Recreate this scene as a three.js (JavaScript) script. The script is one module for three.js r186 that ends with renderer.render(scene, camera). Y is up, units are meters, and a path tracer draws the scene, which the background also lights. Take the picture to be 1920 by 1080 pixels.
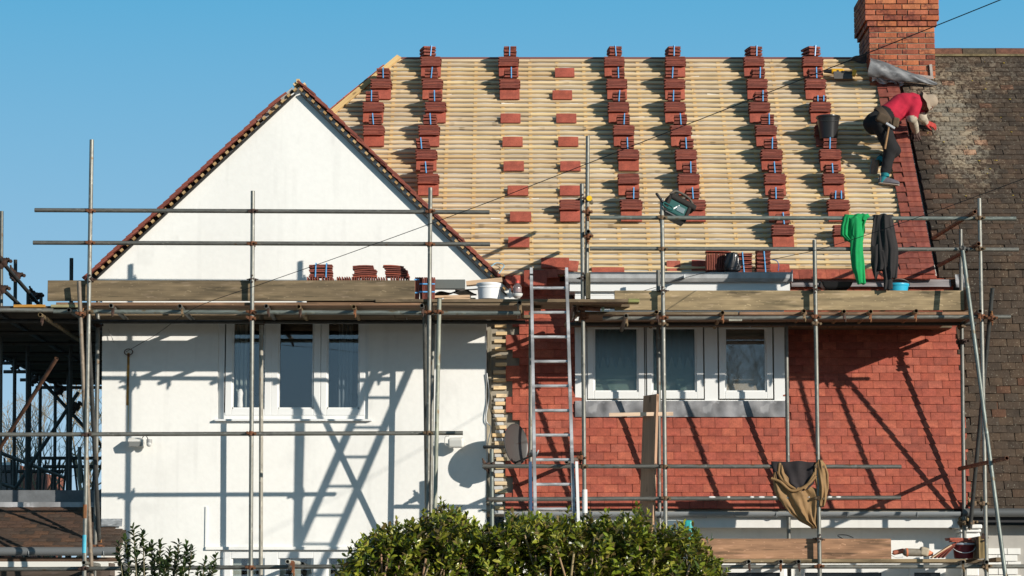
import * as THREE from 'three';
import { mergeGeometries, mergeVertices } from 'three/addons/utils/BufferGeometryUtils.js';
import { MarchingCubes } from 'three/addons/objects/MarchingCubes.js';
import { RoundedBoxGeometry } from 'three/addons/geometries/RoundedBoxGeometry.js';

// ---------------------------------------------------------------- camera, sky, sun, exposure
const scene = new THREE.Scene();
const F = 4800, TILT = Math.atan(625 / F), CAMY = 1.6, CAMZ = 30;
const camera = new THREE.PerspectiveCamera(2 * Math.atan(540 / F) * 180 / Math.PI, 16 / 9, 0.5, 600);
camera.position.set(0, CAMY, CAMZ);
camera.rotation.x = TILT;
scene.add(camera);

const renderer = new THREE.WebGLRenderer({ antialias: true });
renderer.toneMapping = THREE.LinearToneMapping;
renderer.toneMappingExposure = 1.0;
renderer.shadowMap.enabled = true;
renderer.setSize(1024, 576);

const SUN = new THREE.Vector3(1.53, 0.615, 1.4).normalize();   // towards the sun: low winter sun from the front right
{ // clear winter sky, one computed equirectangular dome
  const W = 512, H = 256, d = new Float32Array(W * H * 4);
  for (let j = 0; j < H; j++) for (let i = 0; i < W; i++) {
    const el = ((j + 0.5) / H - 0.5) * Math.PI, az = ((i + 0.5) / W) * 2 * Math.PI - Math.PI;
    const e = Math.max(0, el) / (Math.PI / 2);
    const k = Math.pow(e, 0.42), q = Math.min(1, e * 5.2);
    let r = 0.50, g = 0.66, b = 0.80;
    const mid = [0.030, 0.365, 0.655], zen = [0.075, 0.115, 0.165];
    const s = Math.pow(q, 0.9); r += (mid[0] - r) * s; g += (mid[1] - g) * s; b += (mid[2] - b) * s;
    const t = THREE.MathUtils.smoothstep(e, 0.15, 0.42); r += (zen[0] - r) * t; g += (zen[1] - g) * t; b += (zen[2] - b) * t;
    const v = [Math.cos(el) * Math.cos(az), Math.sin(el), Math.cos(el) * Math.sin(az)];
    const c = Math.max(0, v[0] * SUN.x + v[1] * SUN.y + v[2] * SUN.z), gl = 0.16 * Math.pow(c, 8);
    r += gl * 1.05; g += gl * 0.86; b += gl * 0.62;
    if (el < 0) { r = 0.12; g = 0.115; b = 0.10; }
    const o = (j * W + i) * 4; d[o] = r; d[o + 1] = g; d[o + 2] = b; d[o + 3] = 1;
  }
  const t = new THREE.DataTexture(d, W, H, THREE.RGBAFormat, THREE.FloatType);
  t.mapping = THREE.EquirectangularReflectionMapping; t.magFilter = t.minFilter = THREE.LinearFilter; t.needsUpdate = true;
  scene.background = t; scene.environment = t;
}
const sun = new THREE.DirectionalLight(new THREE.Color(1.0, 0.93, 0.83), 5.0);
sun.target.position.set(0, 4, 0); sun.position.copy(SUN).multiplyScalar(60).add(sun.target.position);
sun.castShadow = true; sun.shadow.mapSize.set(4096, 4096);
Object.assign(sun.shadow.camera, { left: -14, right: 14, top: 12, bottom: -12, near: 1, far: 140 });
sun.shadow.radius = 1;
scene.add(sun, sun.target);

// ---------------------------------------------------------------- helpers
const V = (x, y, z) => new THREE.Vector3(x, y, z);
let _s = 12345;
const rnd = () => { _s = (_s + 0x6D2B79F5) | 0; let t = Math.imul(_s ^ (_s >>> 15), 1 | _s); t = (t + Math.imul(t ^ (t >>> 7), 61 | t)) ^ t; return ((t ^ (t >>> 14)) >>> 0) / 4294967296; };
const rr = (a, b) => a + (b - a) * rnd();
const pick = a => a[Math.floor(rnd() * a.length)];
const CT = Math.cos(TILT), ST = Math.sin(TILT);
// survey of the photograph: the point where the sight line of a photo pixel meets a known plane of the place
function sight(px, py) { const dx = (px - 960) / F, dy = (540 - py) / F; return V(dx, dy * CT + ST, dy * ST - CT); }
function U(px, py, z) { const d = sight(px, py), t = (z - CAMZ) / d.z; return V(d.x * t, CAMY + d.y * t, z); }
function onPlane(px, py, p0, n) { const d = sight(px, py), o = V(0, CAMY, CAMZ); const t = p0.clone().sub(o).dot(n) / d.dot(n); return o.add(d.multiplyScalar(t)); }

const taken = {};
function numbered(n) { const k = taken[n] = (taken[n] ?? -1) + 1; return k ? `${n}_${String(k).padStart(3, '0')}` : n; }
function mesh(name, geo, mat, parent = scene) {
  const m = new THREE.Mesh(geo, mat); m.name = name; m.castShadow = m.receiveShadow = true; parent.add(m); return m;
}
function thing(name, label, category, pos = [0, 0, 0], group) {
  const g = new THREE.Group(); g.name = numbered(name); g.userData = { label, category };
  if (group) g.userData.group = group;
  if (pos.isVector3) g.position.copy(pos); else g.position.set(...pos);
  scene.add(g); return g;
}
function single(name, label, category, geo, mat, group) {
  const m = mesh(numbered(name), geo, mat); m.userData = { label, category }; if (group) m.userData.group = group; return m;
}
function struct(name, geo, mat) { const m = mesh(numbered(name), geo, mat); m.userData.kind = 'structure'; return m; }
function stuffPart(name, geo, mat, parent) { const m = mesh(name, geo, mat, parent); m.userData.kind = 'stuff'; return m; }

// geometry helpers: uv in metres
function bx(w, h, d, uo = 0, vo = 0, along = 'x') {
  const g = new THREE.BoxGeometry(w, h, d); uvBox(g, along, uo, vo); return g;
}
function uvBox(g, along = 'x', uo = 0, vo = 0) { // box projection; the grain (u) runs along the given axis
  const p = g.attributes.position, n = g.attributes.normal, uv = new Float32Array(p.count * 2);
  for (let i = 0; i < p.count; i++) {
    const x = p.getX(i), y = p.getY(i), z = p.getZ(i), ax = Math.abs(n.getX(i)), ay = Math.abs(n.getY(i)), az = Math.abs(n.getZ(i));
    let a, b; if (ax >= ay && ax >= az) { a = z; b = y; } else if (ay >= az) { a = x; b = z; } else { a = x; b = y; }
    if (along === 'y' && !(ay > ax && ay > az)) [a, b] = [b, a];
    if (along === 'z' && ay >= ax && ay >= az) [a, b] = [b, a];
    uv[2 * i] = a + uo; uv[2 * i + 1] = b + vo;
  }
  g.setAttribute('uv', new THREE.BufferAttribute(uv, 2)); return g;
}
const UP = V(0, 1, 0);
function cyl(p1, p2, r = 0.0242, seg = 12, open = true, r2 = r) {
  const d = p2.clone().sub(p1), L = d.length(), g = new THREE.CylinderGeometry(r2, r, L, seg, 1, open);
  const uv = g.attributes.uv, o = rnd() * 3; for (let i = 0; i < uv.count; i++) uv.setXY(i, uv.getX(i) * 0.15 + o, uv.getY(i) * L + o);
  g.applyQuaternion(new THREE.Quaternion().setFromUnitVectors(UP, d.normalize()));
  const m = p1.clone().add(p2).multiplyScalar(0.5); g.translate(m.x, m.y, m.z); return g;
}
function pipe(p1, p2, r = 0.0242, seg = 14) { // scaffold tube with a wall and rims
  const d = p2.clone().sub(p1), L = d.length(), ri = r - 0.0042;
  const g = new THREE.LatheGeometry([[ri, -L / 2], [r - 0.001, -L / 2], [r, -L / 2 + 0.001], [r, L / 2 - 0.001], [r - 0.001, L / 2], [ri, L / 2], [ri, -L / 2]].map(a => new THREE.Vector2(...a)), seg);
  const p = g.attributes.position, uv = g.attributes.uv, o = rnd() * 3;
  for (let i = 0; i < uv.count; i++) uv.setXY(i, uv.getX(i) * 0.15 + o, p.getY(i) + o);
  g.applyQuaternion(new THREE.Quaternion().setFromUnitVectors(UP, d.normalize()));
  const m = p1.clone().add(p2).multiplyScalar(0.5); g.translate(m.x, m.y, m.z); return g;
}
function curveTube(pts, r, seg = 24, rs = 6) { return new THREE.TubeGeometry(new THREE.CatmullRomCurve3(pts), seg, r, rs, false); }
const E3 = (x, y, z) => new THREE.Matrix4().makeRotationFromEuler(new THREE.Euler(x, y, z));
function xf(g, pos = V(0, 0, 0), rot) { if (rot) g.applyMatrix4(E3(...rot)); g.translate(pos.x, pos.y, pos.z); return g; }
const merge = gs => mergeGeometries(gs.map(g => { const h = g.index ? g.toNonIndexed() : g; for (const k of Object.keys(h.attributes)) if (!['position', 'normal', 'uv', 'color'].includes(k)) h.deleteAttribute(k); return h; }));
function tint(g, c) { const n = g.attributes.position.count, a = new Float32Array(n * 3); for (let i = 0; i < n; i++) { a[3 * i] = c[0]; a[3 * i + 1] = c[1]; a[3 * i + 2] = c[2]; } g.setAttribute('color', new THREE.BufferAttribute(a, 3)); return g; }
// closed loft through rings: each ring a list of Vector3 of the same length
function loft(rings, cap = true) {
  const n = rings[0].length, pos = [], idx = [], uv = [];
  rings.forEach((r, j) => r.forEach((p, i) => { pos.push(p.x, p.y, p.z); uv.push(i / n * 0.6, j / rings.length * 0.8); }));
  for (let j = 0; j + 1 < rings.length; j++) for (let i = 0; i < n; i++) { const a = j * n + i, b = j * n + (i + 1) % n, c = a + n, d = b + n; idx.push(a, b, c, b, d, c); }
  if (cap) for (const [j, f] of [[0, 1], [rings.length - 1, 0]]) {
    const c = rings[j].reduce((s, p) => s.add(p), V(0, 0, 0)).multiplyScalar(1 / n), k = pos.length / 3; pos.push(c.x, c.y, c.z); uv.push(0.5, 0.5);
    for (let i = 0; i < n; i++) { const a = j * n + i, b = j * n + (i + 1) % n; f ? idx.push(k, b, a) : idx.push(k, a, b); }
  }
  const g = new THREE.BufferGeometry(); g.setAttribute('position', new THREE.Float32BufferAttribute(pos, 3)); g.setAttribute('uv', new THREE.Float32BufferAttribute(uv, 2)); g.setIndex(idx); g.computeVertexNormals(); return g;
}
// a grid surface z=f(u,v) as a sheet with thickness
function sheet(fn, nu, nv, th = 0.003, su = 0.5, sv = 0.5) {
  const front = [], back = [], pos = [], uv = [], idx = [];
  for (let j = 0; j <= nv; j++) for (let i = 0; i <= nu; i++) { const p = fn(i / nu, j / nv); front.push(p); }
  const N = (i, j) => { const a = front[j * (nu + 1) + Math.min(nu, i + 1)], b = front[j * (nu + 1) + Math.max(0, i - 1)], c = front[Math.min(nv, j + 1) * (nu + 1) + i], d = front[Math.max(0, j - 1) * (nu + 1) + i]; return a.clone().sub(b).cross(c.clone().sub(d)).normalize(); };
  for (let j = 0; j <= nv; j++) for (let i = 0; i <= nu; i++) back.push(front[j * (nu + 1) + i].clone().addScaledVector(N(i, j), -th));
  const n = front.length; [...front, ...back].forEach((p, k) => { pos.push(p.x, p.y, p.z); const q = k % n; uv.push((q % (nu + 1)) / nu * su, Math.floor(q / (nu + 1)) / nv * sv); });
  const at = (i, j, s) => s * n + j * (nu + 1) + i;
  for (let j = 0; j < nv; j++) for (let i = 0; i < nu; i++) { idx.push(at(i, j, 0), at(i + 1, j, 0), at(i, j + 1, 0), at(i + 1, j, 0), at(i + 1, j + 1, 0), at(i, j + 1, 0)); idx.push(at(i, j, 1), at(i, j + 1, 1), at(i + 1, j, 1), at(i + 1, j, 1), at(i, j + 1, 1), at(i + 1, j + 1, 1)); }
  for (let i = 0; i < nu; i++) for (const j of [0, nv]) { idx.push(at(i, j, 0), at(i, j, 1), at(i + 1, j, 0), at(i + 1, j, 0), at(i, j, 1), at(i + 1, j, 1)); }
  for (let j = 0; j < nv; j++) for (const i of [0, nu]) { idx.push(at(i, j, 0), at(i, j + 1, 0), at(i, j, 1), at(i, j + 1, 0), at(i, j + 1, 1), at(i, j, 1)); }
  const g = new THREE.BufferGeometry(); g.setAttribute('position', new THREE.Float32BufferAttribute(pos, 3)); g.setAttribute('uv', new THREE.Float32BufferAttribute(uv, 2)); g.setIndex(idx); g.computeVertexNormals(); return g;
}

// ---------------------------------------------------------------- noise, textures, materials
const hsh = (x, y, s) => { let h = Math.imul(x, 374761393) + Math.imul(y, 668265263) + Math.imul(s, 2147483647 ^ 0x5bd1e995); h = Math.imul(h ^ (h >>> 13), 1274126177); return ((h ^ (h >>> 16)) >>> 0) / 4294967296; };
function vn(x, y, px, py, s) { const xi = Math.floor(x), yi = Math.floor(y), fx = x - xi, fy = y - yi, u = fx * fx * (3 - 2 * fx), v = fy * fy * (3 - 2 * fy); const m = (a, n) => ((a % n) + n) % n; const a = hsh(m(xi, px), m(yi, py), s), b = hsh(m(xi + 1, px), m(yi, py), s), c = hsh(m(xi, px), m(yi + 1, py), s), d = hsh(m(xi + 1, px), m(yi + 1, py), s); return a + (b - a) * u + (c - a) * v + (a - b - c + d) * u * v; }
function fbm(u, v, fx, fy, oct = 4, s = 1) { let r = 0, a = 0.5, t = 0; for (let o = 0; o < oct; o++) { r += a * vn(u * fx, v * fy, fx, fy, s + o * 17); t += a; fx *= 2; fy *= 2; a *= 0.5; } return r / t; }
const enc = x => { x = Math.min(1, Math.max(0, x)); return Math.round(255 * (x <= 0.0031308 ? 12.92 * x : 1.055 * Math.pow(x, 1 / 2.4) - 0.055)); };
function tex(w, h, mu, mv, fn, color = true) { // mu, mv: metres covered
  const d = new Uint8Array(w * h * 4);
  for (let j = 0; j < h; j++) for (let i = 0; i < w; i++) { const c = fn(i / w, j / h), o = (j * w + i) * 4; if (color) { d[o] = enc(c[0]); d[o + 1] = enc(c[1]); d[o + 2] = enc(c[2]); } else d[o] = d[o + 1] = d[o + 2] = Math.round(255 * Math.min(1, Math.max(0, c))); d[o + 3] = 255; }
  const t = new THREE.DataTexture(d, w, h, THREE.RGBAFormat); t.wrapS = t.wrapT = THREE.RepeatWrapping; t.magFilter = THREE.LinearFilter; t.minFilter = THREE.LinearMipmapLinearFilter; t.generateMipmaps = true;
  if (color) t.colorSpace = THREE.SRGBColorSpace; t.repeat.set(1 / mu, 1 / mv); t.needsUpdate = true; return t;
}
const clamp = (x, a = 0, b = 1) => Math.min(b, Math.max(a, x)), ss = (x, a, b) => THREE.MathUtils.smoothstep(x, a, b);
const T = {};
T.wood = tex(512, 256, 1.6, 0.25, (u, v) => { const w = v + 0.03 * fbm(u, v, 3, 3, 3, 5); const g = fbm(u, w, 4, 36, 3, 9), k = fbm(u, v, 5, 4, 3, 21), f = fbm(u, w, 8, 90, 2, 33); const kn = ss(fbm(u, v, 9, 4, 2, 51), 0.76, 0.86); const l = 0.62 + 0.5 * g * 0.6 + 0.35 * (k - 0.3) + 0.25 * (f - 0.5) - 0.35 * kn; return [l, l * (0.985 - 0.05 * kn), l * (0.96 - 0.1 * kn)]; });
T.oldwood = tex(512, 256, 2.2, 0.25, (u, v) => { const w = v + 0.05 * fbm(u, v, 4, 3, 3, 5); const g = fbm(u, w, 5, 30, 4, 9), k = fbm(u, v, 7, 5, 4, 22), m = ss(fbm(u, v, 16, 8, 4, 43), 0.6, 0.8), dk = ss(fbm(u, v, 6, 6, 4, 77), 0.52, 0.75), sp = ss(fbm(u, v, 60, 18, 2, 99), 0.8, 0.86); const l = 0.48 + 0.28 * g + 0.75 * (k - 0.45) + 0.22 * m - 0.30 * dk + 0.5 * sp; return [l, l * (0.97 + 0.02 * dk), l * (0.9 + 0.1 * m)]; });
T.clay = tex(256, 256, 0.5, 0.5, (u, v) => { const l = 0.72 + 0.45 * (fbm(u, v, 7, 7, 4, 3) - 0.5) + 0.35 * (fbm(u, v, 60, 60, 2, 4) - 0.5) + 0.2 * ss(fbm(u, v, 40, 40, 2, 8), 0.78, 0.85); const d = ss(fbm(u, v, 5, 5, 3, 14), 0.62, 0.8) * 0.22; return [l - d * 0.6, l - d * 0.9, l - d * 0.8]; });
T.claybump = tex(256, 256, 0.5, 0.5, (u, v) => fbm(u, v, 30, 30, 4, 3), false);
T.steel = tex(128, 512, 0.3, 1.7, (u, v) => { const l = 0.72 + 0.5 * (fbm(u, v, 3, 9, 4, 3) - 0.5) + 0.4 * (fbm(u, v, 12, 40, 3, 7) - 0.5), r = ss(fbm(u, v, 3, 14, 4, 12), 0.66, 0.8), w = ss(fbm(u, v, 6, 30, 3, 15), 0.74, 0.8); return [l * (1 - 0.15 * r) + 0.45 * w, l * (1 - 0.42 * r) + 0.42 * w, l * (1 - 0.62 * r) + 0.38 * w]; });
T.rust = tex(128, 256, 0.3, 0.6, (u, v) => { const l = 0.6 + 0.9 * (fbm(u, v, 6, 12, 4, 3) - 0.5); return [l * 1.05, l * (0.8 + 0.3 * fbm(u, v, 5, 9, 2, 6)), l * 0.8]; });
T.lichen = tex(512, 512, 0.6, 0.6, (u, v) => { const a = ss(fbm(u, v, 18, 18, 4, 3), 0.44, 0.56) * ss(fbm(u, v, 5, 5, 3, 9), 0.25, 0.5), l = 0.10 + 0.1 * fbm(u, v, 30, 30, 3, 5); return [l + a * 0.34, l * 0.9 + a * 0.33, l * 0.75 + a * 0.29]; });
T.oldroof = tex(1024, 2048, 4.0, 8.0, (u, v) => { const x = u * 4, d = v * 8; const n1 = fbm(u, v, 9, 18, 5, 3), n2 = fbm(u, v, 40, 80, 4, 7), n3 = fbm(u, v, 140, 280, 3, 9); const hx = (x - 0.60 - (d - 1.6) * 0.09 + 0.35 * (n1 - 0.5)) / 0.36, hd = (d - 1.75) / 1.05; let li = 0.95 * Math.exp(-hx * hx - hd * hd) + 0.22 * Math.exp(-Math.pow((x - 1.35) / 0.6, 2) - Math.pow((d - 0.6) / 0.7, 2)) + 0.2 * Math.exp(-Math.pow((x - 0.6) / 0.9, 2) - Math.pow((d - 0.5) / 0.6, 2)) + 0.06; const n4 = fbm(u, v, 420, 840, 2, 19); const a = ss(n3 * 0.5 + n4 * 0.3 + n2 * 0.2 + li * 0.30, 0.56, 0.82) * clamp(li * 1.5, 0.05, 1); const dk = ss(fbm(u, v, 6, 5, 3, 41), 0.5, 0.75); const l = (0.062 + 0.06 * (n2 - 0.5) + 0.03 * n1) * (1 - 0.35 * dk); const sp = ss(fbm(u, v, 300, 600, 2, 77), 0.78, 0.84) * 0.18; return [l * 0.92 + a * 0.26 + sp, l * 0.62 + a * 0.235 + sp, l * 0.41 + a * 0.18 + sp * 0.8]; });
T.moss = tex(256, 256, 0.6, 0.6, (u, v) => { const l = 0.7 + 0.7 * (fbm(u, v, 8, 8, 4, 3) - 0.5), s = ss(fbm(u, v, 40, 40, 3, 9), 0.7, 0.78); return [l + s * 2.0, l * 0.97 + s * 1.9, l * 0.9 + s * 1.6]; });
T.lead = tex(256, 256, 0.7, 0.7, (u, v) => { const l = 0.62 + 1.0 * (fbm(u, v, 4, 4, 5, 3) - 0.5) + 0.4 * ss(fbm(u, v, 7, 7, 4, 19), 0.5, 0.72); return [l, l, l * 1.02]; });
T.cloth = tex(256, 256, 0.4, 0.4, (u, v) => { const l = 0.8 + 0.35 * (fbm(u, v, 6, 6, 4, 3) - 0.5) + 0.2 * (fbm(u, v, 90, 90, 2, 6) - 0.5); return [l, l, l]; });
T.brick = tex(256, 256, 0.5, 0.5, (u, v) => { const l = 0.75 + 0.7 * (fbm(u, v, 9, 9, 4, 3) - 0.5), d = ss(fbm(u, v, 6, 6, 4, 29), 0.52, 0.7), w = ss(fbm(u, v, 30, 30, 3, 59), 0.74, 0.8) * 0.25; return [l * (1 - 0.45 * d) + w, l * (1 - 0.5 * d) + w, l * (1 - 0.4 * d) + w]; });
T.render = tex(1024, 1024, 6.4, 6.4, (u, v) => { const y = v * 6.4, l = 1 - 0.05 * ss(fbm(u, v, 9, 4, 5, 3), 0.45, 0.7) - 0.05 * ss(fbm(u, v, 60, 5, 4, 13), 0.58, 0.8) - 0.07 * ss(fbm(u, v, 22, 16, 4, 23), 0.68, 0.85) - 0.05 * (fbm(u, v, 150, 150, 2, 31) - 0.3); return [l, l * 0.995, l * 0.975]; });
T.renderbump = tex(512, 512, 1.6, 1.6, (u, v) => 0.6 * fbm(u, v, 50, 50, 3, 3) + 0.4 * fbm(u, v, 6, 6, 3, 8), false);
T.leaf = tex(64, 64, 1, 1, (u, v) => { const l = 0.85 + 0.4 * (fbm(u, v, 4, 4, 3, 3) - 0.5); return [l, l, l]; });
T.pebble = tex(256, 256, 1.2, 1.2, (u, v) => { const l = 0.5 + 0.6 * (fbm(u, v, 40, 40, 3, 3) - 0.5) + 0.35 * (fbm(u, v, 4, 4, 3, 8) - 0.5); return [l, l, l]; });

function mat(r, g, b, rough = 0.8, o = {}) { const m = new THREE.MeshStandardMaterial({ roughness: rough, metalness: 0, ...o }); m.color.setRGB(r, g, b); return m; }
const M = {};
M.render = mat(0.86, 0.855, 0.83, 0.9, { map: T.render, bumpMap: T.renderbump, bumpScale: 0.0012 });
M.upvc = mat(0.80, 0.80, 0.78, 0.35, {});
M.white = mat(0.78, 0.77, 0.74, 0.6, { map: T.render });
M.glass = new THREE.MeshPhysicalMaterial({ transmission: 1, thickness: 0, roughness: 0.02, ior: 1.75, color: 0xffffff });
M.frosted = new THREE.MeshPhysicalMaterial({ transmission: 1, thickness: 0, roughness: 0.28, ior: 1.75, color: new THREE.Color(0.75, 0.85, 0.85) });
M.clays = [[0.335, 0.085, 0.055], [0.355, 0.093, 0.060], [0.32, 0.079, 0.052], [0.345, 0.087, 0.062], [0.365, 0.099, 0.066], [0.33, 0.086, 0.06], [0.27, 0.072, 0.052], [0.40, 0.115, 0.075], [0.29, 0.07, 0.048], [0.36, 0.105, 0.075]].map(c => mat(c[0] * 1.40, c[1] * 1.25, c[2] * 1.08, 0.82, { map: T.clay, bumpMap: T.claybump, bumpScale: 0.0015 }));
M.stackclays = [[0.235, 0.058, 0.045], [0.21, 0.052, 0.042], [0.26, 0.066, 0.05], [0.19, 0.05, 0.042], [0.245, 0.066, 0.056]].map(c => mat(c[0] * 1.42, c[1] * 1.5, c[2] * 1.25, 0.85, { map: T.clay, bumpMap: T.claybump, bumpScale: 0.0015 }));
M.strap = mat(0.13, 0.42, 0.78, 0.4);
M.battens = [[0.80, 0.62, 0.38], [0.84, 0.67, 0.43], [0.76, 0.56, 0.32], [0.80, 0.65, 0.45], [0.72, 0.57, 0.38], [0.86, 0.68, 0.40]].map(c => mat(c[0] * 0.97, c[1] * 0.93, c[2] * 0.86, 0.8, { map: T.wood }));
M.counter = mat(0.66, 0.45, 0.2, 0.8, { map: T.wood });
M.membrane = mat(0.60, 0.57, 0.52, 0.75, { map: T.cloth });
M.board = mat(0.265, 0.20, 0.122, 0.85, { map: T.oldwood });
M.boardnew = mat(0.46, 0.35, 0.205, 0.85, { map: T.oldwood });
M.boardorange = mat(0.50, 0.28, 0.165, 0.85, { map: T.oldwood });
M.deck = mat(0.26, 0.19, 0.12, 0.9, { map: T.oldwood });
M.deckred = mat(0.34, 0.20, 0.12, 0.9, { map: T.oldwood });
M.lath = mat(0.72, 0.50, 0.32, 0.8, { map: T.wood });
M.steels = [[0.275, 0.27, 0.235], [0.225, 0.22, 0.195], [0.33, 0.325, 0.285], [0.18, 0.18, 0.16]].map(c => mat(c[0], c[1], c[2], 0.5, { map: T.steel, metalness: 0.5 }));
M.steelgreen = mat(0.25, 0.28, 0.25, 0.5, { map: T.steel, metalness: 0.4 });
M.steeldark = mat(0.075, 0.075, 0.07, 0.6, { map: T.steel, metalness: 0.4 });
M.rusttube = mat(0.30, 0.15, 0.10, 0.75, { map: T.rust, metalness: 0.2 });
M.rust = mat(0.34, 0.155, 0.07, 0.85, { map: T.rust });
M.rustdark = mat(0.10, 0.06, 0.045, 0.8, { map: T.rust });
M.brass = mat(0.32, 0.25, 0.15, 0.7, { map: T.rust, metalness: 0.3 });
M.alu = mat(0.66, 0.66, 0.65, 0.4, { metalness: 0.3, map: T.lead });
M.lead = mat(0.31, 0.31, 0.315, 0.65, { map: T.lead, metalness: 0.1 });
M.gutter = mat(0.28, 0.30, 0.31, 0.35);
M.gutterwhite = mat(0.55, 0.56, 0.56, 0.4, { map: T.cloth });
M.black = mat(0.012, 0.012, 0.013, 0.45);
M.blackmatt = mat(0.02, 0.02, 0.02, 0.9);
M.dark = mat(0.03, 0.03, 0.032, 0.9);
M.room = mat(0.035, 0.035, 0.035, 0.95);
M.mortar = mat(0.33, 0.28, 0.20, 0.95, { map: T.cloth });
M.bricks = [[0.52, 0.17, 0.07], [0.46, 0.135, 0.06], [0.40, 0.115, 0.055], [0.56, 0.20, 0.09], [0.32, 0.09, 0.05], [0.48, 0.15, 0.08]].map(c => mat(c[0] * 1.18, c[1] * 1.15, c[2] * 1.1, 0.9, { map: T.brick, bumpMap: T.claybump, bumpScale: 0.003 }));
M.olds = [[0.085, 0.062, 0.042], [0.10, 0.075, 0.05], [0.07, 0.055, 0.042], [0.12, 0.075, 0.05], [0.075, 0.065, 0.052], [0.17, 0.075, 0.05]].map(c => mat(c[0] * 1.2, c[1] * 1.2, c[2] * 1.2, 0.9, { map: T.moss, bumpMap: T.claybump, bumpScale: 0.003 }));
M.oldr = [[0.86, 0.84, 0.82], [1.0, 0.94, 0.86], [0.68, 0.68, 0.67], [0.95, 0.84, 0.76], [0.8, 0.81, 0.82], [1.3, 0.9, 0.74]].map(c => mat(c[0], c[1], c[2], 0.92, { map: T.oldroof, bumpMap: T.claybump, bumpScale: 0.003 }));
M.lichen = [0.42, 0.62, 0.85, 1.15].map(k => mat(k, k * 0.98, k * 0.93, 0.95, { map: T.lichen }));
M.curtain = mat(0.20, 0.24, 0.22, 0.95, { map: T.cloth });
M.barkgrey = mat(0.26, 0.21, 0.15, 0.95, { map: T.cloth });
// ================================================================ ground
{
  const g = new THREE.PlaneGeometry(500, 500, 1, 1); g.rotateX(-Math.PI / 2); uvBox(g);
  struct('ground', g, mat(0.10, 0.13, 0.06, 1, { map: T.pebble }));
  const sheetAt = (name, x0, x1, z0, z1, y, m) => { const q = bx(x1 - x0, 0.02, z1 - z0); q.translate((x0 + x1) / 2, y - 0.01, (z0 + z1) / 2); struct(name, q, m); };
  sheetAt('path', -12, 12, -1, 12, 0.012, mat(0.52, 0.45, 0.36, 0.95, { map: T.pebble }));
  sheetAt('pavement', -60, 60, 12.02, 14, 0.12, mat(0.28, 0.27, 0.25, 0.95, { map: T.pebble }));
  sheetAt('road', -60, 60, 14.02, 24, 0.014, mat(0.055, 0.055, 0.058, 0.95, { map: T.pebble }));
  sheetAt('pavement', -60, 60, 24.02, 26, 0.12, mat(0.28, 0.27, 0.25, 0.95, { map: T.pebble }));
}

// ================================================================ planes of the house
const PITCH = 48 * Math.PI / 180, RC = Math.cos(PITCH), RS = Math.sin(PITCH);
const DZ = -0.45;                                        // the tile-hung front stands back from the white gable
const R0 = U(960, 518, -0.25 + DZ), RN = V(0, RC, RS);
const roofP = (x, s, n = 0) => V(x, R0.y + s * RS + n * RC, R0.z - s * RC + n * RS);
const roofHit = (px, py, n = 0.055) => onPlane(px, py, roofP(0, 0, n), RN);
const roofS = p => (p.y - R0.y) / RS;                    // slope distance of a point near the plane (from its height)
const SR = (() => { const p = roofHit(960, 108, 0.05); return p.clone().sub(roofP(0, 0, 0.05)).dot(V(0, RS, -RC)); })();
const XRIDGE = roofHit(748, 110, 0.05).x;
const hipX = s => XRIDGE - (SR - s) * RC;
const XP = 5.12;                                         // the party line
const ROOFROT = [-(Math.PI / 2 - PITCH) , 0, 0];         // turns a vertical slab (facing +z) back onto the roof slope
const FL = 16 * Math.PI / 180, FC = Math.cos(FL), FS = Math.sin(FL);   // the tile-hung wall leans out at its foot
const W0 = U(960, 700, DZ), WN = V(0, FS, FC);
const wallP = (x, s, n = 0) => V(x, W0.y - s * FC + n * FS, W0.z + s * FS + n * FC);
const wallHit = (px, py, n = 0.02) => onPlane(px, py, wallP(0, 0, n), WN);
const wallS = (py) => { const p = wallHit(960, py, 0); return (W0.y - p.y) / FC; };

const house = thing('semi_detached_house', 'white rendered gabled house with half stripped battened roof and new red hung tiles', 'house');

// a clay tile: length l along x by default, w across, t thick, a little camber
function tileGeo(l, w, t = 0.0125, camber = 0.004, uo = 0, vo = 0) {
  const g = new THREE.BoxGeometry(l, t, w, 3, 1, 1), p = g.attributes.position;
  for (let i = 0; i < p.count; i++) { const u = p.getX(i) / l * 2; p.setY(i, p.getY(i) + camber * (1 - u * u)); }
  g.computeVertexNormals(); uvBox(g, 'x', uo, vo); return g;
}

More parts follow.
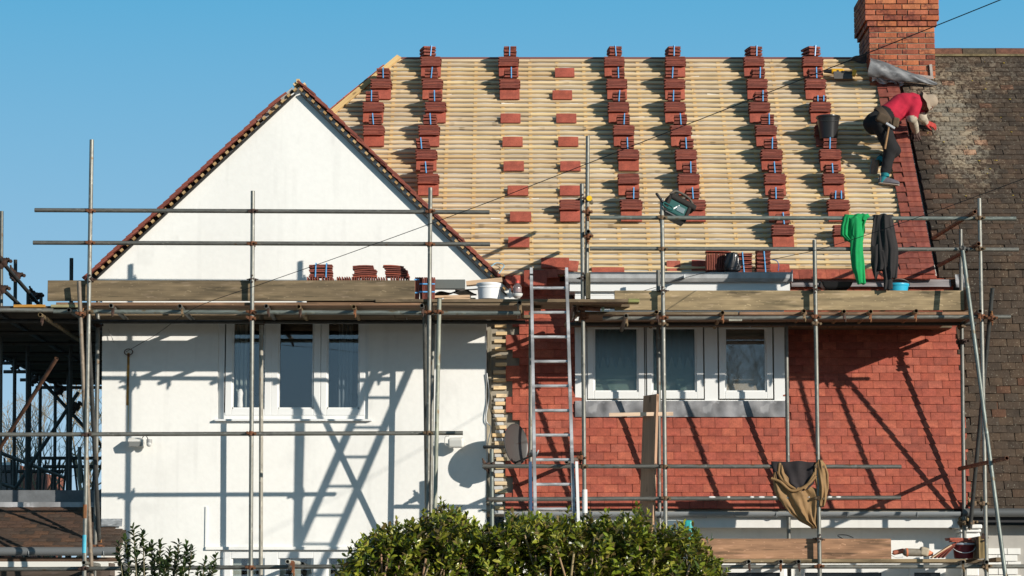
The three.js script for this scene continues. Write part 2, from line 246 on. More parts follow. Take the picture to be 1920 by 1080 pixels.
// ---------------------------------------------------------------- white gable wall
{
  const pts = [[190, 1300], [912, 1300], [912, 576], [985, 573], [974, 563], [562, 162], [176, 525], [178, 560], [192, 562]].map(([a, b]) => { const p = U(a, b, 0); return new THREE.Vector2(p.x, Math.max(0.0, b > 1200 ? 0 : p.y)); });
  const sh = new THREE.Shape(pts);
  const hole = (x0, y0, x1, y1) => { const a = U(x0, y0, 0), b = U(x1, y1, 0); const h = new THREE.Path([V2(a.x, a.y), V2(b.x, a.y), V2(b.x, b.y), V2(a.x, b.y)]); sh.holes.push(h); };
  function V2(x, y) { return new THREE.Vector2(x, y); }
  hole(410, 586, 690, 786); hole(413, 1031, 700, 1255);
  const g = new THREE.ExtrudeGeometry(sh, { depth: 0.28, bevelEnabled: false }); g.translate(0, 0, -0.28); uvBox(g, 'x', 5.2, 0.3);
  mesh('gable_wall', g, M.render, house);
  // the side and rear of the house
  const xl = U(192, 700, 0).x, h = 5.5;
  const side = bx(0.25, h, 7.6); side.translate(xl + 0.13, h / 2, -4.09); mesh('side_wall', side, M.render, house);
  const rear = bx(9.7, h, 0.25); rear.translate(0.2, h / 2, -8.0); mesh('rear_wall', rear, M.render, house);
  // bell-mouth drip over the lower window and the render ledge beside it
  const a = U(386, 1030, 0), b = U(700, 1030, 0);
  const drip = bx(b.x - a.x, 0.035, 0.03); drip.translate((a.x + b.x) / 2, a.y + 0.012, 0.016); mesh('drip_moulding', drip, M.render, house);
  const c = U(386, 950, 0); const dv = bx(0.02, c.y - a.y, 0.02); dv.translate(a.x, (c.y + a.y) / 2, 0.004); mesh('drip_moulding', dv, M.render, house);
  // rust stain under the eye bolt
  const st = U(241, 662, 0), sb = U(240, 760, 0);
  const stain = bx(0.028, st.y - sb.y, 0.004); stain.translate(st.x, (st.y + sb.y) / 2, 0.0025); mesh('rust_stain', stain, mat(0.62, 0.36, 0.12, 0.95, { map: T.rust }), house);
  const st2 = bx(0.012, 0.34, 0.003); st2.translate(st.x + 0.012, st.y - 0.75, 0.0016); mesh('rust_stain', st2, mat(0.70, 0.56, 0.36, 0.95, { map: T.render }), house);
}
// ---------------------------------------------------------------- windows
function casement(win, x0, y0, x1, y1, z, pane, gl, deep = 0.035) { // sash between photo corners x0..x1, y0..y1 with glass at pane
  const a = U(x0, y0, z), b = U(x1, y1, z), pa = U(pane[0], pane[1], z), pb = U(pane[2], pane[3], z);
  const s = win;
  const piece = (xa, ya, xb, yb) => { const g = new RoundedBoxGeometry(Math.abs(xb - xa), Math.abs(ya - yb), deep * 2, 2, 0.006); g.translate((xa + xb) / 2, (ya + yb) / 2, z); return g; };
  mesh('sash_frame', merge([piece(a.x, a.y, pa.x, b.y), piece(pb.x, a.y, b.x, b.y), piece(pa.x, a.y, pb.x, pa.y), piece(pa.x, pb.y, pb.x, b.y)]), M.upvc, s);
  const bead = (xa, ya, xb, yb) => { const g = bx(Math.abs(xb - xa), Math.abs(ya - yb), deep * 1.2); g.translate((xa + xb) / 2, (ya + yb) / 2, z - 0.004); return g; };
  const q = 0.018; mesh('glazing_bead', merge([bead(pa.x - 0.002, pa.y, pa.x + q, pb.y), bead(pb.x - q, pa.y, pb.x + 0.002, pb.y), bead(pa.x, pb.y + q, pb.x, pb.y - 0.002)]), M.upvc, s);
  const p = bx(pb.x - pa.x, pa.y - pb.y, 0.004); p.translate((pa.x + pb.x) / 2, (pa.y + pb.y) / 2, z - 0.012); mesh('pane', p, gl, s);
}
function windowFrame(win, x0, y0, x1, y1, z, t = 0.05, deep = 0.03) {
  const a = U(x0, y0, z), b = U(x1, y1, z), fr = [];
  const add = (xa, ya, xb, yb) => { const g = bx(Math.abs(xb - xa), Math.abs(ya - yb), deep * 2); g.translate((xa + xb) / 2, (ya + yb) / 2, z - 0.004); fr.push(g); };
  add(a.x, a.y, a.x + t, b.y); add(b.x - t, a.y, b.x, b.y); add(a.x + t, a.y, b.x - t, a.y - t); add(a.x + t, b.y + t * 0.75, b.x - t, b.y);
  return fr;
}
function subgroup(name, parent, label) { const g = new THREE.Group(); g.name = name; parent.add(g); if (label) g.userData.label = label; return g; }
{ // upper gable window
  const w = subgroup('window', house, 'three pane white window in the white gable wall'), z = -0.06;
  const fr = windowFrame(w, 407, 586, 693, 786, z, 0.10);
  for (const [m0, m1] of [[497, 510], [589, 603]]) { const a = U(m0, 586, z), b = U(m1, 783, z); const g = bx(b.x - a.x, a.y - b.y, 0.05); g.translate((a.x + b.x) / 2, (a.y + b.y) / 2, z - 0.008); fr.push(g); }
  mesh('frame', merge(fr), M.upvc, w);
  casement(w, 425, 590, 508.5, 779, z, [437, 602, 496, 767], M.glass);
  casement(w, 510.5, 590, 600.5, 779, z, [523, 602, 588, 767], M.glass);
  casement(w, 603, 590, 684, 779, z, [614, 602, 674, 767], M.glass);
  const a = U(403, 786, 0.03), b = U(697, 790, 0.03); const s = bx(b.x - a.x, 0.022, 0.16); s.translate((a.x + b.x) / 2, a.y - 0.011, -0.02); mesh('sill', s, M.upvc, w);
  const room = [[0, 5.2, -3.2, 4.2, 2.6, 0.05], [0, 3.96, -1.6, 4.2, 0.05, 3.2]];
  const cx = -2.55; const bk = bx(4.0, 2.4, 0.05); bk.translate(cx, 4.6, -3.2); const fl = bx(4.0, 0.05, 3); fl.translate(cx, 3.45, -1.75); const cl = bx(4.0, 0.05, 3); cl.translate(cx, 5.8, -1.75); const l = bx(0.05, 2.4, 3); l.translate(cx - 2, 4.6, -1.75); const r = bx(0.05, 2.4, 3); r.translate(cx + 2, 4.6, -1.75);
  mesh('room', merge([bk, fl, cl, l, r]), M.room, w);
  for (const [x0, x1, m] of [[436, 462, 0], [636, 660, 1]]) {
    const A = U(x0, 590, -0.2), B = U(x1, 790, -0.2);
    mesh('curtain', sheet((u, v) => V(A.x + (B.x - A.x) * u, B.y + (A.y - B.y) * v, -0.2 + 0.025 * Math.sin(u * 22 + v) + 0.01 * Math.sin(u * 47)), 40, 6, 0.003), m ? mat(0.09, 0.11, 0.12, 0.95) : M.curtain, w);
  }
  const c = U(452, 730, -0.13); mesh('ornament', xf(new THREE.LatheGeometry([[0, 0], [0.03, 0], [0.035, 0.05], [0.028, 0.12], [0.035, 0.2], [0.018, 0.24], [0, 0.245]].map(p => new THREE.Vector2(...p)), 14), U(450, 768, -0.13)), M.white, w);
}
{ // lower gable window, cut by the picture's foot
  const w = subgroup('window', house, 'white lower window behind the scaffold ledger'), z = -0.06;
  const fr = windowFrame(w, 413, 1031, 700, 1255, z, 0.05);
  for (const [m0, m1] of [[505, 513], [598, 606]]) { const a = U(m0, 1031, z), b = U(m1, 1250, z); const g = bx(b.x - a.x, a.y - b.y, 0.05); g.translate((a.x + b.x) / 2, (a.y + b.y) / 2, z - 0.008); fr.push(g); }
  mesh('frame', merge(fr), M.upvc, w);
  casement(w, 421, 1034, 507, 1250, z, [434, 1047, 494, 1238], M.glass);
  casement(w, 509, 1034, 600, 1250, z, [522, 1047, 586, 1238], M.glass);
  casement(w, 602, 1034, 692, 1250, z, [614, 1047, 680, 1238], M.glass);
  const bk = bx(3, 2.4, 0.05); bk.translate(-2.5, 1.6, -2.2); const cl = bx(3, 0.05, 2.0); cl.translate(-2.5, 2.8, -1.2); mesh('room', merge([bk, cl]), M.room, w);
  for (let k = 0; k < 9; k++) { const A = U(436 + k * 28, 1040, -0.15), B = U(450 + k * 28, 1250, -0.15); const g = bx(B.x - A.x, A.y - B.y, 0.004); g.translate((A.x + B.x) / 2, (A.y + B.y) / 2, -0.16); mesh('blind_slat', g, mat(0.30, 0.34, 0.30, 0.9), w); }
}
const ZW = 0.10 + DZ;
{ // right window: a box standing out of the leaning tile-hung wall
  const w = subgroup('window', house, 'wide white window with obscured panes above lead apron in tile-hung wall'), z = ZW;
  const fr = windowFrame(w, 1078, 600, 1472, 757, z, 0.055);
  for (const [m0, m1, y1] of [[1078, 1100, 750], [1209, 1211, 750], [1320, 1346, 752], [1450, 1471, 752]]) { const a = U(m0, 600, z), b = U(m1, y1, z); const g = bx(b.x - a.x, a.y - b.y, 0.056); g.translate((a.x + b.x) / 2, (a.y + b.y) / 2, z); fr.push(g); }
  mesh('frame', merge(fr), M.upvc, w);
  casement(w, 1101, 606, 1208, 748, z, [1113, 617, 1197, 735], M.frosted);
  casement(w, 1212, 606, 1319, 748, z, [1221.5, 617, 1306, 735], M.frosted);
  casement(w, 1347, 606, 1449, 748, z, [1358, 617, 1437.5, 735], M.glass);
  const a = U(1080, 752, z + 0.05), b = U(1473, 757, z + 0.05); const s = bx(b.x - a.x, a.y - b.y, 0.14); s.translate((a.x + b.x) / 2, (a.y + b.y) / 2, z - 0.015); mesh('sill', s, M.upvc, w);
  // white box sides and head
  const p = U(1078, 560, z), q = U(1472, 757, z);
  const hd = bx(q.x - p.x, U(0, 545, z).y - U(0, 602, z).y, 0.5); hd.translate((p.x + q.x) / 2, (U(0, 545, z).y + U(0, 602, z).y) / 2, z - 0.24); mesh('head', hd, M.white, w);
  for (const x of [p.x + 0.012, q.x - 0.012]) { const c = bx(0.024, U(0, 602, z).y - q.y, 0.5); c.translate(x, (U(0, 602, z).y + q.y) / 2, z - 0.26); mesh('cheek', c, M.white, w); }
  const cx = (p.x + q.x) / 2; const bk = bx(2.6, 1.4, 0.05); bk.translate(cx, 4.9, -2.6); const fl = bx(2.6, 0.05, 2.0); fl.translate(cx, 4.2, -1.65); const l = bx(0.05, 1.4, 2); l.translate(p.x - 0.05, 4.9, -1.65); const r = bx(0.05, 1.4, 2); r.translate(q.x + 0.05, 4.9, -1.65); const cl = bx(2.6, 0.05, 2); cl.translate(cx, 5.58, -1.65);
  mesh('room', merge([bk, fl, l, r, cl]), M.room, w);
  for (let k = 0; k < 2; k++) { const A = U(1104 + k * 112, 606, -0.05 + DZ), B = U(1204 + k * 112, 750, -0.05 + DZ); const g = sheet((u, v) => V(A.x + (B.x - A.x) * u, B.y + (A.y - B.y) * v, DZ - 0.06 + 0.02 * Math.sin(u * 40)), 60, 4); mesh('curtain', g, mat(0.10, 0.13, 0.13, 0.95), w); }
  // lead apron, dressed over the first course of tiles
  const A = U(1078, 757, ZW + 0.02), B = U(1476, 757, ZW + 0.02), s0 = wallS(755), s1 = wallS(785);
  mesh('lead_apron', sheet((u, v) => { const x = A.x + (B.x - A.x) * u, p = wallP(x, s0 + (s1 - s0) * (1 - v), 0.062); p.z += 0.006 * Math.sin(u * 37 + v * 3) + 0.004 * Math.sin(u * 91); return p; }, 90, 4, 0.003, 2.6, 0.2), M.lead, house);
}
// ---------------------------------------------------------------- tile-hung wall
const XL = U(948, 700, DZ).x, XR = U(1803, 700, DZ).x;
{
  const back = sheet((u, v) => wallP(-0.35 + (XP + 0.25 + 0.35) * u, 1.72 - 2.85 * v, -0.02), 2, 2, 0.22);
  mesh('wall_backing', back, mat(0.30, 0.27, 0.22, 0.95, { map: T.render }), house);
  const wall = subgroup('tile_hung_wall', house);
  const geos = [0, 1, 2].map(k => { const g = tileGeo(0.1625, 0.2, 0.017, 0.0015, k * 0.3, k * 0.2); g.rotateX(Math.PI / 2); return g; });
  const half = tileGeo(0.085, 0.2, 0.012, 0.001, 0.2, 0.1); half.rotateX(Math.PI / 2);
  const list = [];
  const sTop = wallS(536), sBot = wallS(956);
  const nrow = Math.floor((sBot - sTop) / 0.1);
  for (let i = 0; i <= nrow; i++) {
    const s = sBot - 0.1 * i;
    const odd = i % 2;
    for (let k = 0; k < 36; k++) {
      let x = XR - 0.083 - k * 0.165 + (odd ? 0.0825 : 0), g = pick(geos);
      if (odd && k === 0) { x = XR - 0.041; g = half; }
      const py = s;
      const left = XL + ((i % 4 === 1 || i % 4 === 2) && i < nrow - 1 ? 0.10 : 0.0) + rr(0, 0.02) - (i < 2 ? 0.1 : 0);
      if (x < left + 0.06) continue;
      // the window box and its apron stand in the way
      const inWinX = x > U(1082, 700, ZW).x && x < U(1474, 700, ZW).x;
      if (inWinX && s < wallS(791)) continue;
      // the upper rows end under the eaves fascia of the window
      if (s < wallS(548) && x > U(1060, 600, DZ).x && x < U(1490, 600, DZ).x) continue;
      list.push([x, s, g]);
    }
  }
  const vis = list.map(([x, s, g]) => { const shade = s < wallS(640) ? 2 : 0; return { x, s, g, shade }; });
  vis.sort((a, b) => a.shade - b.shade || b.s - a.s);
  const rest = [];
  vis.forEach(({ x, s, g }, i) => {
    const p = wallP(x + rr(-0.003, 0.003), s - 0.1, 0.028 + rr(-0.003, 0.003));
    const rot = [-FL + (0.058 + rr(-0.02, 0.02)) * 1 - 0.0, rr(-0.012, 0.012), rr(-0.008, 0.008)];
    // tail proud, head tucked in: lean the tile further than the wall
    rot[0] = -FL - 0.115 + rr(-0.018, 0.018);
    if (i < 300) { const m = mesh('tile', g, pick(M.clays), wall); m.position.copy(p); m.rotation.set(...rot); }
    else { const c = pick(M.clays).color; const h = g.clone(); h.applyMatrix4(E3(...rot)); h.translate(p.x, p.y, p.z); tint(h, [c.r, c.g, c.b]); rest.push(h); }
  });
  stuffPart('tile_courses', merge(rest), mat(1, 1, 1, 0.82, { map: T.clay, vertexColors: true, bumpMap: T.claybump, bumpScale: 0.0015 }), wall);
  // bare battens at the corner with the white wall, foam between them
  const fx0 = U(917, 700, DZ).x, fx1 = U(951, 700, DZ).x;
  for (let i = 0; i <= nrow - 4; i++) {
    const s = sBot - 0.1 * i - 0.02, w = rr(0.12, 0.165), g = bx(w, 0.042, 0.028, rnd(), rnd());
    const m = mesh('batten', g, pick(M.battens), wall); m.position.copy(wallP(fx1 - w / 2 - rr(0, 0.015), s, 0.012)); m.rotation.set(-FL, 0, rr(-0.02, 0.02));
    if (s > wallS(735)) { const f = bx(0.14, 0.05, 0.02); f.translate(0, 0, 0); const fm = mesh('foam_fill', new RoundedBoxGeometry(0.12 + rr(-0.02, 0.02), 0.045, 0.03, 2, 0.012), mat(0.62, 0.62, 0.60, 0.9, { map: T.cloth }), wall); fm.position.copy(wallP(fx1 - 0.1 + rr(-0.01, 0.01), s + 0.05, -0.002)); fm.rotation.set(-FL, 0, rr(-0.1, 0.1)); }
  }
  // render edge of the white wall seen beside the battens
  const e0 = U(913, 610, DZ), e1 = U(919, 955, DZ + 0.3); const wood = bx(0.05, e0.y - e1.y, 0.06, 0, 0, 'y'); wood.rotateX(-FL); const wm = wallP(e0.x + 0.03, (wallS(610) + wallS(955)) / 2, 0.01); wood.translate(wm.x, wm.y, wm.z); mesh('corner_batten', wood, mat(0.42, 0.38, 0.30, 0.9, { map: T.oldwood }), house);
}
// ---------------------------------------------------------------- gutter, fascia and ground floor under the hung tiles
{
  const zc = 0.60 + DZ, y0 = U(960, 964, zc).y, xa = U(945, 964, zc).x, xb = U(1800, 964, zc).x;
  const prof = []; for (let k = 0; k <= 10; k++) { const a = Math.PI + Math.PI * k / 10; prof.push([Math.cos(a) * 0.056, Math.sin(a) * 0.05]); }
  const sh = new THREE.Shape(); prof.forEach(([a, b], i) => i ? sh.lineTo(a, b) : sh.moveTo(a, b)); sh.lineTo(0.056, 0.006); sh.lineTo(0.05, 0.006); for (let k = 10; k >= 0; k--) { const a = Math.PI + Math.PI * k / 10; sh.lineTo(Math.cos(a) * 0.052, Math.sin(a) * 0.046); } sh.lineTo(-0.056, 0.006);
  const gut = subgroup('gutter', house, 'grey half round gutter under the red hung tiles');
  const run = (x0, x1, m) => { const g = new THREE.ExtrudeGeometry(sh, { depth: x1 - x0, bevelEnabled: false, curveSegments: 4 }); g.rotateY(Math.PI / 2); g.translate(x0, y0 + 0.02, zc); uvBox(g); return mesh('gutter_length', g, m, gut); };
  const mid = U(1376, 964, zc).x; run(xa, mid, M.gutter); run(mid + 0.01, xb, M.gutter);
  for (const px of [1080, 1240, 1324, 1455, 1587, 1719]) { const x = U(px, 964, zc).x; const g = new THREE.TorusGeometry(0.060, 0.006, 6, 12, Math.PI); g.rotateZ(Math.PI); g.rotateY(Math.PI / 2); g.translate(x, y0 + 0.022, zc); mesh('bracket', g, M.gutter, gut); }
  const hop = new THREE.CylinderGeometry(0.06, 0.035, 0.12, 12); const hp = U(1180, 976, zc); hop.translate(hp.x, hp.y - 0.02, zc); const dp = cyl(V(hp.x, hp.y, zc), V(hp.x, hp.y - 0.5, zc - 0.15), 0.034, 12); mesh('downpipe', merge([hop, dp]), M.gutterwhite, gut);
  const f = bx(xb - xa, 0.13, 0.025); f.translate((xa + xb) / 2, U(0, 979, 0.52 + DZ).y, 0.52 + DZ); mesh('fascia', f, M.white, house);
  const so = bx(xb - xa, 0.02, 0.5); so.translate((xa + xb) / 2, U(0, 985, 0.3 + DZ).y, 0.28 + DZ); mesh('soffit', so, M.white, house);
  const yT = U(0, 985, 0.28 + DZ).y - 0.01; const gw = bx(xb + 0.12 - xa, yT - 0.95, 0.25); gw.translate((xa + xb) / 2 + 0.06, (yT + 0.95) / 2 + 0.42, 0.10 + DZ); 
  mesh('ground_floor_wall', gw, M.render, house);
  // ground floor openings behind the lower scaffold: two dark bay windows
  for (const [p0, p1] of [[1330, 1470], [1500, 1660], [1705, 1770]]) {
    const w = subgroup('window', house), a = U(p0, 1064, 0.24 + DZ), b = U(p1, 1064, 0.24 + DZ), top = a.y, bot = 1.0;
    const fr = []; const add = (x0, y0, x1, y1) => { const g = bx(x1 - x0, y0 - y1, 0.06); g.translate((x0 + x1) / 2, (y0 + y1) / 2, 0.245 + DZ); fr.push(g); };
    add(a.x, top, a.x + 0.05, bot); add(b.x - 0.05, top, b.x, bot); add(a.x + 0.05, top, b.x - 0.05, top - 0.06); add(a.x + 0.05, bot + 0.05, b.x - 0.05, bot); mesh('frame', merge(fr), M.upvc, w);
    const p = bx(b.x - a.x - 0.1, top - bot - 0.11, 0.006); p.translate((a.x + b.x) / 2, (top + bot) / 2, 0.235 + DZ); mesh('pane', p, mat(0.012, 0.014, 0.015, 0.12), w);
  }
  const lowf = bx(xb - xa, 1.2, 0.25); lowf.translate((xa + xb) / 2, 0.6, 0.09 + DZ); mesh('ground_floor_wall', lowf, M.render, house);
  // stepped white corbel and scroll bracket at the party line
  const cg = []; for (const [p0, p1, ya, yb, z] of [[1797, 1842, 983, 991, 0.56 + DZ], [1799, 1840, 992, 998, 0.52 + DZ], [1801, 1838, 999, 1012, 0.48 + DZ], [1806, 1836, 1012, 1080, 0.40 + DZ]]) { const a = U(p0, ya, z), b = U(p1, yb, z); const g = new RoundedBoxGeometry(b.x - a.x, a.y - b.y, 0.5, 2, 0.015); g.translate((a.x + b.x) / 2, (a.y + b.y) / 2, z - 0.25); cg.push(g); }
  mesh('corbel', merge(cg), M.render, house);
  const sp = []; for (let k = 0; k <= 24; k++) { const a = k / 24 * 4.6, r = 0.075 - 0.012 * a; sp.push(V(0.02 * 0 + r * Math.cos(a), r * Math.sin(a), 0)); }
  const br = new THREE.TubeGeometry(new THREE.CatmullRomCurve3(sp), 40, 0.014, 8); const bp = U(1785, 987, 0.45 + DZ); br.translate(bp.x, bp.y, bp.z); mesh('scroll_bracket', br, mat(0.24, 0.2, 0.16, 0.8), house);
}
// ---------------------------------------------------------------- main roof: membrane, counter battens, battens
const roof = subgroup('main_roof', house);
{
  mesh('membrane', sheet((u, v) => { const s = SR * v, x0 = hipX(s) - 0.02, x = x0 + (XP + 0.02 - x0) * u; const sag = -0.007 * Math.abs(Math.sin(Math.PI * x / 0.36)) + 0.003 * Math.sin(x * 9 + s * 5); return roofP(x, s, 0.011 + sag); }, 200, 44, 0.003), M.membrane, roof);
  const gx = x => U(562, 152, 0.05).x; const ga = U(562, 150, 0.05), gb = U(958, 539, 0.05), gs = (ga.y - gb.y) / (gb.x - ga.x);
  const valleyX = s => ga.x + (ga.y - roofP(0, s, 0.03).y) / gs - 0.12;
  for (let x = XP - 0.2; x > hipX(0); x -= 0.36) { // counter battens on the rafters
    const s0 = 0, sTop = x > XRIDGE ? SR - 0.02 : SR - (XRIDGE - x) / RC - 0.05; if (sTop < 0.4) continue;
    let sLo = s0; while (sLo < sTop && valleyX(sLo) > x + 0.05) sLo += 0.05; if (sLo > sTop - 0.2) continue;
    const g = bx(0.045, sTop - sLo, 0.022, rnd(), rnd(), 'y'); const m = mesh('counter_batten', g, M.counter, roof); m.position.copy(roofP(x, (sTop + sLo) / 2, 0.004)); m.rotation.set(...ROOFROT);
  }
  const N = Math.floor((SR - 0.04) / 0.1);
  for (let i = 0; i <= N; i++) {
    const s = 0.03 + 0.1 * i; let x0 = Math.max(hipX(s) + 0.02, valleyX(s)); const x1 = XP - 0.12;
    let a = x1, first = true;
    while (a > x0 + 0.02) {
      let b = first ? a - rr(0.8, 3.4) : a - rr(2.4, 3.6); first = false; b = XP - 0.2 - Math.round((XP - 0.2 - b) / 0.36) * 0.36; if (b < x0 + 0.5) b = x0;
      const g = bx(a - b - 0.003, 0.047, 0.025, rnd() * 4, rnd()); const m = mesh('batten', g, pick(M.battens), roof);
      m.position.copy(roofP((a + b) / 2, s + rr(-0.004, 0.004), 0.027)); m.rotation.set(ROOFROT[0], 0, rr(-0.0012, 0.0012)); a = b;
    }
  }
  for (let k = 0; k < 26; k++) { const s = 0.08 + 0.1 * Math.floor(rr(1, 42)), x = rr(Math.max(hipX(s), valleyX(s)) + 0.3, XP - 0.6); const q = mesh('paper_scrap', bx(rr(0.06, 0.2), rr(0.015, 0.03), 0.003), M.white, roof); q.position.copy(roofP(x, s + 0.002, 0.014)); q.rotation.set(ROOFROT[0] + 0.1, rr(-0.1, 0.1), rr(-0.1, 0.1)); }
  // hip board, ridge board
  const h0 = roofP(hipX(1.3), 1.3, 0.05), h1 = roofP(XRIDGE, SR, 0.06); mesh('hip_board', cylBox(h0, h1, 0.07, 0.04), M.counter, roof);
  const rb = bx(XP - XRIDGE, 0.05, 0.05); rb.translate((XP + XRIDGE) / 2, roofP(0, SR, 0.03).y, roofP(0, SR, 0.03).z - 0.03); mesh('ridge_board', rb, mat(0.2, 0.08, 0.07, 0.9), roof);
  // rear and hip slopes
  const A = roofP(XRIDGE, SR, 0), B = roofP(XP, SR, 0), zb = A.z - (A.y - R0.y) / Math.tan(PITCH);
  const quad = (a, b, c, d) => { const g = new THREE.BufferGeometry(); g.setAttribute('position', new THREE.Float32BufferAttribute([...a, ...b, ...c, ...a, ...c, ...d].flat(), 3)); g.setAttribute('uv', new THREE.Float32BufferAttribute([0, 0, 4, 0, 4, 4, 0, 0, 4, 4, 0, 4], 2)); g.computeVertexNormals(); return g; };
  const v3 = (x, y, z) => [x, y, z];
  const xh = hipX(0);
  mesh('rear_slope', quad(v3(A.x, A.y - 0.01, A.z - 0.02), v3(B.x, B.y - 0.01, B.z - 0.02), v3(XP, R0.y, zb), v3(xh, R0.y, zb)), M.clays[0], roof);
  mesh('hip_slope', quad(v3(A.x - 0.02, A.y - 0.01, A.z - 0.02), v3(xh - 0.02, R0.y, zb), v3(xh - 0.02, R0.y, R0.z - 0.02), v3(A.x - 0.02, A.y - 0.01, A.z - 0.02)), M.clays[2], roof);
  // hip tiles' edges showing along the left hip
  for (let k = 0; k < 24; k++) { const s = 1.3 + k * 0.125; if (s > SR - 0.12) break; const a = roofP(hipX(s) - 0.055, s, 0.035 + rr(0, 0.012)), b = roofP(hipX(s + 0.12) - 0.055, s + 0.12, 0.03 + rr(0, 0.012)); mesh('hip_tile', cylBox(a, b, 0.07, 0.014), pick(M.clays), roof); }
}
function cylBox(a, b, w, h) { const d = b.clone().sub(a), L = d.length(), g = bx(w, L, h, 0, 0, 'y'); g.applyQuaternion(new THREE.Quaternion().setFromUnitVectors(UP, d.normalize())); const m = a.clone().add(b).multiplyScalar(0.5); g.translate(m.x, m.y, m.z); return g; }
M.verge = M.stackclays.map(m => { const q = m.clone(); q.color.multiplyScalar(1.05); return q; });
// ---------------------------------------------------------------- new tiles: verge strip by the old roof, eaves course, odd tiles
const roofTileGeos = [0, 1, 2].map(k => { const g = tileGeo(0.163, 0.2, 0.0125, 0.003, 0.25 * k, 0.1); g.rotateX(Math.PI / 2); return g; });
const wideGeo = [0, 1].map(k => { const g = tileGeo(0.262, 0.163, 0.0125, 0.004, 0.25 * k, 0.3); g.rotateX(Math.PI / 2); return g; });
const TILEROT = () => [ROOFROT[0] - 0.13 + rr(-0.02, 0.02), rr(-0.012, 0.012), rr(-0.015, 0.015)];
{
  const strip = subgroup('verge_tiling', house, 'narrow strip of new red tiles climbing beside the old brown roof');
  const N = Math.floor((SR - 0.52) / 0.1);
  for (let i = 0; i <= N; i++) {
    const s = 0.03 + 0.1 * i, odd = i % 2;
    const xs = odd ? [XP - 0.09] : [XP - 0.09, XP - 0.215]; if (s < 1.0) xs.push(odd ? XP - 0.255 : XP - 0.335); if (s < 0.45) xs.push(odd ? XP - 0.34 : XP - 0.41);
    xs.forEach((x, k) => { const m = mesh('tile', pick(roofTileGeos), pick(M.verge), strip); m.position.copy(roofP(x, s + 0.02, 0.068 - 0.004 * k + rr(-0.003, 0.003))); m.rotation.set(...TILEROT()); });
  }
  const eave = subgroup('eaves_course', house);
  for (let k = 0; k < 12; k++) { const x = XP - 0.09 - k * 0.165; const m = mesh('tile', pick(roofTileGeos), pick(M.clays), eave); m.position.copy(roofP(x, -0.02, 0.05)); m.rotation.set(...TILEROT()); }
  const a = U(1483, 524, -0.24 + DZ), b = U(1782, 537, -0.24 + DZ); mesh('lead_strip', sheet((u, v) => V(a.x + (b.x - a.x) * u, b.y - 0.01 + (a.y - b.y + 0.01) * v, DZ - 0.22 + 0.03 * (1 - v) + 0.006 * Math.sin(u * 30)), 40, 3, 0.003), mat(0.30, 0.27, 0.27, 0.6, { map: T.lead }), house);
  const c = U(1790, 515, -0.2 + DZ), d = U(1815, 540, -0.2 + DZ); mesh('lead_saddle', sheet((u, v) => V(c.x + (d.x - c.x) * u, d.y + (c.y - d.y) * v, DZ - 0.17 + 0.03 * (1 - v) + 0.01 * Math.sin(u * 9 + v * 4)), 16, 8, 0.003), M.lead, house);
}
{ // white fascia, gutter and flat lead roof over the right window
  const z = 0.20 + DZ, a = U(1068, 528, z), b = U(1481, 546, z);
  const fl = subgroup('eaves_fascia', house, 'white fascia and pale gutter over the right window');
  const f = bx(b.x - a.x, a.y - b.y, 0.03); f.translate((a.x + b.x) / 2, (a.y + b.y) / 2, z); mesh('fascia', f, M.upvc, fl);
  const sf = bx(b.x - a.x, 0.02, 0.5); sf.translate((a.x + b.x) / 2, b.y + 0.012, z - 0.26); mesh('soffit', sf, M.upvc, fl);
  const g0 = U(1062, 511, z + 0.08), g1 = U(1484, 528, z + 0.08), hgt = g0.y - g1.y;
  const sh = new THREE.Shape([[0, hgt], [0.0, 0], [0.06, 0], [0.09, hgt * 0.35], [0.10, hgt], [0.094, hgt], [0.085, hgt * 0.38], [0.057, 0.006], [0.006, 0.006], [0.006, hgt]].map(p => new THREE.Vector2(...p)));
  const gg = new THREE.ExtrudeGeometry(sh, { depth: g1.x - g0.x, bevelEnabled: false }); gg.rotateY(-Math.PI / 2); gg.scale(-1, 1, 1); { const ix = gg.index; const p = gg.attributes.position; for (let i = 0; i < p.count; i += 3) for (const at of [gg.attributes.position, gg.attributes.normal, gg.attributes.uv]) { const n = at.itemSize; for (let k = 0; k < n; k++) { const t = at.array[i * n + k]; at.array[i * n + k] = at.array[(i + 2) * n + k]; at.array[(i + 2) * n + k] = t; } } gg.computeVertexNormals(); }
  gg.translate(g0.x, g1.y, z + 0.016); uvBox(gg); mesh('gutter_length', gg, M.gutterwhite, fl);
  const st = bx(0.012, hgt + 0.03, 0.115); st.translate(g1.x + 0.006, (g0.y + g1.y) / 2 + 0.01, z + 0.07); mesh('stop_end', st, M.gutterwhite, fl);
  const l0 = roofP(0, 0.06, 0.0); mesh('lead_flat', sheet((u, v) => V(a.x + (b.x - a.x) * u, l0.y - 0.0 + (a.y + 0.05 - l0.y) * (1 - v), l0.z + (z - l0.z) * (1 - v)), 20, 3, 0.004), mat(0.30, 0.31, 0.33, 0.6, { map: T.lead }), fl);
  const w0 = U(1078, 546, 0.12 + DZ), w1 = U(1152, 562, 0.12 + DZ); const wb = bx(w1.x - w0.x, (w0.y - w1.y) * 0.45, 0.02); wb.translate((w0.x + w1.x) / 2, w0.y - 0.03, 0.14 + DZ); mesh('cladding_board', wb, M.upvc, fl); const wb2 = wb.clone(); wb2.translate(0, -0.05, 0.008); mesh('cladding_board', wb2, M.upvc, fl);
}
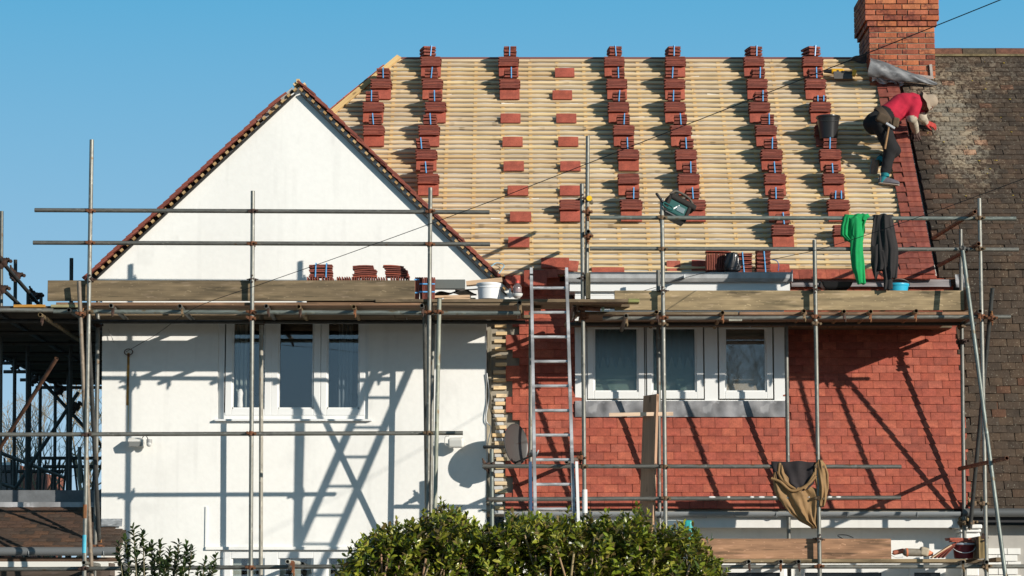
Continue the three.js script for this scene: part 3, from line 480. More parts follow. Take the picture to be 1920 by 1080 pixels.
// ---------------------------------------------------------------- gable roof: verge tiles and batten ends
{
  const gr = subgroup('gable_roof', house);
  for (const [side, pa, pb] of [[-1, [556, 153], [163, 517]], [1, [562, 153], [959, 541]]]) {
    const A = U(...pa, 0.06), B = U(...pb, 0.06), d = B.clone().sub(A), L = d.length(); d.normalize();
    const n = V(-d.y * Math.sign(d.x), Math.abs(d.x), 0).normalize(); const ang = Math.atan2(d.y, d.x);
    const N = Math.round(L / 0.1);
    const tg = tileGeo(0.265, 0.25, 0.022, 0.002), tg2 = tileGeo(0.265, 0.25, 0.022, 0.003, 0.2, 0.2); const vb = [[0.50, 0.32, 0.14], [0.44, 0.27, 0.11], [0.54, 0.37, 0.18]].map(c => mat(...c, 0.85, { map: T.wood }));
    for (let k = 0; k < N; k++) {
      const t = 0.1 * k + 0.06;
      if (k > (side < 0 ? 2 : 0)) { const p = A.clone().addScaledVector(d, t - 0.05).addScaledVector(n, 0.0 + rr(-0.004, 0.004)); const m = mesh('tile', pick([tg, tg2]), pick(M.stackclays), gr); m.position.set(p.x, p.y, 0.06 - 0.115 + rr(-0.008, 0.008)); m.rotation.z = (side < 0 ? ang + Math.PI : ang) + (side < 0 ? -1 : 1) * 0.115 + rr(-0.012, 0.012); }
      const q = A.clone().addScaledVector(d, t + 0.02).addScaledVector(n, -0.056); const w = mesh('batten', bx(0.042, 0.028, 0.6, rnd(), rnd(), 'z'), pick(vb), gr); w.position.set(q.x, q.y, 0.07 - 0.3 + rr(-0.012, 0.006)); w.rotation.z = side < 0 ? ang + Math.PI : ang;
    }
    // the slope behind the verge, and the undercloak strip on the wall head
    const back = A.clone().addScaledVector(d, L / 2).addScaledVector(n, -0.02); const sl = bx(L, 0.03, 3.2); const s = mesh('slope', sl, M.clays[2], gr); s.position.set(back.x, back.y, -0.05 - 0.23 - 1.6); s.rotation.z = ang;
    const und = A.clone().addScaledVector(d, L / 2 + 0.06).addScaledVector(n, -0.093); const us = mesh('undercloak', bx(L - 0.1, 0.016, 0.16), mat(0.022, 0.02, 0.018, 0.9), gr); us.position.set(und.x, und.y, -0.02); us.rotation.z = ang;
    const fe = A.clone().addScaledVector(d, L / 2 + 0.03).addScaledVector(n, -0.06); const fm = mesh('felt', bx(L - 0.12, 0.085, 0.012), M.blackmatt, gr); fm.position.set(fe.x, fe.y, -0.045); fm.rotation.z = ang;
    const ra = A.clone().addScaledVector(d, L / 2 + 0.06).addScaledVector(n, -0.125); const raf = mesh('rafter', bx(L - 0.2, 0.05, 0.05), mat(0.06, 0.05, 0.04, 0.9), gr); raf.position.set(ra.x, ra.y, -0.1); raf.rotation.z = ang;
  }
  // torn felt and bare mortar under the left verge near the peak
  const a = U(548, 163, 0.03), b = U(482, 226, 0.03);
  mesh('torn_felt', sheet((u, v) => { const p = a.clone().lerp(b, u); const w = 0.055 * (0.25 + Math.sin(Math.PI * u) * 0.8); return V(p.x + 0.6 * w * v + 0.008 * Math.sin(u * 9), p.y - w * v + 0.006 * Math.sin(u * 13), 0.03 + 0.02 * Math.sin(u * 7 + v * 2) - 0.02 * v); }, 30, 5, 0.003), mat(0.42, 0.41, 0.39, 0.9, { map: T.cloth }), gr);
  for (const [x, y, w, h] of [[533, 190, 18, 9], [510, 210, 20, 9]]) { const p = U(x, y, 0.0); const g = new RoundedBoxGeometry(w / 160, h / 160, 0.02, 2, 0.009); g.rotateZ(0.78); g.translate(p.x, p.y, 0.002); mesh('bare_mortar', g, mat(0.5, 0.38, 0.25, 0.95, { map: T.cloth }), gr); }
  const top = U(559, 151, 0.04); const cap = bx(0.04, 0.05, 0.5, 0, 0, 'z'); cap.translate(top.x, top.y - 0.012, -0.18); mesh('ridge_board', cap, M.counter, gr);
  const ct = U(553, 157, 0.05), c2 = U(570, 158, 0.05); for (const c of [ct, c2]) { const g = bx(0.04, 0.03, 0.4, 0, 0, 'z'); g.rotateZ(0.7); g.translate(c.x, c.y, -0.15); mesh('batten', g, M.battens[0], gr); }
}
// ================================================================ the neighbour: old brown tiled roof sweeping down to its gutter
const neigh = thing('neighbour_house', 'neighbouring house with weathered dark brown tiled roof sweeping down to a low gutter', 'house');
{
  const X0 = 5.175, OFF = 0.075;
  // profile of the slope from ridge to gutter: [z, y] polyline with a bellcast knee
  const prof = []; const push = p => prof.push([p.z, p.y]);
  push(roofP(0, SR + 0.02, OFF)); push(roofP(0, SR * 0.5, OFF)); push(roofP(0, 0.55, OFF - 0.0)); push(roofP(0, 0.25, OFF - 0.01)); 
  const wq = wallP(0, wallS(575), 0.03), wr = wallP(0, wallS(962), 0.03); push(wq); push(wr);
  const pv = new THREE.CurvePath(); const pts = prof.map(([z, y]) => V(0, y, z));
  for (let i = 0; i + 1 < pts.length; i++) pv.add(new THREE.LineCurve3(pts[i], pts[i + 1]));
  const L = pv.getLength(); const at = d => { const u = clamp(d / L, 0, 1), p = pv.getPointAt(u), t = pv.getTangentAt(clamp(u, 0.001, 0.999)); return { p, t }; };
  const slopeAt = d => { const a = at(d - 0.12).t, b = at(d + 0.12).t; return a.add(b).normalize(); };
  const back = []; for (let i = 0; i < prof.length; i++) back.push(V(0, prof[i][1], prof[i][0]));
  mesh('roof_backing', sheet((u, v) => { const { p } = at(L * (1 - v)); return V(X0 - 0.01 + 6 * u, p.y - 0.02, p.z - 0.035); }, 1, 40, 0.05), mat(0.05, 0.04, 0.035, 0.95), neigh);
  const edge = bx(0.02, 0.02, 0.02);
  const troof = subgroup('tiled_roof', neigh);
  const geos = [0, 1, 2, 3].map(k => { const g = tileGeo(0.164, 0.19, 0.018, 0.004, 0.3 * k, 0.21 * k); g.rotateX(Math.PI / 2); return g; });
  const list = [];
  const nrow = Math.floor(L / 0.1);
  for (let i = 0; i < nrow; i++) {
    const d = L - 0.1 * i;
    for (let k = 0; k < 34; k++) {
      const x = X0 + 0.08 + k * 0.169 + (i % 2) * 0.085 + (k === 0 ? -0.02 * rnd() : 0);
      
      const y = at(d - 0.05).p.y; if (y < R0.y - 0.08 && x < 5.40 + (i % 2) * 0.04) continue; list.push({ x, d, vis: x < 6.75, big: i });
    }
  }
  list.sort((a, b) => (b.vis - a.vis) || (a.x + a.big * 0.02) - (b.x + b.big * 0.02));
  const rest = []; let cnt = 0;
  for (const { x, d, vis } of list) {
    const { p } = at(d - 0.07), t = slopeAt(d - 0.07);
    const tilt = Math.atan2(t.z, -t.y); // lean from vertical
    const r = rnd(); const warm = x < 5.5 && d > 0.8 && d < 4.3; const m = r < (warm ? 0.2 : 0.03) ? M.oldr[5] : M.oldr[Math.floor(rr(0, 5))];
    const base = pick(geos), tg = base.clone(), tu = tg.attributes.uv, tp = tg.attributes.position; for (let q = 0; q < tu.count; q++) tu.setXY(q, x - 5.1 + tp.getX(q), d - tp.getY(q)); // the weathering lies on the slope as a whole
    const pos = V(x + rr(-0.006, 0.006), p.y + rr(-0.003, 0.003), p.z + 0.004 + rr(-0.003, 0.004)), rot = [-tilt - 0.115 + rr(-0.03, 0.03), rr(-0.02, 0.02), rr(-0.025, 0.025)];
    if (vis && cnt < 300) { cnt++; const o = mesh('tile', tg, m, troof); o.position.copy(pos); o.rotation.set(...rot); }
    else { const h = tg; h.applyMatrix4(E3(...rot)); h.translate(pos.x, pos.y, pos.z); const c = m.color; tint(h, [c.r, c.g, c.b]); rest.push(h); }
  }
  stuffPart('tile_courses', merge(rest), mat(1, 1, 1, 0.9, { vertexColors: true, map: T.oldroof, bumpMap: T.claybump, bumpScale: 0.003 }), troof);
  // small yellow moss cushions
  const cush = []; for (let k = 0; k < 26; k++) { const d = rr(0.05, 3.2), x = rr(5.3, 6.7), { p, t } = at(d); const g = new THREE.SphereGeometry(rr(0.005, 0.013), 6, 4); g.scale(1.5, 0.5, 1); g.translate(x, p.y + 0.012, p.z + 0.022); cush.push(g); }
  for (let k = 0; k < 90; k++) { const g = new THREE.SphereGeometry(rr(0.008, 0.02), 6, 4); const p = roofP(rr(5.2, 5.65), SR + rr(-0.01, 0.05), 0.13); g.translate(p.x, p.y, p.z); cush.push(g); }
  stuffPart('moss', merge(cush), mat(0.48, 0.36, 0.05, 0.95), neigh);
  // ridge: half round tiles
  for (let k = 0; k < 15; k++) { const g = new THREE.CylinderGeometry(0.105, 0.105, 0.435, 12, 1, false, -Math.PI / 2 - 0.2, Math.PI + 0.4); g.rotateZ(Math.PI / 2); g.rotateX(-Math.PI / 2 + Math.PI / 2); const p = roofP(0, SR + 0.02, 0.05); const m = mesh('ridge_tile', g, k % 3 === 0 ? M.olds[5] : pick(M.olds), neigh); m.position.set(X0 + 0.2 + k * 0.445, p.y + 0.025, p.z - 0.06); m.rotation.z = rr(-0.008, 0.008); }
  const bed = roofP(0, SR - 0.02, 0.105); const bm = bx(6, 0.03, 0.04); bm.translate(X0 + 3, bed.y, bed.z - 0.01); mesh('ridge_bedding', bm, mat(0.25, 0.20, 0.11, 0.95, { map: T.moss }), neigh);
  const p = roofP(0, SR, 0), zb = p.z - (p.y - R0.y) / Math.tan(PITCH); const rg = bx(6, 0.03, 5); rg.rotateX(Math.PI / 2 - (Math.PI / 2 - PITCH) ); rg.translate(X0 + 3, p.y - 5 * 0.5 * RS - 0.02, p.z - 5 * 0.5 * RC - 0.05); mesh('rear_slope', rg, M.olds[0], neigh);
  const yb = U(0, 985, 0.2 + DZ).y; const wl = bx(6, yb, 0.25); wl.translate(X0 + 3.05, yb / 2, 0.06 + DZ); mesh('ground_floor_wall', wl, mat(0.42, 0.40, 0.37, 0.92, { map: T.render }), neigh);
  const gb = bx(0.2, 5.4, 7.5); gb.translate(X0 + 6, 2.7, -4); mesh('gable_wall', gb, mat(0.42, 0.40, 0.37, 0.92), neigh);
  const rb = bx(6, 5.4, 0.2); rb.translate(X0 + 3, 2.7, -7.9); mesh('rear_wall', rb, mat(0.42, 0.40, 0.37, 0.92), neigh);
  const zc = 0.58 + DZ, a = U(1806, 966, zc), g = new THREE.CylinderGeometry(0.05, 0.05, 6, 12, 1, true, 0, Math.PI); g.rotateZ(Math.PI / 2); g.rotateX(Math.PI / 2); g.translate(a.x + 3, a.y + 0.03, zc); uvBox(g); mesh('gutter', g, mat(0.10, 0.105, 0.105, 0.45), neigh);
  const f = bx(6, 0.12, 0.02); f.translate(a.x + 3.03, a.y - 0.02, 0.5 + DZ); mesh('fascia', f, M.dark, neigh);
  const br = subgroup('painted_bricks', neigh); const b0 = U(1852, 1028, 0.22 + DZ), b1 = U(1916, 1125, 0.22 + DZ);
  let row = 0; for (let y = b0.y; y > b1.y; y -= 0.078, row++) for (let x = b0.x - (row % 2) * 0.11; x < b1.x; x += 0.232) { const xa = Math.max(x, b0.x), xb = Math.min(x + 0.224, b1.x); if (xb - xa < 0.05) continue; const q = mesh('brick', bx(xb - xa, 0.07, 0.06, rnd(), rnd()), M.white, br); q.position.set((xa + xb) / 2, y - 0.035, 0.19 + DZ + rr(0, 0.004)); }
}
// ================================================================ chimney
const chim = thing('chimney', 'red brick chimney stack with corbelled head on the party ridge', 'chimney');
{
  const zf = -2.83 + DZ, f0 = U(1631, 140, zf), f1 = U(1754, 140, zf), dep = 1.0;
  const course = 0.0745;
  const yb = U(0, 152, zf).y; // foot of front face
  const core = bx(f1.x - f0.x - 0.02, 3.0, dep - 0.02); core.translate((f0.x + f1.x) / 2, yb - 0.9 + 1.5 - 0.3, zf - dep / 2); mesh('mortar_core', core, M.mortar, chim);
  const geos = {};
  const geo = (w, d) => geos[w.toFixed(3) + d] ??= [0, 1, 2].map(k => { const g = new RoundedBoxGeometry(w, 0.064, d, 1, 0.004); return uvBox(g, 'x', k * 0.17, k * 0.23); });
  const yTop = U(0, -22, zf).y; const corbel1 = U(0, 57, zf).y, corbel2 = U(0, 44, zf).y;
  let k = 0;
  for (let y = yb - 0.75 + 0.0; y < yTop; y += course, k++) {
    const out = y > corbel2 - 0.02 ? 0.055 : y > corbel1 - 0.02 ? 0.028 : 0;
    const xa = f0.x - out, xb = f1.x + out, z = zf + out;
    let pat = k % 2 ? ['s', 's', 's', 's'] : ['h', 's', 'h', 's', 'h']; if (k % 4 === 2) pat = ['h', 's', 'h', 's', 'h'].reverse(); const W = { s: 0.215, h: 0.105 };
    const tot = pat.reduce((a, c) => a + W[c] + 0.010, -0.010), sc = (xb - xa) / tot;
    let x = xa; for (const c of pat) { const w = W[c] * sc; const m = mesh('brick', pick(geo(w, 0.1)), pick(M.bricks), chim); m.position.set(x + w / 2, y + 0.032, z - 0.05 + rr(-0.002, 0.003)); m.rotation.set(0, rr(-0.004, 0.004), rr(-0.006, 0.006)); x += w + 0.010 * sc; }
    // left flank
    let zz = z - 0.105; let j = k % 2; while (zz > zf - dep - out + 0.05) { let w = j++ % 2 ? 0.105 : 0.215; w = Math.min(w, zz - (zf - dep - out)); const m = mesh('brick', pick(geo(0.1, +w.toFixed(3))), pick(M.bricks), chim); m.position.set(xa + 0.05, y + 0.032, zz - w / 2); zz -= w + 0.01; }
    if (out) { const fill = bx(xb - xa - 0.12, 0.074, dep + out * 2 - 0.02); fill.translate((xa + xb) / 2, y + 0.037, zf - dep / 2 - 0.01); mesh('mortar_bed', fill, M.mortar, chim); }
  }
  // peeled lead apron hanging across the foot of the stack
  const c0 = U(1627, 128, zf + 0.2), c1 = U(1757, 158, zf + 0.16);
  mesh('lead_apron', sheet((u, v) => { const p = c0.clone().lerp(c1, u); const w = 0.25 * Math.pow(1 - u, 0.75) + 0.012; const a = (v - 0.5) * 2.3; return V(p.x + 0.02 * Math.sin(a * 2) * (1 - u), p.y + Math.sin(a) * w * 0.56 + 0.006 * Math.sin(u * 11 + v * 5), p.z + 0.02 + Math.cos(a) * w * 0.55 + 0.006 * Math.sin(u * 23 + v * 9)); }, 40, 14, 0.003, 1.6, 0.8), mat(0.20, 0.205, 0.21, 0.62, { map: T.lead, metalness: 0.12 }), chim);
  const fr = U(1748, 133, zf + 0.02); const mg = bx(0.035, 0.26, 0.02); mg.rotateZ(0.08); mg.translate(fr.x - 0.01, fr.y - 0.04, zf + 0.016); mesh('mortar_fillet', mg, mat(0.52, 0.45, 0.4, 0.95, { map: T.cloth }), chim);
  const fr2 = U(1733, 146, zf + 0.02); const mg2 = bx(0.22, 0.07, 0.03); mg2.rotateZ(-0.12); mg2.translate(fr2.x, fr2.y + 0.0, zf + 0.012); mesh('mortar_fillet', mg2, mat(0.52, 0.42, 0.37, 0.95, { map: T.cloth }), chim);
  // loose sheet on the far side of the ridge and white underlay scraps
  const s0 = U(1590, 112, -3.1 + DZ), s1 = U(1622, 95, -3.2 + DZ); mesh('lead_soaker', sheet((u, v) => V(s0.x + (s1.x - s0.x) * u, s0.y - 0.03 + 0.13 * u * v + 0.02 * Math.sin(u * 6), DZ - 3.12 + 0.1 * v), 12, 5, 0.003), mat(0.12, 0.14, 0.17, 0.6, { map: T.lead }), chim);
}
{
  const p = roofHit(1668, 148, 0.1), q = roofHit(1636, 158, 0.07);
  single('underlay_scrap', 'crumpled white sheeting scrap under the peeled chimney lead', 'plastic sheet', (() => { const g = sheet((u, v) => V((u - 0.5) * 0.42, (v - 0.5) * 0.1 + 0.02 * Math.sin(u * 13) - 0.05 * u, 0.05 * Math.sin(u * 21 + v * 9) * Math.sin(v * 7 + 2) + 0.02), 40, 14, 0.002); g.translate(p.x - 0.03, p.y - 0.0, p.z + 0.03); return g; })(), mat(0.72, 0.72, 0.74, 0.5));
}
// ================================================================ lean-to on the left
const lean = thing('lean_to', 'low brown tiled lean-to roof with grey gutter beside the white house', 'outbuilding');
{
  const ze = 0.52, zt = -0.55, e = U(0, 1031, ze), t = U(0, 953, zt);
  const xl = -8, xr = U(226, 1020, 0.4).x, xr2 = U(191, 960, 0).x - 0.02;
  const d = V(0, t.y - e.y, zt - ze), L = d.length(); d.normalize(); const nrm = V(0, -d.z, d.y); const ang = Math.atan2(d.y, -d.z); // slope
  const P = (x, s, n) => V(x, e.y + d.y * s + nrm.y * n, ze + d.z * s + nrm.z * n);
  const sWall = (0.0 - ze) / d.z;
  const g1 = bx(xr2 - xl, 0.05, L); g1.rotateX(ang); const c1 = P((xl + xr2) / 2, L / 2, -0.03); g1.translate(c1.x, c1.y, c1.z); mesh('roof_backing', g1, M.olds[0], lean);
  const g2 = bx(xr - xr2, 0.05, sWall); g2.rotateX(ang); const c2 = P((xr + xr2) / 2, sWall / 2, -0.03); g2.translate(c2.x, c2.y, c2.z); mesh('roof_backing', g2, M.olds[0], lean);
  const leanClay = [[0.10, 0.06, 0.042], [0.13, 0.072, 0.048], [0.082, 0.055, 0.04], [0.16, 0.085, 0.05], [0.11, 0.07, 0.05]].map(c => mat(c[0], c[1], c[2], 0.9, { map: T.moss, bumpMap: T.claybump, bumpScale: 0.003 }));
  const geos = [0, 1, 2].map(k => tileGeo(0.165, 0.19, 0.014, 0.003, 0.2 * k, 0.3 * k));
  const rows = Math.floor(L / 0.1); let n = 0; const rest = [];
  for (let i = 0; i <= rows; i++) for (let k = 0; k < 20; k++) {
    const s = 0.1 * i + 0.03, x = xr - 0.1 - k * 0.168 - (i % 2) * 0.084 + (i * -0.004); if (s > sWall - 0.02 && x > xr2 - 0.04) continue; if (s > L) continue; if (x < -6.1 - 0.3) continue;
    const p = P(x, s + 0.03, 0.016 + rr(0, 0.005)); const m = mesh('tile', pick(geos), pick(leanClay), lean); m.position.copy(p); m.rotation.set(ang - 0.06 + rr(-0.02, 0.02), rr(-0.02, 0.02), rr(-0.015, 0.015)); n++;
  }
  // flashings
  const f = P(0, sWall, 0.02); const fa = U(190, 985, 0.02), fb = U(229, 985, 0.02); mesh('lead_flashing', sheet((u, v) => V(fa.x + (fb.x - fa.x) * u, f.y + 0.015 + 0.09 * v, 0.010 + 0.03 * (1 - v)), 16, 4, 0.003), mat(0.34, 0.36, 0.37, 0.6, { map: T.lead }), lean);
  const tp = P(0, L, 0.03); const tl = bx(xr2 - xl, 0.06, 0.04); tl.translate((xl + xr2) / 2, tp.y + 0.015, tp.z); mesh('lead_capping', tl, mat(0.5, 0.5, 0.5, 0.6, { map: T.lead }), lean);
  const pb = bx(xr2 - xl, 0.16, 0.1); pb.translate((xl + xr2) / 2, tp.y + 0.11, tp.z - 0.1); mesh('parapet', pb, mat(0.17, 0.18, 0.19, 0.9, { map: T.cloth }), lean);
  const zc = 0.60, gy = U(0, 1038, zc).y, gx1 = U(218, 1038, zc).x; const gt = new THREE.CylinderGeometry(0.05, 0.05, gx1 - xl, 12, 1, true, 0, Math.PI); gt.rotateZ(Math.PI / 2); gt.rotateX(Math.PI / 2); gt.translate((gx1 + xl) / 2, gy + 0.025, zc); uvBox(gt); mesh('gutter', gt, mat(0.15, 0.155, 0.155, 0.4), lean);
  for (const px of [55, 195]) { const x = U(px, 1038, zc).x; const b = new THREE.TorusGeometry(0.055, 0.007, 6, 10, Math.PI); b.rotateZ(Math.PI); b.rotateY(Math.PI / 2); b.translate(x, gy + 0.027, zc); mesh('bracket', b, M.gutter, lean); }
  const fa1 = U(0, 1045, 0.52), fb1 = U(0, 1053, 0.52); const fas = bx(gx1 - xl, fa1.y - fb1.y, 0.03); fas.translate((gx1 + xl) / 2, (fa1.y + fb1.y) / 2, 0.52); mesh('timber_fascia', fas, mat(0.15, 0.09, 0.06, 0.9, { map: T.oldwood }), lean);
  const wb0 = U(0, 1053, 0.54), wb1 = U(0, 1063, 0.54); const wbo = bx(gx1 - xl - 0.1, wb0.y - wb1.y, 0.03); wbo.translate((gx1 + xl) / 2 - 0.05, (wb0.y + wb1.y) / 2, 0.53); mesh('white_board', wbo, mat(0.72, 0.70, 0.64, 0.6), lean);
  const wl = bx(gx1 - xl - 0.2, wb1.y, 0.15); wl.translate((gx1 + xl) / 2 - 0.1, wb1.y / 2, 0.38); mesh('wall', wl, mat(0.10, 0.075, 0.06, 0.9, { map: T.oldwood }), lean);
  const sd = bx(0.12, wb1.y + 0.1, 0.36); sd.translate(gx1 - 0.16, wb1.y / 2, 0.2); mesh('wall', sd, mat(0.10, 0.075, 0.06, 0.9), lean);
}
// ================================================================ far left: brick house and bare trees
{
  const h = thing('distant_house', 'red brick house far off between the scaffold poles, low at the left edge', 'house');
  const a = U(-60, 868, -14), b = U(22, 990, -14); const w = bx(b.x - a.x, a.y, 5); w.translate((a.x + b.x) / 2, a.y / 2, -16.5); mesh('wall', w, mat(0.42, 0.15, 0.09, 0.9, { map: T.brick }), h);
  const r = new THREE.CylinderGeometry(0.01, 3.2, 1.8, 4, 1); r.rotateY(Math.PI / 4); r.scale(0.7, 1, 1.1); r.translate((a.x + b.x) / 2, a.y + 0.9 - 0.3 - 0.6, -16.5); const c = bx(0.4, 0.001, 0.4);
  for (const px of [8]) { const g = U(px, 905, -13.98), f = subgroup('window', h); const fr = bx(0.5, 0.7, 0.04); fr.translate(g.x, g.y, -13.99); mesh('frame', fr, M.upvc, f); const p = bx(0.4, 0.6, 0.02); p.translate(g.x, g.y, -13.96); mesh('pane', p, mat(0.02, 0.025, 0.03, 0.15), f); }
}
function bareTree(name, label, base, height, seed, group, mt = M.barkgrey, spread = 1) {
  const save = _s; _s = seed; const t = thing(name, label, 'tree', base, group); const gs = [], tr = [];
  const grow = (p, d, len, r, lvl) => {
    const q = p.clone().addScaledVector(d, len); (lvl < 1 ? tr : gs).push(cyl(p, q, r, lvl < 2 ? 7 : lvl < 4 ? 5 : 3, true, r * 0.72));
    if (lvl > 6 || r < 0.0016) return;
    const n = lvl === 0 ? 3 : rnd() < 0.75 ? 2 : 3;
    for (let k = 0; k < n; k++) { const nd = d.clone().add(V(rr(-1, 1), rr(-0.35, 0.75), rr(-1, 1)).multiplyScalar(0.62 * spread)).normalize(); nd.y = Math.max(nd.y, -0.1); grow(q, nd.normalize(), len * rr(0.62, 0.86), r * rr(0.55, 0.72), lvl + 1); }
  };
  grow(V(0, 0, 0), V(0.04, 1, 0).normalize(), height * 0.28, height * 0.0125, 0); grow(V(0, height * 0.2, 0), V(0.3, 1, 0.1).normalize(), height * 0.22, height * 0.008, 1);
  mesh('trunk', merge(tr), mt, t); mesh('branches', merge(gs), mt, t); _s = save; return t;
}
{
  const mt = mat(0.42, 0.34, 0.22, 0.95, { map: T.cloth });
  const g = (px, z) => { const p = U(px, 900, z); return V(p.x, 0, z); };
  bareTree('bare_tree', 'bare winter tree showing nearest the white wall, behind the side scaffold', g(95, -14), 6.2, 77, undefined, mt, 1.2);
  bareTree('bare_tree', 'bare winter tree at the extreme left edge, behind the side scaffold', g(0, -16), 5.8, 4141, undefined, mt, 1.2);
  bareTree('bare_tree', 'small bare tree seen in the sliver between scaffold and white wall', g(182, -15), 6.0, 5151, undefined, mt, 1.1);
  // across the street, seen only mirrored in the right window
  bareTree('bare_tree', 'bare street tree mirrored in the right hand window pane', V(6.3, 0, 37), 10.6, 4242, undefined, M.barkgrey, 1.5);
  bareTree('bare_tree', 'second bare street tree mirrored faintly beside the first in the window pane', V(5.2, 0, 42), 11.5, 777, undefined, M.barkgrey, 1.5);
}
// ================================================================ hedge and shrub in the front garden
function leafGeo(l, w, fold = 0.25) { // folded, pointed oval leaf along +y
  const pos = [], idx = []; const rows = [[0, 0], [0.25, 0.75], [0.55, 1], [0.82, 0.62], [1, 0]];
  rows.forEach(([t, k]) => { const y = t * l, z = -0.22 * l * t * t; pos.push(-w / 2 * k, y, z + fold * w * 0.5 * k, 0, y, z, w / 2 * k, y, z + fold * w * 0.5 * k); });
  for (let r = 0; r < 4; r++) { const a = r * 3; idx.push(a, a + 1, a + 4, a, a + 4, a + 3, a + 1, a + 2, a + 5, a + 1, a + 5, a + 4); }
  const g = new THREE.BufferGeometry(); g.setAttribute('position', new THREE.Float32BufferAttribute(pos, 3)); g.setIndex(idx); g.computeVertexNormals(); g.setAttribute('uv', new THREE.Float32BufferAttribute(new Float32Array(pos.length / 3 * 2), 2)); return g;
}
function plantLeaves(parent, shoots, leaf, mtl, cols) { // shoots: {p, d, len, n, size}
  const mats = [], colr = [];
  const q = new THREE.Quaternion(), q2 = new THREE.Quaternion();
  for (const s of shoots) {
    const ref = Math.abs(s.d.y) > 0.9 ? V(1, 0, 0) : UP; const side = s.d.clone().cross(ref).normalize();
    let az = rnd() * 6.28; const tone = rr(0.6, 1.25);
    for (let k = 0; k < s.n; k++) {
      const t = 1 - Math.pow(k / s.n, 1.2), p = s.p.clone().addScaledVector(s.d, s.len * t);
      az += 2.4 + rr(-0.3, 0.3); const rad = side.clone().applyAxisAngle(s.d, az); const open = k < 2 ? 0.25 : rr(0.55, 1.15);
      const ld = s.d.clone().multiplyScalar(Math.cos(open)).addScaledVector(rad, Math.sin(open)).normalize();
      q.setFromUnitVectors(UP, ld); // face up/outwards
      const nz = V(0, 0, 1).applyQuaternion(q); const want = s.d.clone().addScaledVector(ld, -s.d.dot(ld)).normalize(); if (want.lengthSq() > 0.1) { let a = Math.acos(clamp(nz.dot(want), -1, 1)); if (nz.clone().cross(want).dot(ld) < 0) a = -a; q2.setFromAxisAngle(ld, a + rr(-0.6, 0.6)); q.premultiply(q2); }
      const sc = s.size * rr(0.7, 1.15) * (k < 3 ? 0.75 : 1);
      mats.push(new THREE.Matrix4().compose(p, q, V(sc, sc, sc))); const c = pick(cols); colr.push([c[0] * tone, c[1] * tone, c[2] * tone]);
    }
  }
  const im = new THREE.InstancedMesh(leaf, mtl, mats.length); mats.forEach((m, i) => { im.setMatrixAt(i, m); im.setColorAt(i, new THREE.Color().setRGB(...colr[i])); });
  im.name = 'foliage'; im.userData.kind = 'stuff'; im.castShadow = im.receiveShadow = true; parent.add(im); return im;
}
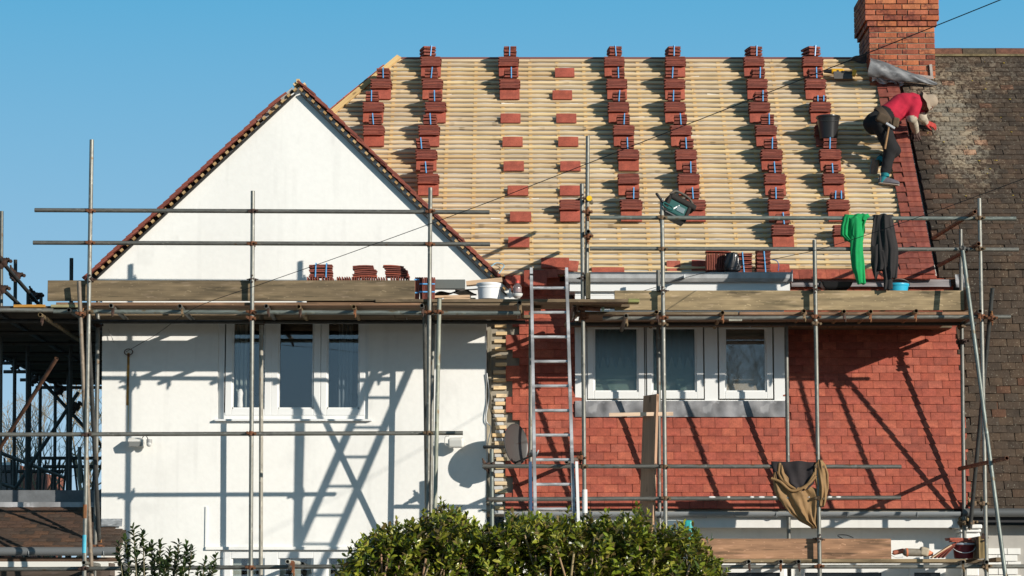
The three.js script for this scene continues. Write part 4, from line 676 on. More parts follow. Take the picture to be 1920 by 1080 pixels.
{
  const leafM = new THREE.MeshPhysicalMaterial({ roughness: 0.33, side: THREE.DoubleSide, transmission: 0.18, thickness: 0, map: T.leaf }); leafM.color.setRGB(1, 1, 1);
  const zc = 6.2, prof = [[640, 1075], [660, 1040], [690, 1005], [735, 985], [760, 990], [790, 968], [835, 945], [870, 970], [905, 985], [940, 985], [965, 960], [990, 975], [1010, 965], [1040, 978], [1062, 965], [1090, 985], [1120, 972], [1150, 968], [1170, 985], [1198, 950], [1215, 985], [1240, 1000], [1265, 985], [1290, 990], [1310, 1005], [1330, 1045], [1345, 1075]];
  const topAt = px => { let i = 0; while (i < prof.length - 2 && prof[i + 1][0] < px) i++; const [a, b] = [prof[i], prof[i + 1]]; return a[1] + (b[1] - a[1]) * clamp((px - a[0]) / (b[0] - a[0])); };
  const hedge = thing('hedge', 'clipped evergreen hedge with bare brown stems in front of the houses', 'hedge', [U(990, 1000, zc).x, 0, zc]);
  const o = hedge.position, sh = [];
  for (let k = 0; k < 4300; k++) {
    const px = rr(645, 1342), z = zc + rr(-0.62, 0.45); const edge = Math.min(px - 640, 1345 - px) / 60; 
    const ty = U(px, topAt(px) + 2, z).y; const depth = Math.pow(rnd(), 0.9) * 1.15; let y = ty - 0.02 - depth; const x = U(px, 1000, z).x;
    if (y < 0.9) continue;
    const front = z - zc; const d = V(rr(-0.5, 0.5) + (edge < 1 ? (px < 900 ? -0.4 : 0.4) : 0), rr(0.5, 1.2), rr(-0.4, 0.5) + front * 0.5).normalize();
    const len = rr(0.09, 0.2); sh.push({ p: V(x - o.x, y - len * 0.7, z - o.z), d, len, n: 8 + Math.floor(rnd() * 6), size: rr(0.9, 1.3) });
  }
  // leading shoots on the crown
  for (const [px, py] of prof) for (let k = 0; k < 4; k++) { const z = zc + rr(-0.3, 0.35), p = U(px + rr(-14, 14), py + rr(-10, 22), z); const len = rr(0.14, 0.26); sh.push({ p: V(p.x - o.x, p.y - len - o.y, z - o.z), d: V(rr(-0.2, 0.2), 1, rr(-0.1, 0.2)).normalize(), len, n: 11, size: 1.0 }); }
  for (let k = 0; k < 500; k++) { const z = zc + rr(-0.45, 0.45), x = rr(-1.6, 1.7) + o.x; const len = 0.18; sh.push({ p: V(x - o.x, rr(0.1, 0.9), z - o.z), d: V(rr(-0.5, 0.5), 0.8, rr(-0.4, 0.6)).normalize(), len, n: 8, size: 1 }); }
  plantLeaves(hedge, sh, leafGeo(0.074, 0.036), leafM, [[0.26, 0.31, 0.025], [0.20, 0.26, 0.022], [0.36, 0.38, 0.034], [0.10, 0.15, 0.02], [0.46, 0.44, 0.07], [0.20, 0.15, 0.05]]);
  for (let k = 0; k < 70; k++) { // cut stems showing through
    const px = rr(690, 1330), z = zc + (k % 2 ? rr(0.15, 0.42) : rr(-0.3, 0.3)), b = U(px, 1100, z), ty = U(px, topAt(px) + rr(30, 100), z).y, x = b.x - o.x, lx = rr(-0.16, 0.16), r = rr(0.005, 0.012);
    const pts = [V(x, 0, z - o.z), V(x + rr(-0.05, 0.05), ty * 0.6, z - o.z + rr(-0.04, 0.04)), V(x + lx * 0.4 + rr(-0.04, 0.04), ty * 0.85, z - o.z), V(x + lx, ty, z - o.z + rr(-0.04, 0.06))]; mesh('stem', curveTube(pts, r, 8, 6), mat(rr(0.34, 0.5), rr(0.25, 0.31), rr(0.15, 0.2), 0.95, { map: T.cloth }), hedge);
  }
  for (let k = 0; k < 40; k++) { const z = zc + rr(-0.35, 0.35), x = rr(-1.5, 1.6); const pts = [V(x, 1.6, z - o.z), V(x + rr(-0.1, 0.1), 2.0, z - o.z), V(x + rr(-0.2, 0.2), rr(2.2, 2.45), z - o.z)]; mesh('twig', curveTube(pts, 0.004, 6, 5), M.barkgrey, hedge); }
  // shrub at the left
  const shrub = thing('shrub', 'sparse dark green shrub with upright sprigs below the white wall', 'shrub', [U(300, 1000, 6.5).x, 0, 6.5]); const so = shrub.position, ss2 = [];
  const spr = [[250, 988], [268, 1000], [235, 1010], [285, 1020], [222, 1020], [255, 1030], [300, 1020], [335, 1018], [350, 1022], [318, 1030], [330, 1042], [290, 1045], [360, 1030], [405, 1042], [385, 1052], [395, 1062], [240, 1050], [270, 1055], [310, 1060], [345, 1055], [372, 1070], [230, 1065], [260, 1072], [290, 1078], [325, 1080], [350, 1085]];
  for (const [px, py] of spr) { const z = 6.5 + rr(-0.2, 0.25), tip = U(px, py, z), base = V(so.x + (tip.x - so.x) * 0.35, 0.6, z); const d = tip.clone().sub(V(tip.x + (base.x - tip.x) * 0.3, tip.y - 0.5, z)).normalize(); const len = rr(0.16, 0.24);
    ss2.push({ p: tip.clone().addScaledVector(d, -len).sub(so), d, len, n: 16, size: 1 });
    for (let k = 0; k < 2; k++) { const d2 = d.clone().add(V(rr(-0.7, 0.7), 0.1, rr(-0.5, 0.5))).normalize(); const l2 = rr(0.08, 0.13); ss2.push({ p: tip.clone().addScaledVector(d, -len * rr(0.7, 1.5)).sub(so), d: d2, len: l2, n: 8, size: 0.9 }); }
    mesh('stem', curveTube([V(0, 0, 0).add(V((base.x - so.x) * 0.3, 0, 0)), base.clone().sub(so), tip.clone().addScaledVector(d, -0.3).sub(so), tip.clone().addScaledVector(d, -0.02).sub(so)], 0.006, 12, 5), mat(0.16, 0.14, 0.08, 0.9), shrub); }
  plantLeaves(shrub, ss2, leafGeo(0.078, 0.038, 0.4), leafM, [[0.045, 0.085, 0.02], [0.06, 0.10, 0.025], [0.035, 0.065, 0.018], [0.085, 0.125, 0.035]]);
}
// ================================================================ scaffolding
// coupler: two clamped collars at right angles with their bolts
const couplerGeo = (() => {
  const a = new THREE.CylinderGeometry(0.031, 0.031, 0.048, 10), b = a.clone(); b.rotateZ(Math.PI / 2); b.translate(0, 0, -0.052);
  const body = new THREE.BoxGeometry(0.045, 0.045, 0.05); body.translate(0, 0, -0.026);
  const bolts = []; for (const [x, y, z, rx, rz] of [[0.045, 0.0, 0.012, Math.PI / 2, 0], [-0.045, 0, 0.012, Math.PI / 2, 0], [0, 0.045, -0.06, 0, 0], [0, -0.045, -0.06, 0, 0]]) { const c = new THREE.CylinderGeometry(0.0085, 0.0085, 0.075, 6); c.rotateX(rx); c.rotateZ(rz); c.translate(x, y, z); bolts.push(c); const n = new THREE.CylinderGeometry(0.015, 0.015, 0.016, 6); n.rotateX(rx); n.translate(x, y, z + (rx ? 0.03 : 0)); bolts.push(n); }
  const lug = new THREE.BoxGeometry(0.11, 0.028, 0.018); lug.translate(0, 0, 0.012); const lug2 = new THREE.BoxGeometry(0.028, 0.11, 0.018); lug2.translate(0, 0, -0.06);
  return uvBox(merge([a, b, body, lug, lug2, ...bolts]));
})();
const dropGeo = (() => { const a = new THREE.CylinderGeometry(0.030, 0.030, 0.04, 10); a.rotateX(Math.PI / 2); const b = new THREE.BoxGeometry(0.03, 0.10, 0.03); b.translate(0.012, -0.055, 0); const c = new THREE.CylinderGeometry(0.009, 0.009, 0.06, 6); c.translate(0.018, -0.125, 0.012); const n = new THREE.CylinderGeometry(0.017, 0.012, 0.03, 6); n.translate(0.018, -0.125, 0.012); return uvBox(merge([a, b, c, n])); })();
const STEEL = () => pick(M.steels);
function scaffold(name, label) {
  const t = thing(name, label, 'scaffolding');
  const o = { t };
  o.tube = (n, p, q, m) => mesh(n, pipe(p, q), m || STEEL(), t);
  o.px = (n, a, za, b, zb, m) => o.tube(n, U(a[0], a[1], za), U(b[0], b[1], zb), m);
  o.std = (a, b, z, m, z2 = z) => { const p = U(a[0], a[1], z), q = U(b[0], b[1], z2); if (b[1] > 1040) { const d = q.clone().sub(p); const k = (0.02 - p.y) / d.y; return o.tube('standard', p, p.clone().addScaledVector(d, k), m); } return o.tube('standard', p, q, m); };
  o.clamp = (px, py, z, m, rot = [0, 0, 0], s = 1) => { const c = mesh('coupler', couplerGeo, m || pick([M.rust, M.brass, M.rust, M.rustdark]), t); c.position.copy(U(px, py, z)); c.rotation.set(rot[0] + rr(-0.1, 0.1), rot[1] + rr(-0.15, 0.15), rot[2] + rr(-0.15, 0.15)); c.scale.setScalar(s); return c; };
  o.putlog = (px, py, zf, zb, m, drop = true) => { const p = U(px, py, zf); o.tube('putlog', p, V(p.x + rr(-0.02, 0.02), p.y - 0.01, zb), m); if (drop) { const c = mesh('coupler', dropGeo, pick([M.rust, M.brass, M.rustdark]), t); c.position.set(p.x, p.y, zf - 0.1); c.rotation.set(0, rr(-0.3, 0.3), rr(-0.1, 0.1)); c.scale.set(0.9, 0.72, 0.9); } };
  o.board = (n, x0, x1, y0, y1, z0, z1, m, along = 'x') => { const g = new RoundedBoxGeometry(Math.abs(x1 - x0), Math.abs(y1 - y0), Math.abs(z1 - z0), 1, 0.004); uvBox(g, along, rnd() * 3, rnd()); g.translate((x0 + x1) / 2, (y0 + y1) / 2, (z0 + z1) / 2); return mesh(n, g, m, t); };
  return o;
}
// ---------------------------------------------------------------- A: in front of the white gable (front plane z = 1.45)
const ZA = 1.45;
{
  const A = scaffold('gable_scaffold', 'grey tube scaffolding with weathered toe board in front of the white gable');
  A.std([172, 262], [158, 1080], ZA, M.steels[2]); A.std([474, 358], [470, 1080], ZA, M.steels[2]); A.std([807, 352], [801, 1080], ZA, M.steels[0]);
  A.std([148, 527], [172, 1080], ZA + 0.06, mat(0.30, 0.24, 0.18, 0.6, { map: T.steel, metalness: 0.3 }), ZA - 0.14);
  A.std([824, 560], [813, 1080], ZA + 0.05, mat(0.42, 0.43, 0.34, 0.6, { map: T.steel, metalness: 0.3 }));
  A.std([184, 560], [178, 1080], 0.44, M.steels[1]); A.std([490, 575], [489, 1080], 0.44, mat(0.44, 0.41, 0.34, 0.6, { map: T.steel, metalness: 0.25 })); A.std([812, 575], [806, 1080], 0.44, M.steels[0]);
  A.px('brace', [796, 585], 1.34, [801, 1012], 0.42, M.steels[3]);
  A.px('brace', [165, 600], 1.34, [186, 1012], 0.42, M.steeldark);
  // guard rails and ledgers
  const ZL = ZA - 0.052;
  A.px('guard_rail', [65, 394], ZL, [918, 398], ZL, M.steels[1]); A.px('guard_rail', [62, 455], ZL, [919, 458], ZL, M.steels[1]);
  A.px('ledger', [100, 584], ZL, [976, 587], ZL, M.steelgreen); A.px('ledger', [-40, 815], ZL, [868, 812], ZL, M.steels[0]); A.px('ledger', [-40, 1068], ZL, [660, 1062], ZL, M.steels[3]);
  A.px('ledger', [120, 603], 0.50, [985, 604], 0.50, M.steeldark);
  for (const [x, y] of [[170, 396], [169, 455], [166, 585], [474, 396], [473, 457], [472, 585], [471, 597], [807, 396], [806, 458], [804, 586], [162, 815], [471, 813], [803, 812], [157, 1066], [470, 1064]]) A.clamp(x, y, ZA + 0.005);
  for (const [x, y] of [[169, 523], [473, 523]]) A.clamp(x, y, ZA, M.rustdark, [0, 0, Math.PI / 2], 0.8);
  A.clamp(152, 589, ZA + 0.06, M.rust); A.clamp(823, 585, ZA + 0.05, M.rust); A.clamp(176, 1027, 0.47, M.rust, [0, 0.8, 0], 1.1); A.clamp(187, 1026, 0.47, M.rust, [0, 0, 0], 1.1);
  for (const [x, y, z] of [[185, 610, 0.44], [490, 605, 0.44], [810, 605, 0.44]]) A.clamp(x, y, z + 0.03, M.rustdark);
  for (const [x, y] of [[208, 573], [337, 574], [499, 574], [560, 575], [663, 575], [791, 573], [974, 567]]) A.putlog(x, y, ZA + 0.17, 0.3, pick([M.steels[1], M.brass, M.steels[3]]));
  A.putlog(157, 1055, ZA + 0.15, 0.2, M.steels[0], false); A.putlog(224, 1058, ZA + 0.12, 0.15, M.steels[1], false);
  A.px('putlog', [539, 1053], ZA + 0.25, [561, 1056], 0.1, mat(0.55, 0.55, 0.48, 0.6, { map: T.steel })); { const c = mesh('coupler', dropGeo, M.rust, A.t); c.position.copy(U(548, 1056, ZA + 0.06)); }
  // toe board, deck boards
  const t0 = U(90, 526, ZL - 0.05), t1 = U(778, 565, ZL - 0.05); A.board('toe_board', t0.x, t1.x, t1.y + 0.004, t0.y, ZL - 0.07, ZL - 0.032, M.board);
  const dy = U(0, 567, ZL).y; const xa = U(105, 570, ZL).x, xb = U(1000, 570, ZL).x;
  for (const [zi, zo] of [[1.15, 1.398], [0.89, 1.138], [0.63, 0.878], [0.22, 0.44], [0.015, 0.21]]) { const k = zo < 1.3, o = rr(-0.2, 0.15), sp = xa + 3.4 + rr(-0.8, 0.8); A.board('deck_board', xa + (k ? o : 0), sp - 0.01, dy - 0.035, dy + rr(-0.002, 0.002), zi, zo, k ? M.deck : M.deckred); A.board('deck_board', sp, xb + (k ? o : 0), dy - 0.035, dy + rr(-0.002, 0.002), zi, zo, M.deck); }
  A.board('deck_board', U(452, 570, 0.5).x, xb - 0.1, dy - 0.034, dy - 0.001, 0.45, 0.62, M.deck);
  // the bridging boards that run on past the ladder, their painted end
  const by = U(0, 561, ZL).y, bxa = U(700, 561, ZL).x, bxb = U(1198, 561, ZL).x;
  for (let k = 0; k < 3; k++) A.board('deck_board', bxa + rr(0, 0.3), bxb - (k ? rr(0, 0.25) : 0), by - 0.036, by, ZL + 0.02 - k * 0.215 - 0.21, ZL + 0.02 - k * 0.215, M.deck);
  const pe = U(1178, 561, ZL + 0.02); A.board('painted_end', pe.x, bxb + 0.004, by - 0.037, by + 0.003, ZL - 0.15, ZL + 0.023, mat(0.42, 0.44, 0.16, 0.8, { map: T.oldwood }));
  // blue and rust bands on the left standard
  const wrap = (y0, y1, m, n) => { const f = y => U(172 - 14 * (y - 262) / 788, y, ZA); mesh(n, cyl(f(y0), f(y1), 0.0262, 14), m, A.t); };
  wrap(1003, 1037, mat(0.09, 0.55, 0.72, 0.6, { map: T.cloth }), 'blue_tape'); wrap(946, 972, M.rust, 'rust_band');
}
// ---------------------------------------------------------------- B: in front of the red tile-hung wall (front plane z = 1.0)
const ZB = 1.0, ZBL = ZB - 0.052, ZBI = 0.13;
{
  const B = scaffold('tile_wall_scaffold', 'grey tube scaffolding with pale toe board in front of the red tile-hung wall');
  B.std([1102, 255], [1100, 555], ZB - 0.1, M.steels[0]); B.std([1091, 345], [1097, 1080], ZB, M.steels[0]);
  const f0 = U(1096.2, 918, ZB), f1 = U(1096.6, 962, ZB); mesh('white_sleeve', cyl(f0, f1, 0.03, 12), mat(0.75, 0.75, 0.73, 0.7, { map: T.render }), B.t);
  B.std([1241, 372], [1249, 1080], ZB, M.steels[2]); B.std([1527, 450], [1537, 1080], ZB, M.steels[0]); B.std([1836, 372], [1850, 1080], ZB, M.steels[2]);
  B.std([1805, 470], [1885, 1080], ZB + 0.12, M.steelgreen, ZB + 0.75);
  B.px('brace', [1861, 540], ZB + 0.06, [1819, 990], ZBI + 0.05, M.steeldark);
  B.std([1801, 430], [1809, 1080], ZBI, M.steels[1]); B.std([1474, 600], [1480, 1080], ZBI, M.steels[1]); B.std([1234, 507], [1237, 1080], ZBI, M.steels[1]); B.std([995, 585], [994, 1080], ZBI, M.steels[0]);
  B.std([922, 842], [923, 1080], ZB - 0.25, M.steelgreen);
  const rail = (a, b, n = 'ledger', m) => B.px(n, a, ZBL, b, ZBL, m);
  rail([1106, 408], [1905, 410], 'guard_rail', M.steelgreen); rail([1106, 466], [1910, 468], 'guard_rail', M.steels[0]);
  rail([1130, 597], [1895, 594], 'ledger', M.steels[0]); rail([905, 874], [1690, 875], 'ledger', M.steels[1]); rail([916, 936], [1689, 933], 'ledger', M.steels[1]); rail([1300, 1063], [1960, 1062], 'ledger', M.steels[0]);
  B.px('ledger', [1060, 608], ZBI + 0.05, [1830, 607], ZBI + 0.05, M.steeldark);
  for (const [x, y] of [[1241, 408], [1242, 467], [1244, 596], [1244, 608], [1247, 875], [1248, 934], [1529, 594], [1530, 607], [1535, 875], [1536, 934], [1536, 1062], [1837, 409], [1838, 467], [1842, 594], [1849, 1062], [1094, 875], [1094, 597], [1102, 398], [1103, 443], [1843, 944]]) B.clamp(x, y, ZB + 0.005, pick([M.brass, M.rust, M.brass]));
  for (const [x, y] of [[1243, 545], [1528, 543], [1536, 1010], [1843, 1008], [1093, 520], [1092, 372]]) B.clamp(x, y, ZB, M.rustdark, [0, 0, Math.PI / 2], 0.85);
  for (const [x, y] of [[1808, 980], [1822, 980], [1826, 944]]) B.clamp(x, y, ZBI + 0.03, M.brass, [0, 0.6, 0.3]);
  B.clamp(915, 873, ZB - 0.2, M.rustdark, [0, 0.4, 0.5], 1.2); B.clamp(922, 936, ZB - 0.2, M.rustdark); B.clamp(1806, 610, ZBI + 0.03, M.brass, [0, 0.3, 0.2], 1.1); B.clamp(1807, 640, ZBI + 0.03, M.rustdark, [0, 1, 0.2], 1.1); B.clamp(1861, 596, ZB + 0.06, M.rust); B.clamp(1807, 467, ZB + 0.1, M.steeldark);
  for (const [x, y] of [[1077, 570], [1087, 566], [1174, 592], [1231, 585], [1354.7, 586], [1507.5, 583], [1582.6, 584], [1632.7, 584], [1718, 583], [1837.6, 583]]) B.putlog(x, y, ZB + 0.17, -0.2, pick([M.steels[0], M.brass, M.steels[3]]));
  for (const [x, y] of [[1350, 1056], [1404, 1053], [1464, 1053], [1497.6, 1053], [1806, 1054], [1850, 1054]]) B.putlog(x, y, ZB + 0.15, -0.1, pick([M.steels[0], M.steels[3]]));
  // cross tubes at the two ends
  const cross = (a, za, b, zb, m) => B.px('transom', a, za, b, zb, m);
  cross([1828, 397], ZB + 0.2, [1750, 446], -0.75, M.rusttube); cross([1835, 457], ZB + 0.2, [1760, 498], -0.75, M.rusttube); cross([1888, 859], ZB + 0.9, [1799, 879], ZBI - 0.05, M.rusttube);
  cross([1105, 372], ZB + 0.12, [1109, 380], -0.6, M.steels[1]); cross([1103, 434], ZB + 0.12, [1108, 442], -0.6, M.steels[1]);
  const yc = U(1105, 372, ZB + 0.125); const cap = new THREE.CylinderGeometry(0.032, 0.032, 0.03, 14); cap.rotateX(Math.PI / 2); cap.translate(yc.x, yc.y, yc.z); mesh('yellow_cap', cap, mat(0.85, 0.52, 0.01, 0.4), B.t);
  B.px('putlog', [1062, 866], ZB + 0.2, [1092, 858], ZBI, M.steels[0]); B.clamp(1090, 858, ZB, M.rust);
  B.px('sleeve', [1084, 578], ZB + 0.08, [1126, 580], ZB + 0.08, M.rusttube); const en = U(1128, 580, ZB + 0.08); mesh('painted_end', cyl(en, en.clone().add(V(0.03, 0, 0)), 0.026, 12, false), mat(0.45, 0.62, 0.5, 0.6), B.t); B.clamp(1092, 580, ZB + 0.06, M.rust); B.clamp(1093, 591, ZB + 0.05, M.rust, [0, 0, 0], 1.2);
  // boards
  const t0 = U(1152, 545, ZBL - 0.05), t1 = U(1808, 582, ZBL - 0.05); B.board('toe_board', t0.x, t1.x, t1.y, t0.y, ZBL - 0.07, ZBL - 0.032, M.boardnew);
  const r0 = U(1832, 540, ZB), r1 = U(1832, 578, ZB); const rb = B.board('toe_board', -0.019, 0.019, r1.y, r0.y, -1.0, 0.1, M.deckred, 'z'); rb.position.set(r0.x - 0.10, 0, ZB - 0.12); rb.rotation.y = 0.09;
  const wb0 = U(1102, 512, ZB + 0.02), wb1 = U(1102, 560, ZB + 0.02); const wbx = B.board('packing_block', wb0.x - 0.024, wb0.x + 0.03, wb1.y, wb0.y, ZB - 0.02, ZB + 0.05, mat(0.22, 0.19, 0.12, 0.9, { map: T.oldwood }), 'y');
  const dy = U(0, 584, ZBL).y, xa = U(1080, 580, ZBL).x, xb = U(1815, 580, ZBL).x;
  for (let k = 0; k < 7; k++) { const z1 = ZBL - k * 0.218, o = rr(-0.15, 0.1), sp = xa + 2.3 + rr(-0.6, 0.6); B.board('deck_board', xa + (k ? o : 0), sp - 0.012, dy - 0.038, dy + rr(-0.003, 0), z1 - 0.21, z1, M.deck); B.board('deck_board', sp, xb + (k ? o : 0), dy - 0.038, dy + rr(-0.003, 0), z1 - 0.21, z1, k ? M.deck : M.deckred); }
  // lower lift
  const l0 = U(1312, 1010, ZBL - 0.05), l1 = U(1671, 1048, ZBL - 0.05); B.board('toe_board', l0.x, l1.x, l1.y, l0.y, ZBL - 0.07, ZBL - 0.032, M.boardorange);
  const ly = U(0, 1048, ZBL).y; const la = U(1300, 1050, ZBL).x, lb = U(1811, 1050, ZBL).x; for (let k = 0; k < 3; k++) { const z1 = ZBL + 0.01 - k * 0.218; B.board('deck_board', la, lb + (k ? 0.25 : 0), ly - 0.038, ly, z1 - 0.21, z1, k ? M.deck : mat(0.40, 0.30, 0.18, 0.9, { map: T.oldwood })); }
  const st0 = U(1852, 1045, ZBL), st1 = U(1885, 1053, ZBL); B.board('deck_board', U(1842, 0, ZBL).x, st1.x, st1.y, st0.y, 0.5, ZBL, M.deck);
  const e0 = U(1829, 1006, ZB - 0.1), e1 = U(1829, 1048, ZB - 0.1); const eb = B.board('toe_board', -0.019, 0.019, e1.y, e0.y, -0.7, 0.06, M.deck, 'z'); eb.position.set(U(1845, 1030, ZB).x - 0.04, 0, ZB - 0.06); const ef = B.board('end_grain', -0.02, 0.045, e1.y, e0.y, 0.0, 0.02, mat(0.42, 0.30, 0.14, 0.9, { map: T.oldwood }), 'y'); ef.position.set(U(1838, 1030, ZB).x, 0, ZB + 0.0);
  // maker's plate on the deck ledger
  const pl = U(1379, 600, ZB + 0.0), pg = bx(0.15, 0.022, 0.006); pg.translate(pl.x, pl.y, pl.z); mesh('stamped_plate', pg, mat(0.42, 0.40, 0.32, 0.6, { map: T.steel }), B.t);
  // plaster splashes on the lower rail
  for (const px of [1335, 1366, 1410, 1428, 1452, 1500, 1520, 1556, 1572]) { const p = U(px, 932, ZBL + 0.024), g = new THREE.SphereGeometry(0.022, 8, 6); g.scale(rr(0.8, 1.9), 0.5, 0.25); g.translate(p.x, p.y, p.z - 0.002); mesh('plaster_splash', g, mat(0.72, 0.71, 0.68, 0.9), B.t); }
}
// ---------------------------------------------------------------- C: along the left side of the house
{
  const C = scaffold('side_scaffold', 'dark scaffold platform with braces running back along the left side of the house');
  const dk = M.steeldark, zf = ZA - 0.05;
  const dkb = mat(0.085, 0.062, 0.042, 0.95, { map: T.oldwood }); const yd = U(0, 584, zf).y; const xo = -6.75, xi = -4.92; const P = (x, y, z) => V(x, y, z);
  C.px('ledger', [-60, 581], zf, [100, 582], zf, M.steels[2]);
  // deck boards laid across, seen from below
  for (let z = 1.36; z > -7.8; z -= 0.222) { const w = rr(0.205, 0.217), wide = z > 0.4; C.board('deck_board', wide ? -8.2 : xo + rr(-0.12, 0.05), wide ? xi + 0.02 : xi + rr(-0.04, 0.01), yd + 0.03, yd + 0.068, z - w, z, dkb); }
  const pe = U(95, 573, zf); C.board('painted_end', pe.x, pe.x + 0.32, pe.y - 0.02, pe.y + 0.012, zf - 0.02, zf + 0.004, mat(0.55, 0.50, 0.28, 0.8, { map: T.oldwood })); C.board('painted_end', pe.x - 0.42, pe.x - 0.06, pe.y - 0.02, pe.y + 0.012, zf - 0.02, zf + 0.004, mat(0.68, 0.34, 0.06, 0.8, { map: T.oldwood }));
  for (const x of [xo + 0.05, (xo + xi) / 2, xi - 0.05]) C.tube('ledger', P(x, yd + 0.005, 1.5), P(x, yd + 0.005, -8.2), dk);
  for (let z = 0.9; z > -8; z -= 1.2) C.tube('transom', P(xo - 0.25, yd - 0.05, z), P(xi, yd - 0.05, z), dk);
  C.putlog(75, 590, ZA + 0.12, -1.0, M.brass);
  // outer standards: feet to above the deck
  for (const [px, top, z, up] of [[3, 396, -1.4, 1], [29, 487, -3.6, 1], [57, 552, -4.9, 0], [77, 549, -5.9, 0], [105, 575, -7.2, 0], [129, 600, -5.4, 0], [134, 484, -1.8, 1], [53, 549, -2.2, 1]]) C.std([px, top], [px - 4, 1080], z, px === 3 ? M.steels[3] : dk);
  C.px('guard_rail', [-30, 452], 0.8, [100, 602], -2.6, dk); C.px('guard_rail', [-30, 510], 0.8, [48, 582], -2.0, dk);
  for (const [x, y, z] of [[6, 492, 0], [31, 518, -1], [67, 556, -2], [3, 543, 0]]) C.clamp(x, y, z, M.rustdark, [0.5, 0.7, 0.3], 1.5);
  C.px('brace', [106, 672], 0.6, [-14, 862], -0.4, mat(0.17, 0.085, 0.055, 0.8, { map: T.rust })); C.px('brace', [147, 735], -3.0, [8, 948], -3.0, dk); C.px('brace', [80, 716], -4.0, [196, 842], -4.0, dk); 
  // bridging lattice beams and rails low down behind
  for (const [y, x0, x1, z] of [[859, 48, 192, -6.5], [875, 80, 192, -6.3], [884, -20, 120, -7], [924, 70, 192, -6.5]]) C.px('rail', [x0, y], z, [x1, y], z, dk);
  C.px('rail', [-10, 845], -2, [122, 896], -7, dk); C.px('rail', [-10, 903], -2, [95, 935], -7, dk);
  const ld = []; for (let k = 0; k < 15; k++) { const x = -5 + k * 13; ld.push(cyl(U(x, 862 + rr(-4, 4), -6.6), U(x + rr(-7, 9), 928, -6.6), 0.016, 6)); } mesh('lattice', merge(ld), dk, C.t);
  for (const [x, y, z] of [[8, 668, -4], [30, 685, -4.5], [75, 700, -6], [65, 712, -6], [112, 733, -7], [142, 762, -4]]) C.clamp(x, y, z, M.rustdark, [0.4, 0.5, 0.6], 1.6);
  C.px('standard', [149, 838], -4, [150, 905], -4, M.steels[1]);
}
// ================================================================ tiles loaded out on the battens
const ORD = ['first', 'second', 'third', 'fourth', 'fifth', 'sixth', 'seventh', 'eighth'];
const ROWY = [145, 187, 231, 275, 321, 367, 416, 464];
const flatGeos = [0, 1, 2].map(k => tileGeo(0.262, 0.163, 0.0138, 0.003, 0.21 * k, 0.3 * k));
const endGeos = [0, 1].map(k => { const g = tileGeo(0.262, 0.163, 0.0125, 0.004, 0.2 * k, 0.1); g.rotateY(Math.PI / 2); return g; });
const faceGeos = [0, 1, 2].map(k => { const g = tileGeo(0.258, 0.160, 0.0125, 0.003, 0.3 * k, 0.2 * k); g.rotateX(Math.PI / 2); return g; });
const strapM = M.strap;
function bundleAt(label, pos, { n = 6, turn = 0, skew = 0, straps = 1, group, geos = endGeos, w = 0.163, d = 0.262, pitch = 0.0225 } = {}) {
  const t = thing('tile_bundle', label, 'tile bundle', pos, group); t.rotation.y = turn; const H = n * pitch;
  for (let k = 0; k < n; k++) { const m = mesh('tile', pick(geos), pick(M.stackclays), t); m.position.set(skew * k + rr(-0.004, 0.004), 0.010 + k * pitch + (k % 2 ? -0.0035 : 0.0025), -d / 2 + rr(-0.006, 0.006)); m.rotation.set(rr(-0.012, 0.012), rr(-0.025, 0.025), rr(-0.012, 0.012) + (k % 2 ? 0.012 : -0.012)); }
  for (let s = 0; s < straps; s++) { const x = straps === 1 ? rr(-0.02, 0.02) : (s ? w * 0.24 : -w * 0.22); const f = bx(0.013, H + 0.012, 0.002); f.translate(0, H / 2, 0.008); const tp = bx(0.013, 0.002, d); tp.translate(0, H + 0.005, -d / 2 + 0.008); const m = mesh('strap', merge([f, tp]), strapM, t); m.position.x = x + skew * n * 0.5; m.rotation.z = rr(-0.1, 0.1) + skew * -20; }
  return t;
}
function faceTiles(parent, n, y0 = 0, z0 = 0.03, lean = 0.42) { for (let k = 0; k < n; k++) { const m = mesh('leaning_tile', pick(faceGeos), pick(M.clays.slice(0, 6)), parent); m.position.set(rr(-0.003, 0.003), y0 + 0.080 * Math.cos(lean), z0 - 0.080 * Math.sin(lean) - 0.015 * k); m.rotation.set(-lean, rr(-0.01, 0.01), rr(-0.012, 0.012)); } }
function stackUnit(px, py, label, bLabel, bpx, o = {}) {
  const p = roofHit(px, py, 0.045); const t = thing('tile_stack', label, 'tile stack', p, 'stacks of loose red tiles on the battened roof');
  faceTiles(t, 3);
  for (let k = 0; k < 7; k++) { const m = mesh('tile', pick(flatGeos), pick(M.stackclays), t); m.position.set((k % 2 ? 0.007 : -0.007) + rr(-0.005, 0.005), 0.158 + k * 0.0182, -0.055 + rr(-0.004, 0.004)); m.rotation.set(rr(-0.01, 0.01), rr(-0.02, 0.02), rr(-0.012, 0.012)); }
  if (bpx != null) { const q = roofHit(bpx, py, 0.045); bundleAt(bLabel, [q.x, p.y + 0.158 + 7 * 0.0182 + 0.004, p.z + 0.03], { turn: rr(-0.05, 0.05), group: 'blue strapped tile bundles on the battened roof', ...o }); }
}
